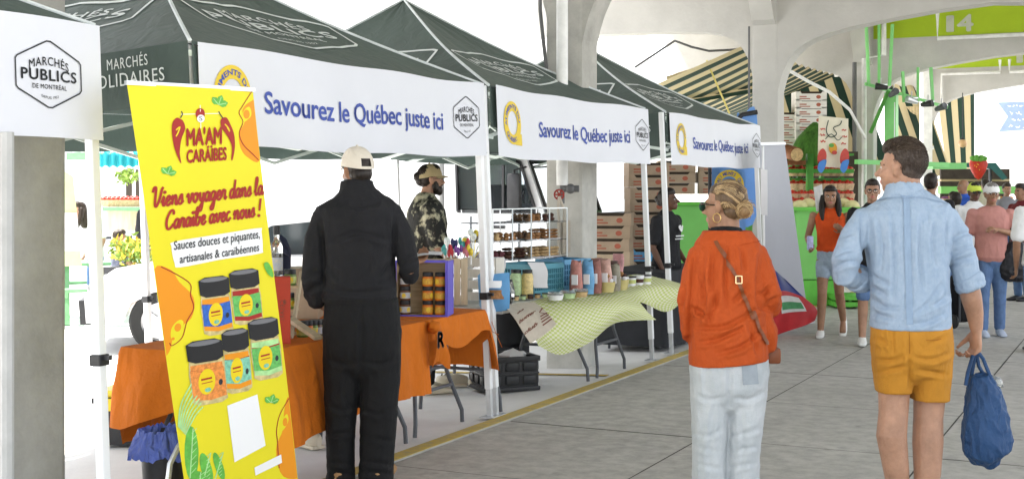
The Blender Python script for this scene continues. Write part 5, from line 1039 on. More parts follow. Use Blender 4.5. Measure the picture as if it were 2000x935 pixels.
# ---- man in the pale blue shirt
Z = 5.75; o = W(1780, 1074, Z); o.z = 0
t = thing('person', 'man in a pale blue shirt and mustard shorts walking away with a blue bag', 'person', o)
hd = Head(W(1761, 327, Z + .01), CF * .67 - CR * .74, .98)
mb = MB(); hd.build(mb, 1.05, W(1768, 385, Z), .066)
loft(mb, px_rings(Z, [(1780, 668, 0, 62, .10), (1779, 640, 0, 70, .12), (1776, 560, 0, 66, .115), (1772, 470, 0, 64, .10), (1770, 425, 0, 55, .08), (1768, 392, 0, 36, .062)]))
limb(mb, [W(1742, 690, Z), W(1746, 770, Z - .01), W(1745, 805, Z - .02), W(1741, 850, Z - .04), W(1750, 915, Z - .04), W(1758, 990, Z), W(1760, 1045, Z + .01)], [.082, .068, .064, .066, .056, .041, .040], 16)
limb(mb, [W(1818, 690, Z), W(1815, 780, Z + .03), W(1813, 815, Z + .02), W(1812, 862, Z + .0), W(1811, 925, Z - .02), W(1803, 1000, Z - .02), W(1801, 1050, Z - .01)], [.084, .069, .064, .067, .058, .042, .040], 16)
for x in (1760, 1801): loft(mb, [(W(x, 1060, Z), .04, .045), (W(x, 1066, Z + .15), .045, .03)], side=CR)
wR = W(1907, 642, Z + .03); limb(mb, [W(1838, 440, Z), W(1867, 468, Z - .01), W(1881, 510, Z - .02), W(1887, 538, Z - .02), W(1897, 580, Z - .01), W(1904, 612, Z + .02), wR], [.034, .040, .044, .046, .046, .038, .029], 14)
limb(mb, [W(1704, 440, Z), W(1671, 468, Z - .01), W(1653, 510, Z - .03), W(1655, 532, Z - .02), W(1690, 546, Z + .10), W(1735, 546, Z + .25)], [.034, .040, .042, .042, .042, .03], 14); hand(mb, W(1735, 546, Z + .25), CR * .8 + CF * .5, CF * .4 - CR * .3, UP, .5)
hand(mb, wR, UP * -1 + CF * .10, -CR + CF * .2, CF * -.45 + CR * -.5 if False else CF * .9 - CR * .2, .85, 1.08)
me = remesh(mb, .0065, 3); hd.paint(me, S_FAIR, H_BR, L_FAIR, beard=lambda q: False); body('body', me, t, o)
ch = mat('pale_blue_chambray', (.255, .34, .45), .8, .05, 30, .35, 220, col2=(.325, .405, .505), fold=.28, fs=9); 
mb = MB(); loft(mb, px_rings(Z, [(1778, 640, 0, 76, .155), (1778, 600, 0, 75, .150), (1776, 560, 0, 74, .145), (1773, 510, 0, 77, .145), (1771, 460, 0, 84, .148), (1771, 430, 0, 88, .142), (1770, 408, 0, 86, .122), (1769, 395, 0, 70, .105), (1768, 383, 0, 48, .088), (1767, 374, 0, 38, .08)]), 24, 2.5, round_ends=False)
limb(mb, [W(1694, 424, Z), W(1669, 462, Z - .01), W(1651, 508, Z - .03), W(1650, 537, Z - .01), W(1672, 543, Z + .05)], [.058, .062, .062, .058, .052], 16)
limb(mb, [W(1846, 424, Z), W(1868, 462, Z - .01), W(1882, 510, Z - .02), W(1890, 548, Z - .02)], [.058, .061, .060, .058], 16)
me = creases(remesh(mb, .0058, 4, folds(.004, (8, 8, 3), .8, 8, .96)), [[(1682, 405), (1684, 470), (1695, 534)], [(1857, 405), (1849, 445), (1846, 500)], [(1774, 618), (1834, 590), (1851, 577)], [(1783, 634), (1815, 628), (1845, 612)], [(1800, 602), (1820, 585), (1838, 556)], [(1701, 534), (1720, 548), (1742, 558)], [(1704, 585), (1725, 598), (1752, 602)], [(1706, 612), (1740, 622)], [(1628, 502), (1650, 490), (1672, 486)], [(1627, 525), (1655, 512), (1676, 512)], [(1640, 462), (1665, 455)], [(1862, 468), (1880, 458), (1902, 452)], [(1856, 520), (1878, 508), (1902, 502)], [(1860, 496), (1900, 480)], [(1715, 430), (1722, 480), (1718, 530)], [(1742, 420), (1748, 500), (1745, 580)], [(1800, 425), (1797, 500), (1802, 560)], [(1826, 430), (1822, 470), (1828, 520)], [(1700, 560), (1730, 575)]], Z, .010, 4.6); 
sh = pt('shirt', me, ch, t, o)
mb = MB(); loft(mb, [(W(1888, 538, Z - .02), .062, .062), (W(1892, 545, Z - .02), .066, .066), (W(1896, 560, Z - .02), .066, .066), (W(1898, 565, Z - .02), .058, .058)], 20, round_ends=False); me = remesh(mb, .006, 3, folds(.006, (14, 14, 20), .7, 2)); pt('cuff', me, ch, sh, o)
mb = MB(); loft(mb, [(W(1668, 543, Z + .04), .056, .056), (W(1676, 545, Z + .07), .060, .060), (W(1686, 547, Z + .10), .058, .058)], 20, round_ends=False); me = remesh(mb, .006, 3, folds(.006, (14, 14, 20), .7, 5)); pt('cuff', me, ch, sh, o)
mb = MB(); loft(mb, px_rings(Z, [(1767, 386, 0, 48, .09), (1766, 374, .0, 38, .08), (1765, 361, .01, 34, .076), (1765, 359, .01, 33, .074)]), 28, 2.1, round_ends=False); me = remesh(mb, .006, 2, folds(.003, (12, 12, 8), .4, 4)); pt('collar', me, ch, sh, o)
def surf_pt(me, px, py, lift=.004, dz=0, off=o):            # point on a garment nearest to the viewer along a sight line
    org = V((0, 0, CH)); d = (W(px, py, 6) - org).normalized(); 
    from mathutils.bvhtree import BVHTree
    key = me.name
    if key not in BV: BV[key] = BVHTree.FromPolygons([v.co + off for v in me.vertices], [tuple(p.vertices) for p in me.polygons])
    h = BV[key].ray_cast(org, d)
    return (h[0] + h[1] * lift) if h[0] else None
BV = {}
ch2 = mat('chambray_pleat', (.235, .32, .435), .8, .05, 30, .35, 220)
def strip_on(me, path, w, off, lift=.005, n=24):
    A = []
    for i in range(n + 1):
        f = i / n * (len(path) - 1); k = min(int(f), len(path) - 2); a = V(path[k]).lerp(V(path[k + 1]), f - k); d = (V(path[k + 1]) - V(path[k])).normalized(); nn = V((-d.y, d.x)) * w / 2
        q = [surf_pt(me, a.x + nn.x * s_, a.y + nn.y * s_, lift, off=off) for s_ in (-1, 0, 1)]
        if all(q): A.append(q)
    mb = MB(); m = len(A)
    if m > 1: mb.add([p for q in A for p in q], [(i * 3 + j, i * 3 + j + 1, i * 3 + j + 4, i * 3 + j + 3) for i in range(m - 1) for j in range(2)])
    return mb
me = sh.data
part('box_pleat', strip_on(me, [(1770, 386), (1773, 500), (1777, 634)], 13, o, .004), ch2, sh, True, 80, off=o); part('hanger_loop', strip_on(me, [(1759, 384), (1771, 386), (1782, 384)], 5, o, .008, 8), ch2, sh, True, 80, off=o); part('yoke_seam', strip_on(me, [(1690, 397), (1735, 387), (1770, 385), (1805, 387), (1852, 398)], 1.6, o, .003), ch2, sh, True, 80, off=o)
mu = mat('mustard_cotton', (.43, .19, .018), .85, .08, 10, .35, 180, fold=.25, fs=9)
mb = MB(); loft(mb, px_rings(Z, [(1779, 628, 0, 75, .145), (1780, 660, 0, 77, .155), (1780, 690, 0, 76, .15), (1780, 712, 0, 70, .13)]), 24, 2.5)
loft(mb, [(W(x, y, Z), w * Z / FPX, d) for x, y, w, d in ((1744, 665, 42, .13), (1744, 715, 38, .115), (1745, 764, 33, .105))], 20, 2.3, round_ends=False); loft(mb, [(W(x, y, Z + .02), w * Z / FPX, d) for x, y, w, d in ((1817, 665, 42, .13), (1816, 720, 40, .12), (1815, 779, 36, .108))], 20, 2.3, round_ends=False)
me = creases(remesh(mb, .0065, 3, folds(.003, (8, 8, 7), .7, 6)), [[(1776, 650), (1777, 720), (1778, 760)], [(1706, 702), (1740, 704), (1768, 694)], [(1786, 697), (1820, 702), (1854, 690)], [(1712, 728), (1765, 716)], [(1790, 722), (1850, 732)], [(1708, 660), (1740, 672)], [(1850, 655), (1815, 672)], [(1740, 640), (1745, 690)]], Z, .010, 4.5); st = pt('shorts', me, mu, t, o)
part('back_seam', strip_on(me, [(1776, 645), (1777, 690)], 1.6, o, .002, 10), mat('mustard_seam', (.3, .12, .012), .9), st, True, 80, off=o); part('pocket_welt', strip_on(me, [(1808, 664), (1838, 662)], 2, o, .003, 8), MATS['mustard_seam'], st, True, 80, off=o)
for x, dz in ((1760, 0), (1801, 0)):
    mb = MB(); a = W(x, 1074, Z + dz); a.z = .05; loft(mb, [(a - CF * .08, .036, .045), (a, .046, .05), (a + CF * .1, .052, .042), (a + CF * .19, .042, .026)], 14, 2.4, side=CR); part('shoe', mb, sole_w, t, True, off=o)
H_SD = hair_mat('clipped', (.040, .028, .021), (.085, .063, .050)); HS = [H_BR, hair_mat('umber', (.05, .033, .022), (.09, .06, .04)), hair_mat('ash', (.06, .045, .035), (.13, .10, .08))]
mb = MB(); hd.ell(mb, (0, -.028, .038), (.0765, .0865, .084)); hd.ell(mb, (0, -.045, -.012), (.067, .054, .056)); sh_ = pt('hair', remesh(mb, .005, 2, folds(.0015, (60, 60, 30), .8, 2)), H_SD, t, o)
mb = MB(); hd.ell(mb, (0, -.020, .066), (.0725, .088, .066)); hd.ell(mb, (0, .03, .088), (.058, .058, .044)); pt('hair_top', remesh(mb, .005, 2, folds(.004, (50, 50, 20), .8, 5)), H_BR, sh_, o)
def tufts(hd, n, cen, rad, zmin, ln, flow, seed, thick=.0011):
    rnd = random.Random(seed); mbs = [MB(), MB(), MB()]
    for k in range(n):
        d_ = V((rnd.gauss(0, 1), rnd.gauss(0, 1), rnd.gauss(0, 1))).normalized()
        if d_.z < zmin: continue
        p0 = V((cen[0] + d_.x * rad[0], cen[1] + d_.y * rad[1], cen[2] + d_.z * rad[2])); fl_ = V(flow) + V((rnd.gauss(0, .3), rnd.gauss(0, .3), 0)); tg = (fl_ - fl_.dot(d_) * d_).normalized(); L = rnd.uniform(*ln); P = [p0 - d_ * .003, p0 + (tg * .75 + d_ * .45) * L * .5, p0 + (tg + d_ * .18) * L]
        mbs[k % 3].tube([hd.w(*q) for q in P], [thick, thick, thick * .3], 4, cap=False)
    return mbs
for m_, q in zip(HS, tufts(hd, 3600, (0, -.014, .060), (.074, .094, .075), .18, (.012, .026), (0, -1, .15), 5)): part('hair_strands', q, m_, sh_, True, 180, off=o)
for m_, q in zip(HS[:1] + [H_SD, H_SD], tufts(hd, 3200, (0, -.032, .030), (.077, .087, .086), -.9, (.006, .011), (0, -.3, -1), 6, .0009)): part('hair_strands', q, m_, sh_, True, 180, off=o)
# navy cloth shopping bag in his hand
bo = W(1927, 820, Z + .05); t = thing('shopping_bag', 'slouching navy blue cloth bag hanging from the hand of the man in the blue shirt', 'bag', bo)
nv = mat('navy_bag_cloth', (.016, .055, .145), .6, .12, 5, .4, 90, fold=.5, fs=14); Zb = Z + .05
prof = [(742, 1916, 22, .05), (760, 1920, 31, .07), (790, 1923, 37, .085), (825, 1926, 43, .10), (855, 1928, 46, .105), (878, 1928, 44, .10), (893, 1932, 33, .075), (900, 1938, 18, .04)]
mb = MB(); loft(mb, [(W(x, y, Zb), w * Zb / FPX, d) for y, x, w, d in prof], 26, 2.2); me = remesh(mb, .006, 3, folds(.013, (11, 11, 5), .8, 4)); pt('bag_body', me, nv, t, bo)
mb = MB(); g = W(1908, 684, Zb)
for pth in ([(1886, 752), (1890, 728), (1900, 695), (1908, 684)], [(1908, 684), (1920, 700), (1938, 745), (1952, 765)], [(1890, 760), (1897, 735), (1906, 686)], [(1906, 686), (1912, 715), (1934, 752)]): mb.tube([W(x, y, Zb + (.02 if len(pth) == 3 else -.03)) for x, y in pth], .0085, 8)
part('handle', mb, nv, t, True, off=bo); mb = MB(); mb.ball(W(1935, 748, Zb), (.05, .03, .03), 12, 8, jit=.5); single('plastic_wrapper', mb, pet, 'clear crumpled plastic wrapper sticking out of the navy bag', 'wrapper', bo, smooth=True); mb.v = mb.v
bpy.data.objects['plastic_wrapper'].data.transform(Matrix.Translation(-bo))

# ---- woman in the orange blouse
Z = 5.75; o = W(1425, 1075, Z); o.z = 0
t = thing('person', 'woman in an orange blouse and pale jeans with fair hair in a bun', 'person', o)
hd = Head(W(1416, 402, Z + .02), CF * .68 - CR * .73, .94)
mb = MB(); hd.build(mb, .95, W(1422, 468, Z), .052, .9)
loft(mb, px_rings(Z, [(1424, 732, 0, 60, .10), (1424, 720, 0, 70, .12), (1423, 640, 0, 58, .10), (1422, 560, 0, 60, .10), (1420, 515, 0, 52, .08), (1421, 476, 0, 32, .055)]))
for x0, x1, x2 in ((1388, 1385, 1385), (1460, 1452, 1448)): limb(mb, [W(x0, 760, Z), W(x1, 900, Z - .01), W(x2, 1050, Z)], [.08, .056, .04])
limb(mb, [W(1376, 512, Z), W(1351, 585, Z - .02), W(1352, 650, Z + .12)], [.045, .038, .026]); hand(mb, W(1352, 650, Z + .12), CF * .6 + UP * -.6, CR, UP, .5, .92)
limb(mb, [W(1468, 512, Z), W(1498, 578, Z), W(1497, 600, Z + .18)], [.045, .04, .028]); hand(mb, W(1500, 600, Z + .2), CF, -CR, UP, .5, .92)
for x in (1385, 1448): loft(mb, [(W(x, 1058, Z), .035, .04), (W(x, 1064, Z + .14), .04, .028)], side=CR)
me = remesh(mb, .0065, 3); hd.paint(me, S_TAN, H_BR, L_FAIR); body('body', me, t, o)
ob_ = mat('orange_gauze', (.385, .058, .005), .8, .05, 12, .35, 110, fold=.3, fs=10)
mb = MB(); loft(mb, px_rings(Z, [(1423, 706, 0, 77, .170), (1422, 695, 0, 77, .172), (1421, 655, 0, 75, .165), (1421, 600, 0, 70, .152), (1421, 545, 0, 67, .146), (1421, 508, 0, 68, .136), (1421, 488, 0, 68, .116), (1421, 473, 0, 62, .102), (1421, 462, 0, 48, .088)]), 24, 2.3, round_ends=False)
limb(mb, [W(1370, 494, Z), W(1357, 535, Z - .02), W(1350, 590, Z - .03), W(1353, 640, Z + .02), W(1358, 660, Z + .07)], [.055, .058, .057, .054, .046], 16)
limb(mb, [W(1474, 494, Z), W(1489, 535, Z - .02), W(1499, 575, Z - .03), W(1501, 597, Z + .03), W(1494, 606, Z + .14)], [.055, .059, .060, .057, .044], 16)
loft(mb, [(W(1478, 600, Z - .02), .05, .05), (W(1495, 650, Z - .01), .055, .05), (W(1502, 680, Z), .036, .03)], 14)
me = creases(remesh(mb, .0058, 4, folds(.005, (9, 9, 2.6), .8, 3, .83)), [[(1357, 500), (1350, 580), (1346, 650), (1342, 690)], [(1484, 498), (1479, 560), (1482, 596), (1500, 606)], [(1420, 482), (1416, 545), (1420, 600)], [(1394, 484), (1390, 550), (1398, 600)], [(1448, 482), (1455, 530)], [(1362, 640), (1420, 636), (1478, 602)], [(1366, 668), (1405, 662), (1446, 642)], [(1352, 600), (1385, 622)], [(1400, 690), (1450, 676), (1490, 640)], [(1372, 540), (1376, 590)], [(1504, 560), (1485, 576)], [(1520, 580), (1500, 590)], [(1340, 560), (1332, 600)], [(1430, 590), (1462, 560)], [(1464, 640), (1480, 690)], [(1405, 560), (1380, 640)]], Z, .013, 4.8); bl_ = pt('blouse', me, ob_, t, o)
mb = MB(); loft(mb, px_rings(Z, [(1421, 480, 0, 66, .108), (1420, 474, 0, 64, .106), (1420, 455, .01, 50, .092), (1420, 450, .01, 48, .088)]), 28, 2.2, round_ends=False); me2 = remesh(mb, .006, 3, folds(.004, (10, 10, 9), .5, 7)); pt('collar', me2, ob_, bl_, o)
mb = MB(); loft(mb, px_rings(Z, [(1418, 458, .01, 38, .075), (1418, 446, .015, 30, .064)]), 20, 2, round_ends=False); part('black_top', mb, black_j, t, True, off=o)
jn = mat('pale_bleached_denim', (.36, .395, .415), .85, .08, 9, .35, 200, col2=(.47, .495, .51), fold=.28, fs=9)
mb = MB(); loft(mb, px_rings(Z, [(1423, 678, 0, 74, .14), (1424, 720, 0, 77, .155), (1424, 750, 0, 74, .15), (1424, 775, 0, 66, .125)]), 24, 2.4)
for L in ([(1388, 725, 40), (1386, 800, 36), (1386, 880, 33), (1385, 960, 33), (1384, 1062, 38)], [(1461, 725, 40), (1456, 800, 36), (1450, 880, 33), (1448, 960, 33), (1448, 1062, 38)]): loft(mb, [(W(x, y, Z), w * Z / FPX, .125 - .0001 * (y - 725)) for x, y, w in L], 18, 2.3, round_ends=False)
me3 = creases(remesh(mb, .0065, 3, folds(.004, (7, 7, 5), .75, 9)), [[(1424, 705), (1425, 760), (1423, 790)], [(1356, 768), (1385, 780), (1412, 776)], [(1436, 776), (1465, 780), (1494, 764)], [(1358, 846), (1385, 850), (1408, 838)], [(1426, 850), (1455, 846), (1486, 836)], [(1360, 872), (1400, 880)], [(1430, 880), (1478, 872)], [(1380, 700), (1376, 760)], [(1395, 790), (1386, 880), (1388, 930)], [(1446, 790), (1452, 870), (1446, 930)], [(1362, 905), (1405, 915)], [(1424, 912), (1474, 904)]], Z, .0065, 4.8); je = pt('jeans', me3, jn, t, o)
part('back_pocket', strip_on(me3, [(1463, 712), (1466, 750)], 30, o, .003, 10), mat('denim_pocket', (.27, .305, .335), .85, .1, 20), je, True, 80, off=o)
for x in (1385, 1448):
    mb = MB(); a = W(x, 1074, Z); a.z = .045; loft(mb, [(a - CF * .07, .034, .042), (a, .042, .046), (a + CF * .1, .046, .036), (a + CF * .17, .036, .024)], 14, 2.4, side=CR); part('shoe', mb, sole_w, t, True, off=o)
H_UM = hair_mat('under', (.05, .030, .016), (.13, .08, .042)); H_B2 = hair_mat('honey', (.17, .10, .045), (.30, .19, .09)); H_B3 = hair_mat('streak', (.42, .29, .14), (.55, .40, .21))
mb = MB(); hd.ell(mb, (0, -.026, .036), (.0775, .090, .085)); hd.ell(mb, (0, .0, .066), (.068, .074, .050)); hd.ell(mb, (0, -.05, -.022), (.060, .046, .046))
hr = pt('hair', remesh(mb, .005, 2, folds(.0018, (50, 50, 50), .8, 2)), H_UM, t, o)
bl = hd.l(W(1450, 409, Z + .01)); rnd = random.Random(12); mbs = [MB(), MB(), MB(), MB()]; E0 = V((0, -.024, .036)); ER = V((.0795, .0925, .0875)); e_ = V(((bl.x - E0.x) / ER.x, (bl.y - E0.y) / ER.y, (bl.z - E0.z) / ER.z)).normalized()
for k in range(2600):
    a = rnd.uniform(-2.25, 2.25) if k % 2 else rnd.uniform(-1.15, 1.15); z = .62 - .50 * abs(a) / 2.2 + rnd.gauss(0, .05); s_ = V((math.sin(a), math.cos(a) * .95, z)).normalized()
    if abs(a) > 1.5: s_ = V((math.sin(a), math.cos(a), -.55 + rnd.uniform(-.1, .3))).normalized()
    om = math.acos(max(-1, min(1, s_.dot(e_)))); lift = 1.0 + rnd.uniform(-.002, .014); P = []
    if om < .15: continue
    m_d = V((s_.x * 1.15, -.22, 1.0 - .62 * min(1, abs(a) / 1.7))).normalized() if abs(a) < 1.5 else V((s_.x * 1.2, -.35, .1 + s_.z * .5)).normalized()
    for q in range(11):
        f = q / 10 * .96; v_ = (s_ * (1 - f) ** 2 + m_d * 1.7 * f * (1 - f) * 2 + e_ * f * f).normalized(); v_ = v_ * lift * (1 + .004 * math.sin(f * 5 + k)); P.append(hd.w(E0.x + v_.x * ER.x, E0.y + v_.y * ER.y, E0.z + v_.z * ER.z))
    band = .22 * noise.noise(V((a * 7.5, 3.1, 0))) + rnd.gauss(-.06 - .22 * max(0, z - .35), .19); i_ = 3 if band > .10 else 2 if band > -.12 else 1 if band > -.32 else 0; i_ = max(0, i_ - (1 if z > .55 and rnd.random() < .6 else 0))
    mbs[i_].tube(P, [.0011] + [.0016] * 9 + [.0008], 4, cap=False)
for m_, q in zip((H_UM, H_BR, H_B2, H_B3), mbs): part('hair_strands', q, m_, hr, True, 180, off=o)
bc = W(1453, 409, Z - .05); mb = MB(); mb.ball(bc, (.036, .034, .036), 18, 14); bn = pt('hair_bun', remesh(mb, .005, 2), H_B2, hr, o); mbs = [MB(), MB(), MB()]
for k in range(260):
    ax = V((rnd.gauss(0, 1), rnd.gauss(0, 1), rnd.gauss(0, 1))).normalized() * .35 + CF * (1 if k % 2 else .6) + UP * .3; ax.normalize(); u_ = ax.cross(V((.3, .5, .7))).normalized(); w_ = ax.cross(u_); r_ = rnd.uniform(.034, .041); a0 = rnd.uniform(0, 6.3); sw = rnd.uniform(1.5, 3.5); of = rnd.uniform(-.5, .5)
    mbs[k % 3].tube([bc + (u_ * math.cos(a0 + sw * q / 8) * math.cos(of) + w_ * math.sin(a0 + sw * q / 8) * math.cos(of) + ax * math.sin(of)) * (r_ + (.012 if (k % 23 == 0 and q > 6) else 0)) for q in range(9)], [.0012] * 8 + [.0005], 4, cap=False)
for m_, q in zip((H_B2, H_B3, H_B3), mbs): part('hair_strands', q, m_, hr, True, 180, off=o)
mb = MB(); g_ = mat('tortoise_frame', (.03, .02, .012), .25); mb.tube([hd.w(-.078, .0, .004), hd.w(-.07, .075, .008), hd.w(-.055, .098, .008)], .0032, 6); mb.tube([hd.w(.078, .0, .004), hd.w(.07, .075, .008), hd.w(.055, .098, .008)], .0032, 6); mb.tube([hd.w(-.055, .098, .01), hd.w(0, .118, .010), hd.w(.055, .098, .01)], .0032, 6)
gl = part('sunglasses', mb, g_, t, True, off=o)
for q in (-1, 1): mb = MB(); hd.ell(mb, (q * .032, .106, -.004), (.026, .006, .022), 14, 8); part('lens', mb, mat('green_lens', (.02, .07, .05), .08, 0), gl, True, off=o)
mb = MB(); q = hd.w(-.082, -.01, -.055); mb.tube([q + (hd.f * math.cos(a) + UP * math.sin(a)) * .02 for a in [i * math.pi / 6 for i in range(13)]], .002, 6); part('hoop_earring', mb, mat('gold', (.6, .42, .15), .3, .05, 5, metal=.9), t, True, off=o)
lea = mat('brown_leather', (.17, .05, .016), .45, .15, 14, .2, 60); me = bl_.data
t2 = thing('crossbody_bag', 'brown leather crossbody strap and small bag across the orange blouse', 'bag', W(1440, 545, Z - .16)); o2 = V(t2.location)
part('strap', strip_on(me, [(1384, 449), (1408, 489), (1440, 545), (1455, 585), (1470, 622)], 6.5, o, .008, 40), lea, t2, True, 80, off=o2); part('strap', strip_on(me, [(1470, 605), (1480, 640), (1497, 672)], 6, o, .009, 16), lea, t2, True, 80, off=o2)
mb = MB(); c0 = surf_pt(me, 1442, 546, .014)
for a, b in (((-1, -1.3), (1, -1.3)), ((1, -1.3), (1, 1.3)), ((1, 1.3), (-1, 1.3)), ((-1, 1.3), (-1, -1.3))): mb.bar(c0 + CR * a[0] * .013 + UP * a[1] * .012, c0 + CR * b[0] * .013 + UP * b[1] * .012, .004)
part('buckle', mb, mat('brass', (.6, .45, .25), .3, .05, 5, metal=.9), t2, off=o2)
mb = MB(); mb.box(W(1508, 692, Z + .08), (.06, .12, .07), TH, bev=.015); part('pouch', mb, lea, t2, True, off=o2)
# ---- generic adult or child built at its own scale, facing +Y locally
def person(label, px, Z, H, fwd, skin=S_TAN, lips=L_FAIR, hairm=H_DK, hair='short', top=None, sleeve=.0, bottom=None, blen=.06, shoes=sole_w, pose=None, vox=.011, gz=None, eyes=True, neckline=.845, hemz=.50, headfwd=None, fat=1.0, group=None, cat='person', px_is=None):
    b0 = px if isinstance(px, V) else W(px, 500, Z); b0.z = zg(b0.x) if gz is None else gz
    yaw = math.atan2(-fwd.x, fwd.y); t = thing('person', label, cat, b0, (0, 0, yaw), group); O = V((0, 0, 0)); X = V((1, 0, 0))
    J = dict(hip=(0, 0, .52), kl=(-.052, .01, .285), al=(-.055, -.01, .045), kr=(.052, .01, .285), ar=(.055, -.01, .045), sl=(-.108, 0, .805), el=(-.135, -.02, .625), wl=(-.13, .05, .485), sr=(.108, 0, .805), er=(.135, -.02, .625), wr=(.13, .05, .485), head=(0, .012, .93))
    J.update(pose or {}); j = {k: V(v) * H for k, v in J.items()}; s = H
    def ell(L, mb, g=0, fx=1.0): loft(mb, [(V((x * s, y * s, z * s)), a * s * fx + g, b * s * fx + g) for x, y, z, a, b in L], 18, 2.2, side=X)
    TR = [(0, 0, .475, .085, .06), (0, 0, .53, .095, .066), (0, 0, .60, .084, .06), (0, 0, .66, .084, .06), (0, .004, .73, .094, .066), (0, 0, .785, .100, .060), (0, -.003, .815, .080, .048), (0, -.005, .838, .045, .036)]
    TR = [(x, y, z, a * fat, b * fat) for x, y, z, a, b in TR]
    mb = MB(); ell(TR, mb); hf = headfwd if headfwd is not None else V((0, 1, 0)); h = Head(j['head'], hf, .93 * (1 if H > 1.4 else .88)); h.build(mb, 1, V((0, -.005 * s, .83 * s)), .052)
    for q, sd_ in (('l', -1), ('r', 1)):
        hp = V((sd_ * .048 * s, 0, .50 * s)); k_, a_ = j['k' + q], j['a' + q]; limb(mb, [hp, hp.lerp(k_, .5), k_, k_.lerp(a_, .3) - V((0, .008 * s, 0)), a_], [.050 * s * fat, .042 * s * fat, .031 * s, .031 * s, .021 * s], 14)
        fd = V((0, 1, 0)) if a_.z < .1 * s else V((0, .7, -.7)); loft(mb, [(a_ - V((0, 0, .018 * s)), .02 * s, .024 * s), (a_ + fd * .07 * s - V((0, 0, .028 * s)), .022 * s, .014 * s)], 12, side=X)
        s0, e0, w0 = j['s' + q], j['e' + q], j['w' + q]; limb(mb, [s0, s0.lerp(e0, .5), e0, e0.lerp(w0, .35), w0], [.031 * s * fat, .027 * s * fat, .022 * s, .022 * s, .0145 * s], 12)
        d = (w0 - e0).normalized(); th = V((-sd_ * .5, .8, 0)); n_ = d.cross(th) * sd_; hand(mb, w0 + d * .01, d, n_ if n_.length > .1 else V((-sd_, 0, 0)), th - th.dot(d) * d, .55, s / 1.75)
    me = remesh(mb, vox * .75 if eyes else vox, 2); h.paint(me, skin, hairm, lips, eyes); body('body', me, t, O)
    if top:
        mb = MB(); ell([r for r in [(0, 0, hemz, .095 * fat, .07 * fat)] + TR if r[2] >= hemz and r[2] <= neckline], mb, .015)
        if sleeve > 0:
            for q in 'lr':
                s0, e0, w0 = j['s' + q], j['e' + q], j['w' + q]; P = [s0, s0.lerp(e0, .5 if sleeve > .5 else sleeve * .6), s0.lerp(e0, min(1, sleeve))] + ([e0.lerp(w0, sleeve - 1)] if sleeve > 1 else [])
                limb(mb, P, [.04 * s * fat, .039 * s * fat, .037 * s * fat, .026 * s][:len(P)], 14)
        pt('top', remesh(mb, vox, 4, folds(.007, (9, 9, 5), .7, px if not isinstance(px, V) else 3)), top, t, O)
    if bottom:
        mb = MB(); ell([(0, 0, .575, .09 * fat, .066 * fat)] + [r for r in TR if r[2] < .57][::-1], mb, .005)
        for q, sd_ in (('l', -1), ('r', 1)):
            hp = V((sd_ * .046 * s, 0, .49 * s)); k_, a_ = j['k' + q], j['a' + q]; P = [hp, hp.lerp(k_, .45)]; rs = [.056 * s * fat, .050 * s * fat]
            if blen > .3: P += [k_]; rs += [.041 * s]
            if blen > .8: P += [k_.lerp(a_, .5), a_ + V((0, 0, .01))]; rs += [.038 * s, .034 * s]
            limb(mb, P, rs, 16)
        pt('trousers' if blen > .8 else 'shorts', remesh(mb, vox, 4, folds(.006, (9, 9, 6), .7, 4)), bottom, t, O)
    for q in 'lr':
        a_ = j['a' + q]; fd = V((0, 1, 0)) if a_.z < .1 * s else V((0, .7, -.7)); u = V((0, 0, 1)) if a_.z < .1 * s else V((0, .7, .7)); mb = MB()
        loft(mb, [(a_ - fd * .035 * s - u * .016 * s, .020 * s, .028 * s), (a_ - u * .02 * s, .025 * s, .027 * s), (a_ + fd * .06 * s - u * .029 * s, .028 * s, .019 * s), (a_ + fd * .11 * s - u * .034 * s, .022 * s, .011 * s)], 14, 2.4, side=X); part('shoe', mb, shoes, t, True)
    mb = MB()
    if hair in ('short', 'cap', 'long', 'bun'):
        h.ell(mb, (0, -.026, .040), (.081, .092, .092)); h.ell(mb, (0, -.045, -.012), (.069, .058, .062)); h.ell(mb, (0, .02, .085), (.066, .066, .05))
        if hair == 'bun': h.ell(mb, (0, -.115, .02), (.04, .035, .04)); h.ell(mb, (0, -.09, -.02), (.05, .04, .04))
        if hair == 'long':
            for q in (-1, 1): limb(mb, [h.w(q * .07, -.02, .03), h.w(q * .085, -.01, -.07), h.w(q * .095, .02, -.16), h.w(q * .085, .06, -.26)], [.032, .036, .034, .018], 10)
            limb(mb, [h.w(0, -.07, 0), h.w(0, -.085, -.12), h.w(0, -.09, -.22)], [.06, .065, .05], 12)
    if hair == 'bald': h.ell(mb, (0, -.05, -.008), (.074, .055, .045))
    if mb.v: pt('hair', remesh(mb, .008, 2, folds(.006, (50, 50, 18), .8, 2)), hairm, t, O)
    return t, h, j
def cotton(n, c, **k): return mat('cotton_' + n, c, .85, .08, 10, .3, 160, **k)
denim = mat('light_denim', (.34, .42, .52), .85, .15, 14, .3, 200); denim_b = mat('blue_denim', (.10, .17, .32), .85, .2, 8, .3, 200); camo = mat('leaf_print_cotton', (.014, .014, .012), .8, 0, 11, .3, 120, col2=(.40, .38, .26))
camo.node_tree.nodes['Color Ramp'].color_ramp.elements[0].position = .50; camo.node_tree.nodes['Color Ramp'].color_ramp.elements[1].position = .60
khaki = mat('khaki_cap_cotton', (.40, .32, .17), .85, .08, 10, .4, 140); white_t = cotton('white', (.72, .72, .72)); O0 = V((0, 0, 0))
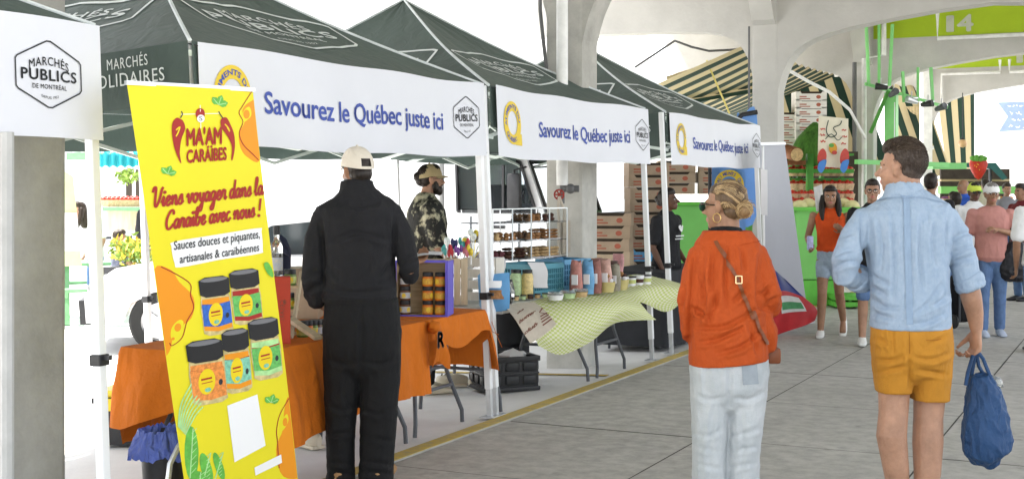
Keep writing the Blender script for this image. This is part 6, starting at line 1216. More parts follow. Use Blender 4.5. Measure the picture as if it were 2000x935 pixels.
# vendor in the leaf-print shirt, seen in profile
t, h, j = person('bearded vendor in a dark leaf-print shirt and khaki cap behind the tables', 832, 10.5, 1.84, CR * .96 + CF * .28, S_FAIR, L_FAIR, H_DK, 'bun', camo, .85, black_j, 1, clog, dict(el=(-.12, .05, .62), wl=(-.1, .16, .56), er=(.12, .03, .63), wr=(.10, .14, .55), head=(0, .02, .925)), .010, fat=1.2)
mb = MB(); h.ell(mb, (0, .05, -.085), (.054, .05, .05)); h.ell(mb, (0, .075, -.10), (.036, .034, .04)); 
for q in (-1, 1): h.ell(mb, (q * .052, .03, -.055), (.020, .03, .045))
h.ell(mb, (0, .098, -.052), (.026, .012, .007)); pt('beard', remesh(mb, .006, 2, folds(.006, (60, 60, 40), .8, 2)), H_DK, t, O0); capmesh(h, khaki, t, O0, ext=.07)
mb = MB()
for q in (-1, 1): mb.tube([h.w(q * .03 + .024 * math.cos(a), .108, .0 + .02 * math.sin(a)) for a in [i * .5236 for i in range(13)]], .002, 5); mb.tube([h.w(q * .054, .106, .004), h.w(q * .078, .0, .006)], .002, 5)
part('glasses', mb, black_pl, t, True)
# vendor in the black T-shirt
bt = cotton('black', (.012, .012, .014))
t, h, j = person('woman vendor in a black T-shirt with a white hand emblem behind the farthest table', 1302, 13.45, 1.58, CF * -.62 + CR * .78, S_DARK, L_DK, H_DK, 'bun', bt, .8, black_j, 1, black_pl, dict(el=(-.145, -.03, .63), wl=(-.10, .08, .53)), .010, headfwd=V((-.35, .9, .1)), fat=1.1)
M_ = t.matrix_basis; yv = .085 * 1.58 * 1.1 + .028
p = Print(lambda u, v, l: V((u, yv + .006 - abs(u) * .28, 1.18 + v)))
p.poly(smooth_pts([(0, -.035), (-.04, .005), (-.038, .03), (-.015, .035), (0, .018), (.015, .035), (.038, .03), (.04, .005)], 3, True)); p.stroke([(-.08, -.075), (.08, -.075)], .012); p.stroke([(-.05, -.105), (.09, -.105)], .01); part('emblem', p.mb, white_t, t)
# right-hand crowd
otop = cotton('vermilion_rib', (.62, .075, .01)); 
t, h, j = person('young woman in an orange sleeveless top and denim shorts striding towards the camera', 1622, 13.9, 1.60, -CF * .95 - CR * .3, S_TAN, L_FAIR, H_DK, 'long', otop, 0, denim, .2, sole_w, dict(kl=(-.055, -.02, .29), al=(-.075, -.12, .10), kr=(.05, .05, .285), ar=(.06, .05, .045), el=(-.13, -.01, .64), wl=(-.085, .13, .70), er=(.15, -.02, .65), wr=(.12, .08, .60), head=(0, .02, .925)), .009, hemz=.58, neckline=.86, headfwd=V((-.1, .98, 0)), fat=.92)
mb = MB(); mb.tube([h.w(-.07, .04, .075), h.w(-.035, .1, .085), h.w(0, .105, .08), h.w(.035, .1, .085), h.w(.07, .04, .075)], .010, 8); part('sunglasses', mb, black_pl, t, True)
mb = MB(); a0, a1, z0, z1 = 0, 6.283, .835 * 1.6, .875 * 1.6; mb.rings([[V((.052 * math.cos(a), -.006 + .05 * math.sin(a), z)) for a in [i * .3927 for i in range(16)]] for z in (z0, z1)], cap=False); part('roll_neck', mb, otop, t, True)
wpos = t.matrix_basis if False else (Matrix.Translation(t.location) @ t.rotation_euler.to_matrix().to_4x4())
c0 = wpos @ (j['wr'] + V((0, .10, -.02))); tt = thing('drink_can', 'pale lilac drink can held by the young woman in the orange top', 'can', c0); mb = MB(); mb.lathe((0, 0, -.02), [(0, 0), (.03, .002), (.034, .012), (.034, .14), (.028, .15), (0, .15)], 16); part('can_body', mb, mat('lilac_can', (.45, .45, .75), .35, .3, 30), tt, True)
c0 = wpos @ h.w(.13, -.02, -.02); tt = thing('white_scarf', 'white cloth draped at the hair of the young woman in orange', 'scarf', c0); mb = MB().sheet(lambda a, b: V((-.05 + a * .09 + .03 * b, .02 * math.sin(a * 5), .12 - .26 * b + .03 * a)), 8, 10, .006); part('cloth', mb, white_t, tt, True)
t, h, j = person('dark-haired woman in glasses half hidden behind the man in the blue shirt', 1704, 13.2, 1.66, -CF * .95 - CR * .25, S_FAIR, L_FAIR, H_DK, 'bun', bt, .8, denim_b, .35, sole_w, dict(kr=(.055, .05, .285), ar=(.06, .06, .05)), .010)
mb = MB()
for q in (-1, 1): mb.tube([h.w(q * .032 + .026 * math.cos(a), .108, .0 + .022 * math.sin(a)) for a in [i * .5236 for i in range(13)]], .003, 5)
part('glasses', mb, black_pl, t, True)
person('man with short black hair facing away beyond the blue shirt', 1818, 14.6, 1.74, CF * .9 + CR * .5, S_TAN, L_FAIR, H_DK, 'short', bt, 1.9, denim_b, 1, black_pl, None, .012, eyes=False)
person('child with dark hair glimpsed beside the blue shirted shoulder', 1866, 17.6, 1.50, CF * .9 - CR * .4, S_TAN, L_FAIR, H_DK, 'short', cotton('rust', (.3, .08, .04)), .8, denim_b, 1, black_pl, None, .013, eyes=False)
person('older balding man in royal blue, in profile far down the aisle', 1883, 20.5, 1.70, -CR * .9 - CF * .3, S_TAN, L_FAIR, H_GR, 'bald', cotton('royal', (.03, .10, .5)), 1.9, denim_b, 1, black_pl, None, .013, eyes=False, fat=1.1)
t, h, j = person('dark-skinned man in a lime cap and white T-shirt walking towards the camera', 1902, 16.2, 1.63, -CF, S_DARK, L_DK, H_DK, 'short', white_t, .9, denim_b, 1, sole_w, None, .011, fat=1.12)
capmesh(h, mat('lime_cap', (.52, .62, .08), .8, .06), t, O0, ext=.07); mb = MB()
for q in (-1, 1): h.ell(mb, (q * .032, .100, -.002), (.027, .010, .019), 12, 8)
part('sunglasses', mb, black_pl, t, True); mb = MB()
for q in (-1, 1): mb.tube([(q * .05, .105, 1.28), (q * .06, .14, 1.15), (q * .03, .15, 1.0)], .012, 6)
part('lanyard', mb, black_pl, t, True)
pink = cotton('dusty_pink', (.50, .23, .20))
t, h, j = person('woman in a dusty pink top, blue jeans and white cap carrying a black bag', 1936, 14.0, 1.62, -CF * .98 - CR * .12, S_TAN, L_FAIR, H_GR, 'short', pink, .75, denim_b, 1, mat('pale_trainer', (.45, .5, .6), .6), dict(el=(-.17, .02, .66), wl=(-.01, .13, .70), er=(.14, -.03, .64), wr=(.13, .05, .50), kr=(.06, .04, .285), ar=(.065, .05, .045)), .009, hemz=.515, neckline=.82, fat=1.12)
capmesh(h, mat('white_cap_cotton', (.7, .69, .68), .85, .04), t, O0, ext=.08); mb = MB()
for q in (-1, 1): mb.tube([h.w(q * .032 + .026 * math.cos(a), .110, .0 + .018 * math.sin(a)) for a in [i * .5236 for i in range(13)]], .003, 5)
part('glasses', mb, mat('tan_frame', (.2, .1, .05), .4), t, True)
bpos = Matrix.Translation(t.location) @ t.rotation_euler.to_matrix().to_4x4() @ V((-.24, .05, .82)); tt = thing('handbag', 'slouchy black leather handbag on the arm of the woman in pink', 'bag', bpos, (0, 0, TH))
mb = MB(); loft(mb, [(V((0, 0, z)), a, b) for z, a, b in ((-.2, .17, .07), (-.1, .19, .085), (.05, .15, .07), (.14, .10, .05), (.17, .08, .03))], 18, 2.4, side=V((1, 0, 0))); pt('bag_body', remesh(mb, .010, 3, folds(.012, (10, 10, 8), .7, 2)), mat('black_leather', (.012, .012, .016), .4, .2, 12, .3, 60), tt, O0)
mb = MB(); mb.tube([(-.07, 0, .15), (-.05, 0, .32), (.0, 0, .39), (.05, 0, .32), (.07, 0, .15)], .010, 8); part('handle', mb, black_pl, tt, True)
maroon = cotton('maroon', (.13, .015, .02))
person('person in maroon looking at a phone at the right edge of the aisle', 1996, 18.2, 1.62, -CR * .9 - CF * .35, S_TAN, L_FAIR, H_DK, 'short', maroon, .8, denim_b, 1, black_pl, dict(el=(-.12, .02, .64), wl=(-.06, .15, .68), er=(.12, .02, .64), wr=(.06, .15, .68)), .012, eyes=False)
person('person in a white T-shirt cut off by the right edge of the picture', 2036, 12.6, 1.68, CF, S_TAN, L_FAIR, H_BR, 'short', white_t, .85, denim_b, 1, black_pl, dict(sl=(-.115, 0, .805), el=(-.155, -.02, .625)), .012, eyes=False, fat=1.1)
# shopping trolley behind the man in the blue shirt
c0 = W(1876, 638, 14.8); c0.z = 0; t = thing('shopping_trolley', 'black two-wheeled shopping trolley standing behind the blue shirt', 'trolley', c0, (0, 0, TH + .3))
mb = MB(); loft(mb, [(V((0, 0, z)), a, b) for z, a, b in ((.12, .14, .10), (.3, .16, .12), (.48, .15, .11), (.56, .12, .08))], 14, 3, side=V((1, 0, 0))); part('bag_body', mb, black_k, t, True)
mb = MB(); mb.tube([(-.1, -.12, .08), (-.1, -.12, .9), (.1, -.12, .9), (.1, -.12, .08)], .011, 6); part('frame', mb, grey_leg, t)
for x in (-.16, .16): mb = MB(); mb.lathe((x, -.1, .08), [(0, -.012), (.075, -.012), (.08, 0), (.075, .012), (0, .012)], 18, M=Matrix.Rotation(R(90), 3, 'Y')); part('wheel', mb, black_pl, t, True)

# ================================================================== RIGHT-HAND STALLS
# grey roll-up stand seen from behind and the red and blue flag hanging from it
gv = mat('grey_vinyl_back', (.36, .37, .41), .5, .06, 1.2); Zr = 14.9
tl_, tr_, bl0, br0 = W(1483, 281, 14.5), W(1532, 280, 15.0), W(1500, 668, 14.5), W(1581, 640, 15.25)
t = thing('roll_up_stand', 'back of a pale grey roll-up stand with its pole, beside the white column', 'banner', V(((bl0 + br0) / 2).to_tuple()[:2] + (0,))); o = V(t.location)
mb = MB().sheet(lambda a, b: tl_.lerp(tr_, a).lerp(bl0.lerp(br0, a), b) + CF * .03 * math.sin(math.pi * a), 12, 16, .003); part('panel', mb, gv, t, True, off=o)
mb = MB(); mb.bar(tl_, tr_, .03, .03); part('top_rail', mb, alu, t, off=o); mb = MB(); mb.bar(V((bl0.x, bl0.y, .05)), V((br0.x, br0.y, .05)), .14, .09); part('base_cassette', mb, alu, t, off=o)
mb = MB(); mb.tube([W(1494, 650, 14.35), W(1490, 285, 14.4)], .014, 8); part('support_pole', mb, white_metal, t, off=o)
t = thing('white_notice', 'blank white sheet standing against the grey roll-up stand', 'notice', W(1495, 420, 14.25)); mb = MB().prism([(1486, 330), (1499, 332), (1499, 421), (1486, 419)], lambda u, v, d: W(u, v, 14.25 + d), 0, .02); part('sheet', mb, paper, t, off=V(t.location))
fl = [mat('flag_blue', (.02, .035, .19), .5, .1, 9), mat('flag_red', (.45, .02, .025), .5, .1, 9), mat('flag_white', (.6, .6, .58), .6), mat('flag_green', (.06, .26, .10), .6, .2, 20)]
rF = [[W(1497, 515, 13.9), W(1516, 530, 14.0), W(1534, 545, 14.1)], [W(1497, 565, 13.8), W(1530, 562, 13.95), W(1564, 575, 14.15)], [W(1497, 612, 13.8), W(1540, 606, 13.95), W(1594, 603, 14.2)], [W(1498, 660, 13.85), W(1545, 645, 14.0), W(1592, 626, 14.2)]]
t = thing('flag', 'blue and red flag with a white panel hanging beside the orange blouse', 'flag', W(1530, 600, 14)); o = V(t.location); F = lambda u, v: cat2(rF, u, v) + CF * .03 * math.sin(u * 9 + v * 4)
mb = MB(); mb.grid(lambda a, b: F(a, b * .38), 18, 8, 0); mb.grid(lambda a, b: F(a, .38 + b * .62), 18, 12, 1); part('cloth', mb, fl[:2], t, True, 80, off=o)
p = Print(lambda u, v, l: F(u, v) - CF * (.006 + l)); n_ = 8
p.raw([(.36 + .42 * i / n_, .45 + .25 * j / n_ ) for j in range(n_ + 1) for i in range(n_ + 1)], [(j * 9 + i, j * 9 + i + 1, j * 9 + i + 10, j * 9 + i + 9) for j in range(n_) for i in range(n_)], 0); p.lay = .004
p.raw([(.38 + .38 * i / n_, .54 + .11 * j / n_ ) for j in range(n_ + 1) for i in range(n_ + 1)], [(j * 9 + i, j * 9 + i + 1, j * 9 + i + 10, j * 9 + i + 9) for j in range(n_) for i in range(n_)], 1); part('emblem', p.mb, fl[2:], t, off=o)
# blue feather flag with the yellow ring, and the top of another
fb = mat('sky_blue_flag', (.16, .34, .72), .6, .06, 4)
t = thing('feather_flag', 'sky blue feather flag with a yellow lettered ring behind the woman in orange', 'flag', W(1420, 690, 15.6)); o = V(t.location); o.z = 0; t.location = o
mb = MB().sheet(lambda a, b: W(1390 + a * 66, 322 + b * 260, 15.6 + .05 * math.sin(a * 5)), 10, 16, .003); part('cloth', mb, fb, t, True, off=o); mb = MB(); mb.tube([W(1386, 690, 15.6), W(1386, 322, 15.6)], .02, 8); part('pole', mb, black_pl, t, off=o)
p = Print(lambda u, v, l: W(u, v, 15.52 - l)); p.ring(1424, 362, 17, 29, 1.05); p.lay = .004
for k, ch_ in enumerate('ALIMENTS DU'):
    if ch_ == ' ': continue
    a = R(200 + k * 14.5); vs, fs = text2d(ch_, 1, .02); cx, cy = 1424 + 19.5 * math.cos(a), 362 + 20.5 * math.sin(a); ca, sa = math.cos(a), math.sin(a)
    p.raw([(cx + (vx - .3) * 8 * -sa + vy * 9 * ca, cy + (vx - .3) * 8 * ca + vy * 9 * sa) for vx, vy in vs], fs, 1)
part('logo', p.mb, [ink_y, ink_b], t, off=o)
t = thing('feather_flag', 'rounded blue flag top with a dark edge above the farthest white banner', 'flag', W(1470, 420, 16.2)); o = V(t.location)
mb = MB().prism(smooth_pts([(1438, 236), (1450, 226), (1478, 221), (1478, 420), (1440, 420)], 4, True), lambda u, v, d: W(u, v, 16.2 + d), 0, .01); part('cloth', mb, fb, t, off=o); mb = MB(); mb.tube([W(1434, 420, 16.18), W(1436, 238, 16.18), W(1450, 224, 16.18), W(1479, 219, 16.18)], .03, 8); part('pole', mb, black_pl, t, True, off=o)
# stacked produce cartons
dark_in = mat('carton_hollow_shade', (.04, .03, .02), .9)
def make_carton(m, name_l):
    t = thing('produce_carton', name_l, 'carton', (0, 0, 0)); w_, d_, h_ = .52, .36, .155
    pr = [(-w_ / 2, 0), (w_ / 2, 0), (w_ / 2, h_), (w_ / 2 - .07, h_), (w_ / 2 - .10, h_ - .035), (-w_ / 2 + .10, h_ - .035), (-w_ / 2 + .07, h_), (-w_ / 2, h_)]
    mb = MB(); mb.prism(pr, lambda u, v, d: V((u, -d_ / 2 + d, v)), 0, .008); mb.prism(pr, lambda u, v, d: V((u, d_ / 2 - d, v)), 0, .008); mb.box((-w_ / 2 + .004, 0, h_ / 2), (.008, d_ - .018, h_)); mb.box((w_ / 2 - .004, 0, h_ / 2), (.008, d_ - .018, h_)); part('carton_body', mb, m, t)
    mb = MB(); mb.box((0, 0, .08), (w_ - .02, d_ - .02, .15)); part('contents', mb, dark_in, t)  # solid dark block stands in for the shade inside the carton
    p = Print(lambda u, v, l: V((u, -d_ / 2 - .002, .065 + v))); p.stroke([(-.2, -.03), (-.02, -.03)], .016); p.disc(.12, 0, .04, .032, 0, 12); p.stroke([(-.2, .005), (-.08, .005)], .02); part('emblem', p.mb, mat('carton_red_print', (.35, .10, .06), .8) if m is not kraft2 else mat('carton_brown_print', (.16, .10, .05), .8), t)
    return t
cA, cB, cC = make_carton(kraft, 'x'), make_carton(kraft2, 'x'), make_carton(mat('blue_carton', (.10, .32, .55), .7, .3, 20), 'x')
def carton(pr, loc, rz, lab): o_ = place(pr, loc, rz, lab); o_['group'] = 'produce cartons stacked beside the column'; return o_
od = ['lowest', 'second', 'third', 'fourth', 'fifth', 'sixth', 'seventh', 'eighth', 'ninth', 'tenth', 'eleventh', 'twelfth', 'thirteenth']
b1, b2, b3 = W(1193, 600, 16.2), W(1262, 600, 16.8), W(1320, 600, 18.4); rnd = random.Random(4)
for k in range(9): carton(cB if k in (4, 5) else cA, (b1.x + rnd.uniform(-.01, .01), b1.y, -.145 + .1565 * k), TH + R(-12) + rnd.uniform(-.04, .04), f'{"tan tree-marked" if k in (4, 5) else "brown"} carton in the lower left stack, {od[k]} from the ground')
for k in range(13): carton(cC if k == 5 else cA, (b2.x + rnd.uniform(-.015, .015), b2.y, -.145 + .1565 * k), TH + R(6) + rnd.uniform(-.05, .05), 'blue printed carton in the tall stack by the column' if k == 5 else f'brown carton in the tall middle stack, {od[k]} from the ground')
for k in range(3):
    for q in range(2): carton(cA, (b3.x + q * .5 + rnd.uniform(-.02, .02), b3.y + q * .26, 1.475 + .1565 * k), TH + rnd.uniform(-.1, .1), f'brown carton on the lime panel, {od[k]} layer, {["left", "right"][q]} of its pair')
lime_w = mat('lime_board', (.20, .56, .13), .5, .06, 2)
t = thing('stall_counter', 'tall lime green counter behind the woman vendor in black', 'counter', W(1400, 600, 18.2)); o = V(t.location); o.z = 0; t.location = o
mb = MB(); mb.prism([(1305, 0), (1476, 0), (1476, 1), (1305, 1)], lambda u, v, d: V((*W(u, 400, 18.2 + d).to_tuple()[:2], 1.47 * v - .15)), 0, .9); part('front_panel', mb, lime_w, t, off=o)
mb = MB(); mb.prism([(1300, 0), (1480, 0), (1480, 1), (1300, 1)], lambda u, v, d: V((*W(u, 400, 18.15 + d).to_tuple()[:2], 1.325 + .04 * v)), 0, 1.0); part('countertop', mb, green_paint, t, off=o)
def pbox(mb, x0, x1, y0, y1, Z, dep, mi=0): mb.prism([(x0, y1), (x1, y1), (x1, y0), (x0, y0)], lambda u, v, d: W(u, v, Z) + CF * d, 0, dep, mi); return mb
t = thing('produce_counter', 'bright green produce counter with melons beyond the roll-up stand', 'counter', W(1610, 600, 17.4)); o = V(t.location); o.z = 0; t.location = o
part('front_panel', pbox(MB(), 1556, 1682, 412, 545, 17.4, .9), lime_w, t, off=o); part('lower_panel', pbox(MB(), 1556, 1640, 547, 597, 17.42, .9), green_paint, t, off=o); part('ledge', pbox(MB(), 1550, 1690, 405, 412, 17.35, 1.0), green_paint, t, off=o)
t = thing('green_pallet', 'green wooden pallet step on the floor beside the produce counter', 'pallet', W(1660, 603, 17)); o = V(t.location); o.z = 0; t.location = o
for y in (577, 590): part('plank', pbox(MB(), 1632, 1686, y, y + 9, 17.0, .5), green_paint, t, off=o)
for x in (1634, 1658, 1679): part('bearer', pbox(MB(), x, x + 6, 577, 601, 17.02, .45), green_dk, t, off=o)
mel = mat('pale_melon', (.62, .55, .28), .55, .12, 18, .2, 40)
for k in range(7): t = single('melon', MB().ball((0, 0, 0), (.105, .1, .095), 16, 12), mel, f'pale yellow melon on the green counter, {od[k].replace("lowest", "first")} from the left', 'melon', W(1562 + k * 17, 404 - (k % 2) * 4, 17.75 + .1 * (k % 3)), group='melons on the green counter', smooth=True)
# green stall frame, baskets, interior
t = thing('green_stall', 'green timber market stall full of baskets under the conical roof', 'stall', W(1600, 520, 22)); o = V(t.location); o.z = 0; t.location = o
for x, y0, y1, Z, w in ((1583, 300, 600, 20.8, 12), (1562, 330, 600, 21.5, 7), (1645, 330, 600, 21.3, 8), (1606, 340, 600, 22.2, 7), (1545, 320, 600, 22, 6)): part('post', pbox(MB(), x - w / 2, x + w / 2, y0, y1, Z, .12), green_dk, t, off=o)
for x0, x1, y, h_, Z in ((1538, 1668, 330, 8, 20.9), (1538, 1668, 348, 5, 21.2), (1538, 1668, 376, 5, 21), (1560, 1668, 300, 4, 21.6)): part('beam', pbox(MB(), x0, x1, y, y + h_, Z, .5), green_dk, t, off=o)
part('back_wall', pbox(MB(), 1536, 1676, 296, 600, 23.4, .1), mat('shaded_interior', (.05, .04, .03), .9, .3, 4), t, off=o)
mb = MB(); cb = W(1588, 326, 21.7)
rr = []
for z, r_ in ((0, .40), (.12, .41), (.3, .37), (.5, .26), (.66, .12), (.74, .03)): rr.append([cb + UP * z + CR * (.04 * z + r_ * math.cos(a) * (1 + .05 * noise.noise(V((a * 6, z * 3, 0))))) + CF * r_ * math.sin(a) for a in [2 * math.pi * i / 40 for i in range(40)]])
mb.rings(rr); part('conical_roof', mb, mat('green_thatch', (.05, .15, .02), .85, .5, 14, .9, 30, stretch=(1, 1, .15)), t, True, off=o)
logm = mat('log_bark', (.20, .075, .03), .8, .3, 10, .4, 30); mb = MB(); mb.tube([W(1537, 296, 20.9), W(1556, 302, 20.6)], .115, 16); t = thing('log_prop', 'short brown log with a pale cut end lying at the stall roof', 'log', W(1546, 300, 20.7)); part('bark', mb, logm, t, True, off=V(t.location)); mb = MB(); mb.tube([W(1556, 302, 20.59), W(1557, 302.3, 20.57)], .10, 16); part('cut_end', mb, cook2, t, off=V(t.location))
mb = MB(); pbox(mb, 1536, 1574, 313, 322, 20.7, .6); single('tiled_ledge', mb, logm, 'brown plank ledge below the log', 'ledge', W(1555, 320, 20.7), world=True)
bk_m = mat('basket_weave', (.52, .36, .22), .8, .3, 40, .4, 60); produce = [mat('tomato_red', (.45, .03, .015), .35, .2, 20), mat('apple_green', (.3, .4, .06), .4, .2, 20), mat('peach', (.6, .26, .08), .5, .2, 20)]
def make_basket():
    t = thing('produce_basket', 'x', 'basket', (0, 0, 0)); mb = MB(); mb.lathe((0, 0, 0), [(0, 0), (.09, .002), (.115, .11), (.105, .11), (.085, .012), (0, .012)], 16); part('basket_body', mb, bk_m, t, True)
    for k in range(7): part('fruit', MB().ball((.06 * math.cos(k) * (k > 0), .06 * math.sin(k) * (k > 0), .115 + .02 * (k == 0)), .038, 10, 8), produce[0], t, True)
    return t
bk = make_basket()
for r_, (y, Z) in enumerate(((344, 21.0), (372, 20.95))):
    for k in range(8): o_ = place(bk, W(1550 + k * 15, y, Z + .15), k, f'red fruit basket, {["upper", "lower"][r_]} green stall shelf, {od[k].replace("lowest", "first")} from the left'); o_['group'] = 'produce baskets in the green stall'
rnd = random.Random(9)
for k in range(14):
    x, y = 1548 + (k % 7) * 18, 392 + (k // 7) * 14; o_ = place(bk, W(x, y, 20.6 - .2 * (k // 7)), k, f'red fruit basket, {["back", "front"][k // 7]} bench below the green shelves, {od[k % 7].replace("lowest", "first")} from the left'); o_['group'] = 'produce baskets in the green stall'
tray = make_carton(mat('white_tray_card', (.68, .66, .62), .8, .05), 'x')
for k in range(6): o_ = place(tray, W(1580, 286, 22.2) + V((0, 0, .11 + .13 * k)), TH, f'white produce tray stacked above the green stall, {od[k]} of the tall pile'); o_['group'] = 'white trays above the green stall'
for k in range(4): o_ = place(tray, W(1546, 286, 22.3) + V((0, 0, .02 + .13 * k)), TH, f'white produce tray stacked above the green stall, {od[k]} of the short left pile'); o_['group'] = 'white trays above the green stall'
# drinks poster with parrots
t = thing('drinks_poster', 'cream painted drinks poster with red lettering and fruit above the green stall', 'poster', W(1628, 330, 20.4)); o = V(t.location)
part('board', MB().prism([(1599, 226), (1657, 232), (1656, 312), (1640, 328), (1610, 326), (1597, 310)], lambda u, v, d: W(u, v, 20.4 + d), 0, .04), mat('cream_board', (.72, .67, .55), .7, .05), t, off=o)
PM = [produce[0], mat('poster_ink', (.03, .05, .04), .7), mat('poster_orange', (.62, .30, .03), .6), mat('poster_green', (.1, .3, .06), .6)]; p = Print(lambda u, v, l: W(u, v, 20.37 - l)); rnd = random.Random(1)
for k, (x, y) in enumerate(((1603, 252), (1602, 264), (1603, 276), (1644, 255), (1645, 267), (1643, 280))): p.stroke([(x + i * 1.3, y + rnd.uniform(-2, 2)) for i in range(8)], 2.2, 0)
p.stroke(smooth_pts([(1618, 235), (1614, 256), (1622, 268), (1634, 262), (1628, 250), (1640, 244), (1644, 236)], 5), 2, 1); p.stroke(smooth_pts([(1612, 272), (1624, 262), (1636, 274), (1644, 268)], 5), 1.6, 1); p.lay = .004
p.disc(1627, 290, 8, 11, 2); p.lay = .008; p.disc(1624, 284, 5, 4, 3); p.disc(1630, 298, 5, 4, 0); part('lettering', p.mb, PM, t, off=o)
for k, x in enumerate((1606, 1650)):
    t = thing('parrot_cutout', f'red and blue parrot cut-out hung at the {["left", "right"][k]} foot of the drinks poster', 'cut-out', W(x, 320, 20.25)); o = V(t.location)
    part('wing', MB().prism(smooth_pts([(x, 290), (x - 8, 300), (x - 9, 318), (x, 326), (x + 8, 310), (x + 7, 296)], 3, True), lambda u, v, d: W(u, v, 20.25 + d), 0, .03), produce[0], t, off=o); part('tail', MB().prism(smooth_pts([(x - 5, 316), (x - 9, 330), (x - 2, 338), (x + 5, 328), (x + 8, 312)], 3, True), lambda u, v, d: W(u, v, 20.21 + d), 0, .03), mat('parrot_blue', (.06, .2, .55), .6), t, off=o)
# light green steel bars, tall post, spot lamps
lg = mat('spring_green_steel', (.22, .60, .20), .45, .08, 4)
t = thing('hanging_rig', 'spring green steel hangers with a heavy post below the number 14', 'frame', W(1740, 300, 23.3)); o = V(t.location)
for a, b in (((1692, 52), (1697, 168)), ((1717, 48), (1717, 165)), ((1743, 48), (1737, 168)), ((1763, 140), (1766, 200)), ((1793, 132), (1793, 200)), ((1818, 132), (1822, 205))): part('hanger_bar', MB().bar(W(*a, 23.2), W(*b, 23.2), .075, .04), lg, t, off=o)
part('post', MB().bar(W(1741, 182, 23.4), W(1741, 560, 23.4), .26, .2), lg, t, off=o); part('post_stripe', MB().bar(W(1747, 200, 23.27), W(1746, 330, 23.27), .05, .02), white_metal, t, off=o)
part('cross_rail', MB().bar(W(1690, 164, 23.2), W(1850, 210, 23.6), .05, .05), lg, t, off=o); part('brace', MB().bar(W(1700, 260, 23.3), W(1735, 178, 23.3), .08, .05), green_dk, t, off=o)
part('low_rail', MB().bar(W(1672, 316, 23), W(1850, 322, 23.4), .12, .08), lg, t, off=o)
for k, (x, y) in enumerate(((1720, 170), (1745, 182), (1780, 196), (1812, 203), (1838, 210))):
    c0 = W(x, y, 23.0); t = thing('spot_lamp', f'black spot lamp on the green rail, {od[k].replace("lowest", "first")} from the left', 'lamp', c0, group='spot lamps on the green rail'); mb = MB(); mb.lathe((0, 0, 0), [(0, -.12), (.035, -.12), (.05, -.04), (.062, .06), (.064, .09), (.055, .09), (0, .07)], 14, M=Matrix.Rotation(R(62), 3, 'X') @ Matrix.Rotation(R((-70, 40, -50, 75, 55)[k]), 3, 'Y')); part('housing', mb, [black_pl, grey_leg, alu][k % 3], t, True); mb = MB(); mb.bar((0, 0, 0), (.0, .05, .16), .02); part('bracket', mb, alu, t); mb = MB(); mb.box((.03, .02, .04), (.16, .05, .03), TH, bev=.006); part('track_clip', mb, alu, t, True)
t = thing('canopy_shelf', 'light green curved canopy edge beside the head of the man in blue', 'canopy', W(1855, 325, 24)); part('board', pbox(MB(), 1822, 1888, 318, 330, 24, .5), lg, t, off=V(t.location))
t = thing('dark_stall', 'dark open stall with green fascia behind the crowd on the right', 'stall', W(1900, 500, 27)); o = V(t.location); o.z = 0; t.location = o
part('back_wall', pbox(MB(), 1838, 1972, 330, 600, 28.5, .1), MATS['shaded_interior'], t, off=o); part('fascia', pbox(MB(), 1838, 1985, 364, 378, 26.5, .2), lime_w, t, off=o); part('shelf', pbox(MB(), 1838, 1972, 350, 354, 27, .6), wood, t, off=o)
part('awning_cover', MB().prism([(1880, 318), (1945, 318), (1968, 348), (1958, 352), (1936, 330), (1880, 326)], lambda u, v, d: W(u, v, 26 + d), 0, 1.2), mat('dark_teal_cloth', (.03, .12, .11), .8, .15, 5), t, off=o); part('post', pbox(MB(), 1934, 1937, 320, 600, 26.4, .1), grey_leg, t, off=o)
rnd = random.Random(17); gm = [mat('goods_' + n, c, .6, .35, 24) for n, c in (('red', (.42, .05, .03)), ('green', (.16, .30, .05)), ('orange', (.6, .25, .03)), ('yellow', (.6, .48, .08)), ('violet', (.16, .05, .14)), ('cream', (.6, .55, .42)))]
gn = ['red', 'green', 'orange', 'yellow', 'violet', 'cream']
for r_ in range(3):
    for k in range(11):
        x = 1846 + k * 12.6; Z_ = 26.2 - .5 * r_; ci = rnd.randrange(6); c0 = W(x, 388 + r_ * 15, Z_); t = thing('punnet', f'{gn[ci]} produce punnet on the dark stall, {["top", "middle", "lowest"][r_]} tier, {["first", "second", "third", "fourth", "fifth", "sixth", "seventh", "eighth", "ninth", "tenth", "last"][k]} from the left', 'punnet', c0, (0, 0, TH), group='punnets on the dark stall')
        mb = MB(); mb.box((0, 0, -.03), (.12, .14, .06), bev=.006); part('tray', mb, kraft2, t); mb = MB()
        for q in range(6): mb.ball(((q % 3 - 1) * .036, (q // 3 - .5) * .06, .015 + rnd.uniform(0, .015)), .027, 8, 6)
        part('produce', mb, gm[ci], t, True)
for k in range(16):
    x, y = 1541 + (k % 8) * 5.2, 352 + (k // 8) * 22; c0 = W(x, y, 21.9); t = thing('dark_bottle', f'dark bottle on the left shelf of the green stall, {["upper", "lower"][k // 8]} row, {["first", "second", "third", "fourth", "fifth", "sixth", "seventh", "last"][k % 8]} from the left', 'bottle', c0, group='dark bottles in the green stall'); mb = MB(); mb.lathe((0, 0, -.08), [(0, 0), (.018, 0), (.019, .1), (.008, .13), (.008, .16), (0, .16)], 10); part('glass_body', mb, mat('dark_bottle_glass', (.03, .02, .015), .2, .2, 20), t, True); mb = MB(); mb.lathe((0, 0, -.08), [(.0195, .03), (.0195, .08)], 10, cap=False); part('paper_label', mb, [paper, gm[3], gm[0]][k % 3], t, True)
person('shopper in a cream shirt far down the aisle behind the strawberry sign', 1925, 24.0, 1.72, CF, S_TAN, L_FAIR, H_BR, 'short', cotton('cream', (.6, .55, .42)), .8, denim_b, 1, black_pl, None, .016, eyes=False)
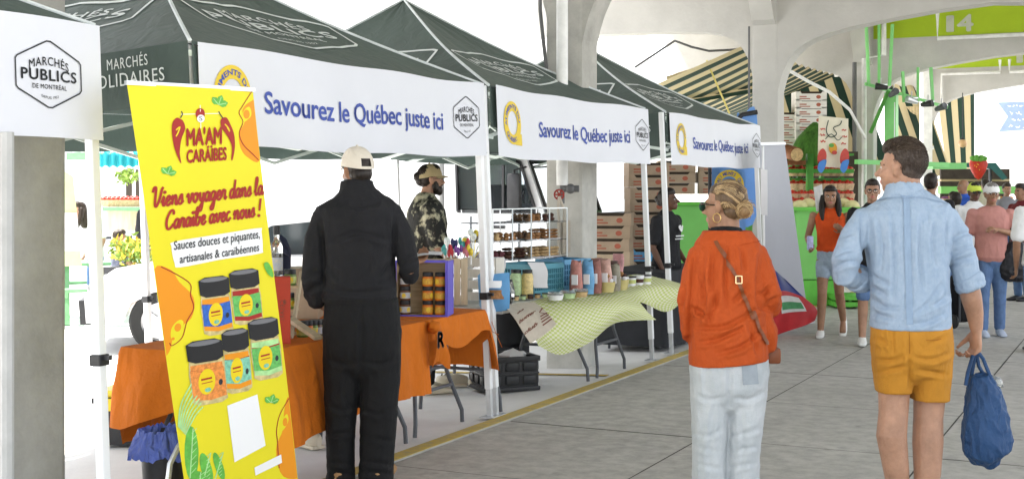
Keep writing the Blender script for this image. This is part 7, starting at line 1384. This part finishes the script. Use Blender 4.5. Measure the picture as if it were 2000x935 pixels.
person('shopper in grey with a ponytail, farthest right down the aisle', 1966, 23.0, 1.64, -CF, S_FAIR, L_FAIR, H_BR, 'bun', cotton('grey', (.2, .2, .22)), .8, denim_b, 1, black_pl, None, .016, eyes=False)

t = thing('strawberry_sign', 'red strawberry-shaped sign with green leaves over the crowd on the right', 'sign', W(1912, 330, 25.5)); o = V(t.location); c0 = W(1911, 327, 25.5)
mb = MB(); mb.lathe(c0, [(0, -.24), (.06, -.2), (.14, -.06), (.175, .06), (.15, .14), (.06, .17), (0, .17)], 20, M=Matrix.Diagonal((1, .35, 1))); part('fruit_body', mb, produce[0], t, True, off=o); mb = MB()
for k in range(7): a = k * .9; mb.ball(c0 + V((.10 * math.cos(a), .05 * math.sin(a) - .03, .17 + .01 * (k % 2))), (.07, .03, .05), 8, 6, M=Matrix.Rotation(a, 3, 'Y'))
part('leaves', mb, mat('leaf_green', (.10, .30, .04), .6, .2), t, True, off=o); p = Print(lambda u, v, l: c0 + CR * u + UP * v - CF * (.062 - abs(u) * .12)); rnd = random.Random(6)
for k in range(12): p.disc(rnd.uniform(-.09, .09), rnd.uniform(-.1, .1), .008, .012, 0, 8)
part('seeds', p.mb, ink_y, t, off=o)
t = thing('pendant_lamp', 'small round amber pendant lamp before the rightmost striped awning', 'lamp', W(1880, 280, 26)); mb = MB(); mb.ball((0, 0, 0), .085, 14, 10); part('globe', mb, mat('amber_glass', (.55, .36, .18), .3), t, True); mb = MB(); mb.tube([(0, 0, .08), (0, 0, 1.0)], .01, 6); part('cord', mb, black_pl, t); mb = MB(); mb.lathe((0, 0, .06), [(0, 0), (.05, 0), (.03, .05), (0, .05)], 10); part('cap', mb, black_pl, t)
t = thing('reed_screen', 'pale reed blind hanging behind the green posts', 'blind', W(1780, 300, 30)); o = V(t.location)
for k in range(9): part('slat', pbox(MB(), 1764 + k * 6, 1769 + k * 6, 208, 340, 30, .03), mat('reed', (.60, .48, .28), .7, .2, 20), t, off=o)
# far aisle clutter: white cabinet behind the column and the awning post
t = thing('white_post', 'white square post of the far stall in front of the reed blind', 'post', W(1812, 400, 28)); o = V(t.location); o.z = 0; t.location = o; part('shaft', pbox(MB(), 1803, 1821, 130, 590, 28, .25), pipe_m, t, off=o); part('collar', pbox(MB(), 1800, 1824, 285, 292, 27.95, .35), pipe_m, t, off=o)

# ================================================================== LEFT BACKGROUND: car, truck, picnic table, stall
car_w = mat('white_car_paint', (.72, .72, .73), .12, .02, 3, spec=.6); tyre = mat('tyre_rubber', (.02, .02, .02), .8); rim = mat('alloy_rim', (.6, .6, .62), .3, .05, 5, metal=.7); cglass = mat('car_glass', (.035, .045, .05), .06, .1, 2)
CC = W(300, 600, 13.9) + CR * 1.25 + CF * 1.0; CC.z = -.148
t = thing('parked_car', 'white parked car with alloy wheels behind the orange tables', 'car', CC, (0, 0, R(-52)))
def side(poly, x0, x1, name, m, bev=.0): 
    mb = MB(); mb.prism(poly, lambda u, v, d: V((d, u, v)), x0, x1); return part(name, mb, m, t, True, 30)
bp_ = [(-2.1, .32), (-2.12, .6), (-1.95, .78), (-1.2, .92), (-.75, .98), (1.55, .98), (2.05, .92), (2.15, .6), (2.1, .32), (1.75, .3), (1.65, .52), (1.35, .64), (1.05, .52), (.95, .3), (-.95, .3), (-1.05, .52), (-1.35, .64), (-1.65, .52), (-1.75, .3)]
side(bp_, -.86, .86, 'body', car_w); side([(-.95, .97), (-.25, 1.36), (.1, 1.42), (.9, 1.40), (1.3, 1.28), (1.85, .97)], -.72, .72, 'cabin', car_w)
side([(-.72, 1.0), (-.2, 1.31), (.3, 1.36), (.3, 1.0)], -.725, .725, 'front_window', cglass); side([(.36, 1.0), (.36, 1.36), (.9, 1.34), (1.2, 1.22), (1.5, 1.0)], -.725, .725, 'rear_window', cglass); side([(-2.16, .3), (-2.18, .55), (-2.0, .56), (-1.8, .3)], -.84, .84, 'bumper', black_pl)
mb = MB(); mb.bar((.865, .33, .35), (.865, .33, .98), .008); mb.bar((.865, -.55, .4), (.865, -.6, .98), .008); part('door_seam', mb, black_pl, t); mb = MB(); mb.box((.87, .05, .86), (.02, .18, .025), bev=.006); part('door_handle', mb, black_pl, t)
for y in (-1.35, 1.35):
    for x in (-.78, .78):
        mb = MB(); mb.lathe((x, y, .32), [(.2, -.1), (.3, -.1), (.325, -.06), (.325, .06), (.3, .1), (.2, .1)], 28, M=Matrix.Rotation(R(90), 3, 'Y'), cap=False); w = part('wheel', mb, tyre, t, True); mb = MB()
        mb.lathe((x, y, .32), [(.0, .06), (.05, .07), (.05, .05), (.19, .04), (.205, .09), (.205, -.08), (0, -.08)], 24, M=Matrix.Rotation(R(90), 3, 'Y'))
        for k in range(5): a = k * 1.2566; mb.bar((x + .085 * (1 if x > 0 else -1), y, .32), (x + .085 * (1 if x > 0 else -1), y + .19 * math.cos(a), .32 + .19 * math.sin(a)), .035, .04)
        part('rim', mb, rim, w, True)
for x in (-.6, .6): mb = MB(); mb.ball((x, -2.02, .66), (.16, .1, .07), 12, 8); part('headlight', mb, glass, t, True)
# small white truck: cab towards the right
tc = W(1000, 500, 16.6); tc.z = -.15; t = thing('delivery_truck', 'white cab-over delivery truck parked beyond the pastry display', 'truck', tc, (0, 0, TH - R(28)))
def cb_(poly, y0, y1, name, m, par=t): mb = MB(); mb.prism(poly, lambda u, v, d: V((u, d, v)), y0, y1); return part(name, mb, m, par, True, 30)
cb_([(-1.0, .5), (-1.0, 1.40), (.46, 1.40), (.52, 1.1), (.52, .5)], 0, 1.75, 'cab', car_w); cb_([(-1.0, 2.05), (-1.0, 2.30), (.02, 2.30), (.19, 2.18), (.22, 2.05)], 0, 1.75, 'cab_roof', car_w)
for y in (0, 1.69): cb_([(-1.0, 1.40), (-1.0, 2.05), (-.80, 2.05), (-.78, 1.40)], y, y + .06, 'pillar', car_w); cb_([(.10, 2.05), (.22, 2.05), (.46, 1.40), (.34, 1.40)], y, y + .06, 'pillar', car_w)
for y in (-.006, 1.75):
    mb = MB()
    for a_, b_ in (((-.79, 1.41), (-.81, 2.05)), ((-.81, 2.05), (.12, 2.05)), ((.12, 2.05), (.35, 1.41)), ((.35, 1.41), (-.79, 1.41)), ((-.12, 1.41), (-.12, 2.05))): mb.bar((a_[0], y, a_[1]), (b_[0], y, b_[1]), .04, .03)
    part('window_frame', mb, black_pl, t)
mb = MB(); mb.box((-.5, .5, 1.45), (.16, .5, .62), bev=.05); mb.box((-.5, 1.25, 1.45), (.16, .5, .62), bev=.05); part('seat', mb, mat('cab_upholstery', (.03, .035, .04), .8), t, True); mb = MB(); mb.box((.22, .87, 1.42), (.3, 1.6, .2), bev=.04); mb.tube([V((.0 + .08 * math.sin(a) * .5, .45 + .19 * math.cos(a), 1.58 + .19 * math.sin(a) * .9)) for a in [i * .5236 for i in range(13)]], .014, 6); part('dashboard', mb, black_pl, t, True)
thin = mat('tinted_pane', (.55, .62, .66), .02, 0, trans=.97, ior=1.03)
mb = MB(); mb.prism([(-.78, 1.42), (-.8, 2.04), (.11, 2.04), (.34, 1.42)], lambda u, v, d: V((u, d, v)), .025, .030); part('side_window', mb, thin, t); mb = MB(); mb.add([(.21, .08, 2.05), (.21, 1.67, 2.05), (.45, 1.67, 1.41), (.45, .08, 1.41)], [(0, 1, 2, 3)]); wsn = part('windscreen', mb, thin, t); mb = MB()
for a, b in (((.215, .07, 2.06), (.47, .07, 1.40)), ((.215, .07, 2.06), (.215, 1.68, 2.06)), ((.47, .07, 1.4), (.47, 1.68, 1.4)), ((.215, 1.68, 2.06), (.47, 1.68, 1.4))): mb.bar(a, b, .05, .03)
part('windscreen_seal', mb, black_pl, wsn); mb = MB(); mb.tube([(.48, .3, 1.44), (.36, .9, 1.72)], .012, 6); mb.tube([(.48, .9, 1.44), (.37, 1.45, 1.70)], .012, 6); part('wiper', mb, black_pl, wsn)
mb = MB(); mb.box((.16, -.24, 1.68), (.18, .09, .44), bev=.03); mr = part('mirror', mb, black_pl, t, True); mb = MB(); mb.tube([(.2, 0, 1.98), (.16, -.24, 1.94), (.16, -.24, 1.42), (.3, 0, 1.42)], .014, 6); part('mirror_arm', mb, black_pl, mr)
mb = MB(); mb.box((-.6, -.005, 1.0), (.02, .02, .7)); mb.box((.1, -.005, 1.0), (.015, .02, .75)); part('door_seam', mb, grey_leg, t); mb = MB(); mb.box((.545, .87, .95), (.04, 1.3, .28), bev=.01); part('grille', mb, black_pl, t)
mb = MB(); mb.box((-3.0, .9, 1.75), (3.9, 1.9, 2.2), bev=.02); part('cargo_box', mb, car_w, t)
mb = MB(); mb.box((-1.9, .9, .5), (5.6, .9, .22)); part('chassis', mb, black_pl, t); mb = MB(); mb.box((-.2, -.01, 1.22), (.2, .03, .04), bev=.008); part('door_handle', mb, black_pl, t)
for x in (.2, -3.4):
    for y in (.15, 1.6): mb = MB(); mb.lathe((x, y, .4), [(0, -.1), (.22, -.1), (.36, -.11), (.4, -.06), (.4, .06), (.36, .11), (.22, .1), (0, .1)], 26, M=Matrix.Rotation(R(90), 3, 'X')); part('wheel', mb, tyre, t, True)
# picnic table, people and stall in the strip between the column and the roll-up banner
gp = mat('sage_timber', (.16, .34, .17), .7, .2, 5); pc = W(222, 530, 17.2); pc.z = -.15
t = thing('picnic_table', 'sage green picnic table in the sun beyond the tents', 'table', pc, (0, 0, TH + R(20)))
for k in range(4): mb = MB(); mb.box((0, -.27 + .18 * k, .74), (1.7, .165, .04)); part('tabletop_plank', mb, gp, t)
for y in (-.7, .7): mb = MB(); mb.box((0, y, .44), (1.7, .26, .04)); part('seat', mb, gp, t)
for x in (-.6, .6):
    for s_ in (-1, 1): mb = MB(); mb.bar((x, s_ * .25, .72), (x, s_ * .62, 0), .09, .04); part('leg', mb, gp, t)
    mb = MB(); mb.box((x, 0, .40), (.04, 1.5, .1)); part('crossbar', mb, gp, t)
grey_p = mat('grey_print_cotton', (.12, .13, .18), .85, .4, 22); M_ = Matrix.Translation(pc) @ Matrix.Rotation(TH + R(20), 4, 'Z')
sit = dict(kl=(-.06, .26, .36), al=(-.06, .24, .05), kr=(.06, .26, .36), ar=(.06, .24, .05), el=(-.12, .12, .66), wl=(-.08, .26, .64), er=(.12, .12, .66), wr=(.08, .26, .64))
person('child in a grey printed top seated at the sage green picnic table', W(232, 500, 16.5), 16.5, 1.28, CR * .9 + CF * .2, S_TAN, L_FAIR, H_BR, 'short', grey_p, .6, denim_b, .35, sole_w, sit, .013, gz=-.25, eyes=False)
person('long-haired person in white leaning over the picnic table behind the tent leg', W(186, 500, 17.6), 17.6, 1.62, -CR * .8 - CF * .6, S_FAIR, L_FAIR, H_BR, 'long', white_t, .8, denim_b, 1, sole_w, dict(head=(0, .14, .87)), .013, eyes=False)
person('shopper in dark clothes standing behind the far produce stall', W(283, 500, 20.5), 20.5, 1.66, CR, S_TAN, L_FAIR, H_DK, 'short', bt, 1.9, black_j, 1, black_pl, None, .014, eyes=False)
tealc = mat('teal_awning_cloth', (.03, .33, .38), .8, .1, 8, transl=.3)
t = thing('teal_stall', 'far produce stall with a gathered teal awning and white posts', 'stall', W(240, 520, 21.5)); o = V(t.location); o.z = -.15; t.location = o
mb = MB(); mb.grid(lambda a, b: W(195 + a * 120, 276 + 24 * b, 22 - 1.2 * b) + V((0, 0, .05 * math.sin(a * 40) * b)), 60, 8); mb.grid(lambda a, b: W(195 + a * 120, 300 + 25 * b + 2 * math.sin(a * 50), 20.8 + .04 * math.sin(a * 50)), 60, 6); part('awning_cover', mb, tealc, t, True, 80, off=o)
for x in (218, 258, 300): part('post', pbox(MB(), x, x + 4, 320, 520, 21, .08), pipe_m, t, off=o)
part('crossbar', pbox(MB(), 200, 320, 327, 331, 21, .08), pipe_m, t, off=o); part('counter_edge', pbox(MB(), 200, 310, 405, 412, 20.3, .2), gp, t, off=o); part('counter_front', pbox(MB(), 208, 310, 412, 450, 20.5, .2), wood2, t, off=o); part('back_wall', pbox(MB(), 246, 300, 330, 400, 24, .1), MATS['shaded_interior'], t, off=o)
for k in range(12): o_ = place(bk, W(206 + k * 8.6, 404, 20.6), k, f'basket of red fruit along the counter of the teal stall, {od[k].replace("lowest", "first")} from the left'); o_['group'] = 'produce baskets on the teal stall'
rnd = random.Random(8); leafm = mat('pale_green_leaves', (.20, .30, .05), .6, .3, 9); flo = mat('yellow_petals', (.68, .52, .08), .6, .15, 9)  # pale green foliage colour, varied at random
def plant(label, c, r, n, cat='plant', pot=None, fl_=True):
    t = thing('flower_planter', label, cat, c); mb = MB(); mf = MB()
    for k in range(n):
        d = V((rnd.gauss(0, 1), rnd.gauss(0, 1), rnd.gauss(0, .8))); d = d.normalized() * rnd.random() ** .5; q = V((d.x * r[0], d.y * r[1], d.z * r[2])); a = V((rnd.gauss(0, 1), rnd.gauss(0, 1), rnd.gauss(0, 1))).normalized(); b = a.cross(V((rnd.gauss(0, 1), rnd.gauss(0, 1), .3))).normalized(); L = rnd.uniform(.03, .07)
        (mf if fl_ and k % 3 == 0 else mb).add([q - a * L, q + b * L * .4, q + a * L, q - b * L * .4], [(0, 1, 2, 3)])
    part('foliage', mb, leafm, t); 
    if mf.v: part('blossom', mf, flo, t)
    if pot is False: return t
    mb = MB(); z = -r[2] * .9
    for k in range(3): mb.box(((k - 1) * r[0] * .7, 0, z - .12), (r[0] * .6, r[1] * 1.2, .2), bev=.01)
    part('planter_tray', mb, black_pl, t, True); return t
plant('yellow flowering plants in black trays beside the picnic table', W(262, 488, 15.6), (.32, .3, .2), 420); plant('leafy pale green hanging plant under the teal awning', W(248, 345, 20.4), (.22, .15, .13), 160, fl_=False, pot=False)
t = thing('drain_pipe', 'white pipe and pale column of the far market hall', 'pipe', W(165, 400, 24)); o = V(t.location); o.z = -.15; t.location = o; part('column', pbox(MB(), 154, 182, 262, 520, 24, .4), bw, t, off=o); mb = MB(); mb.tube([W(150, 260, 23.8), W(150, 365, 23.8)], .07, 10); part('pipe', mb, pipe_m, t, off=o); part('beam', pbox(MB(), 130, 235, 298, 312, 23.5, .3), gp, t, off=o)
t = thing('sandwich_board', 'pale yellow and green panel standing half hidden behind the column', 'sign', W(138, 520, 13)); o = V(t.location); o.z = -.14; t.location = o; part('board', MB().prism([(118, 330), (143, 345), (160, 520), (118, 520)], lambda u, v, d: W(u, v, 13 + d), 0, .04), mat('faded_yellow_green', (.62, .6, .22), .6, 0, 2.5, col2=(.35, .5, .3)), t, off=o); part('white_panel', MB().prism([(122, 415), (150, 415), (157, 490), (122, 490)], lambda u, v, d: W(u, v, 12.98 + d), 0, .02), paper, t, off=o)

# labels: keep every label within sixteen words
for ob in COL.objects:
    if ob.parent is None and 'label' in ob: assert ob['label'] not in ('x', 'jar'), ob.name
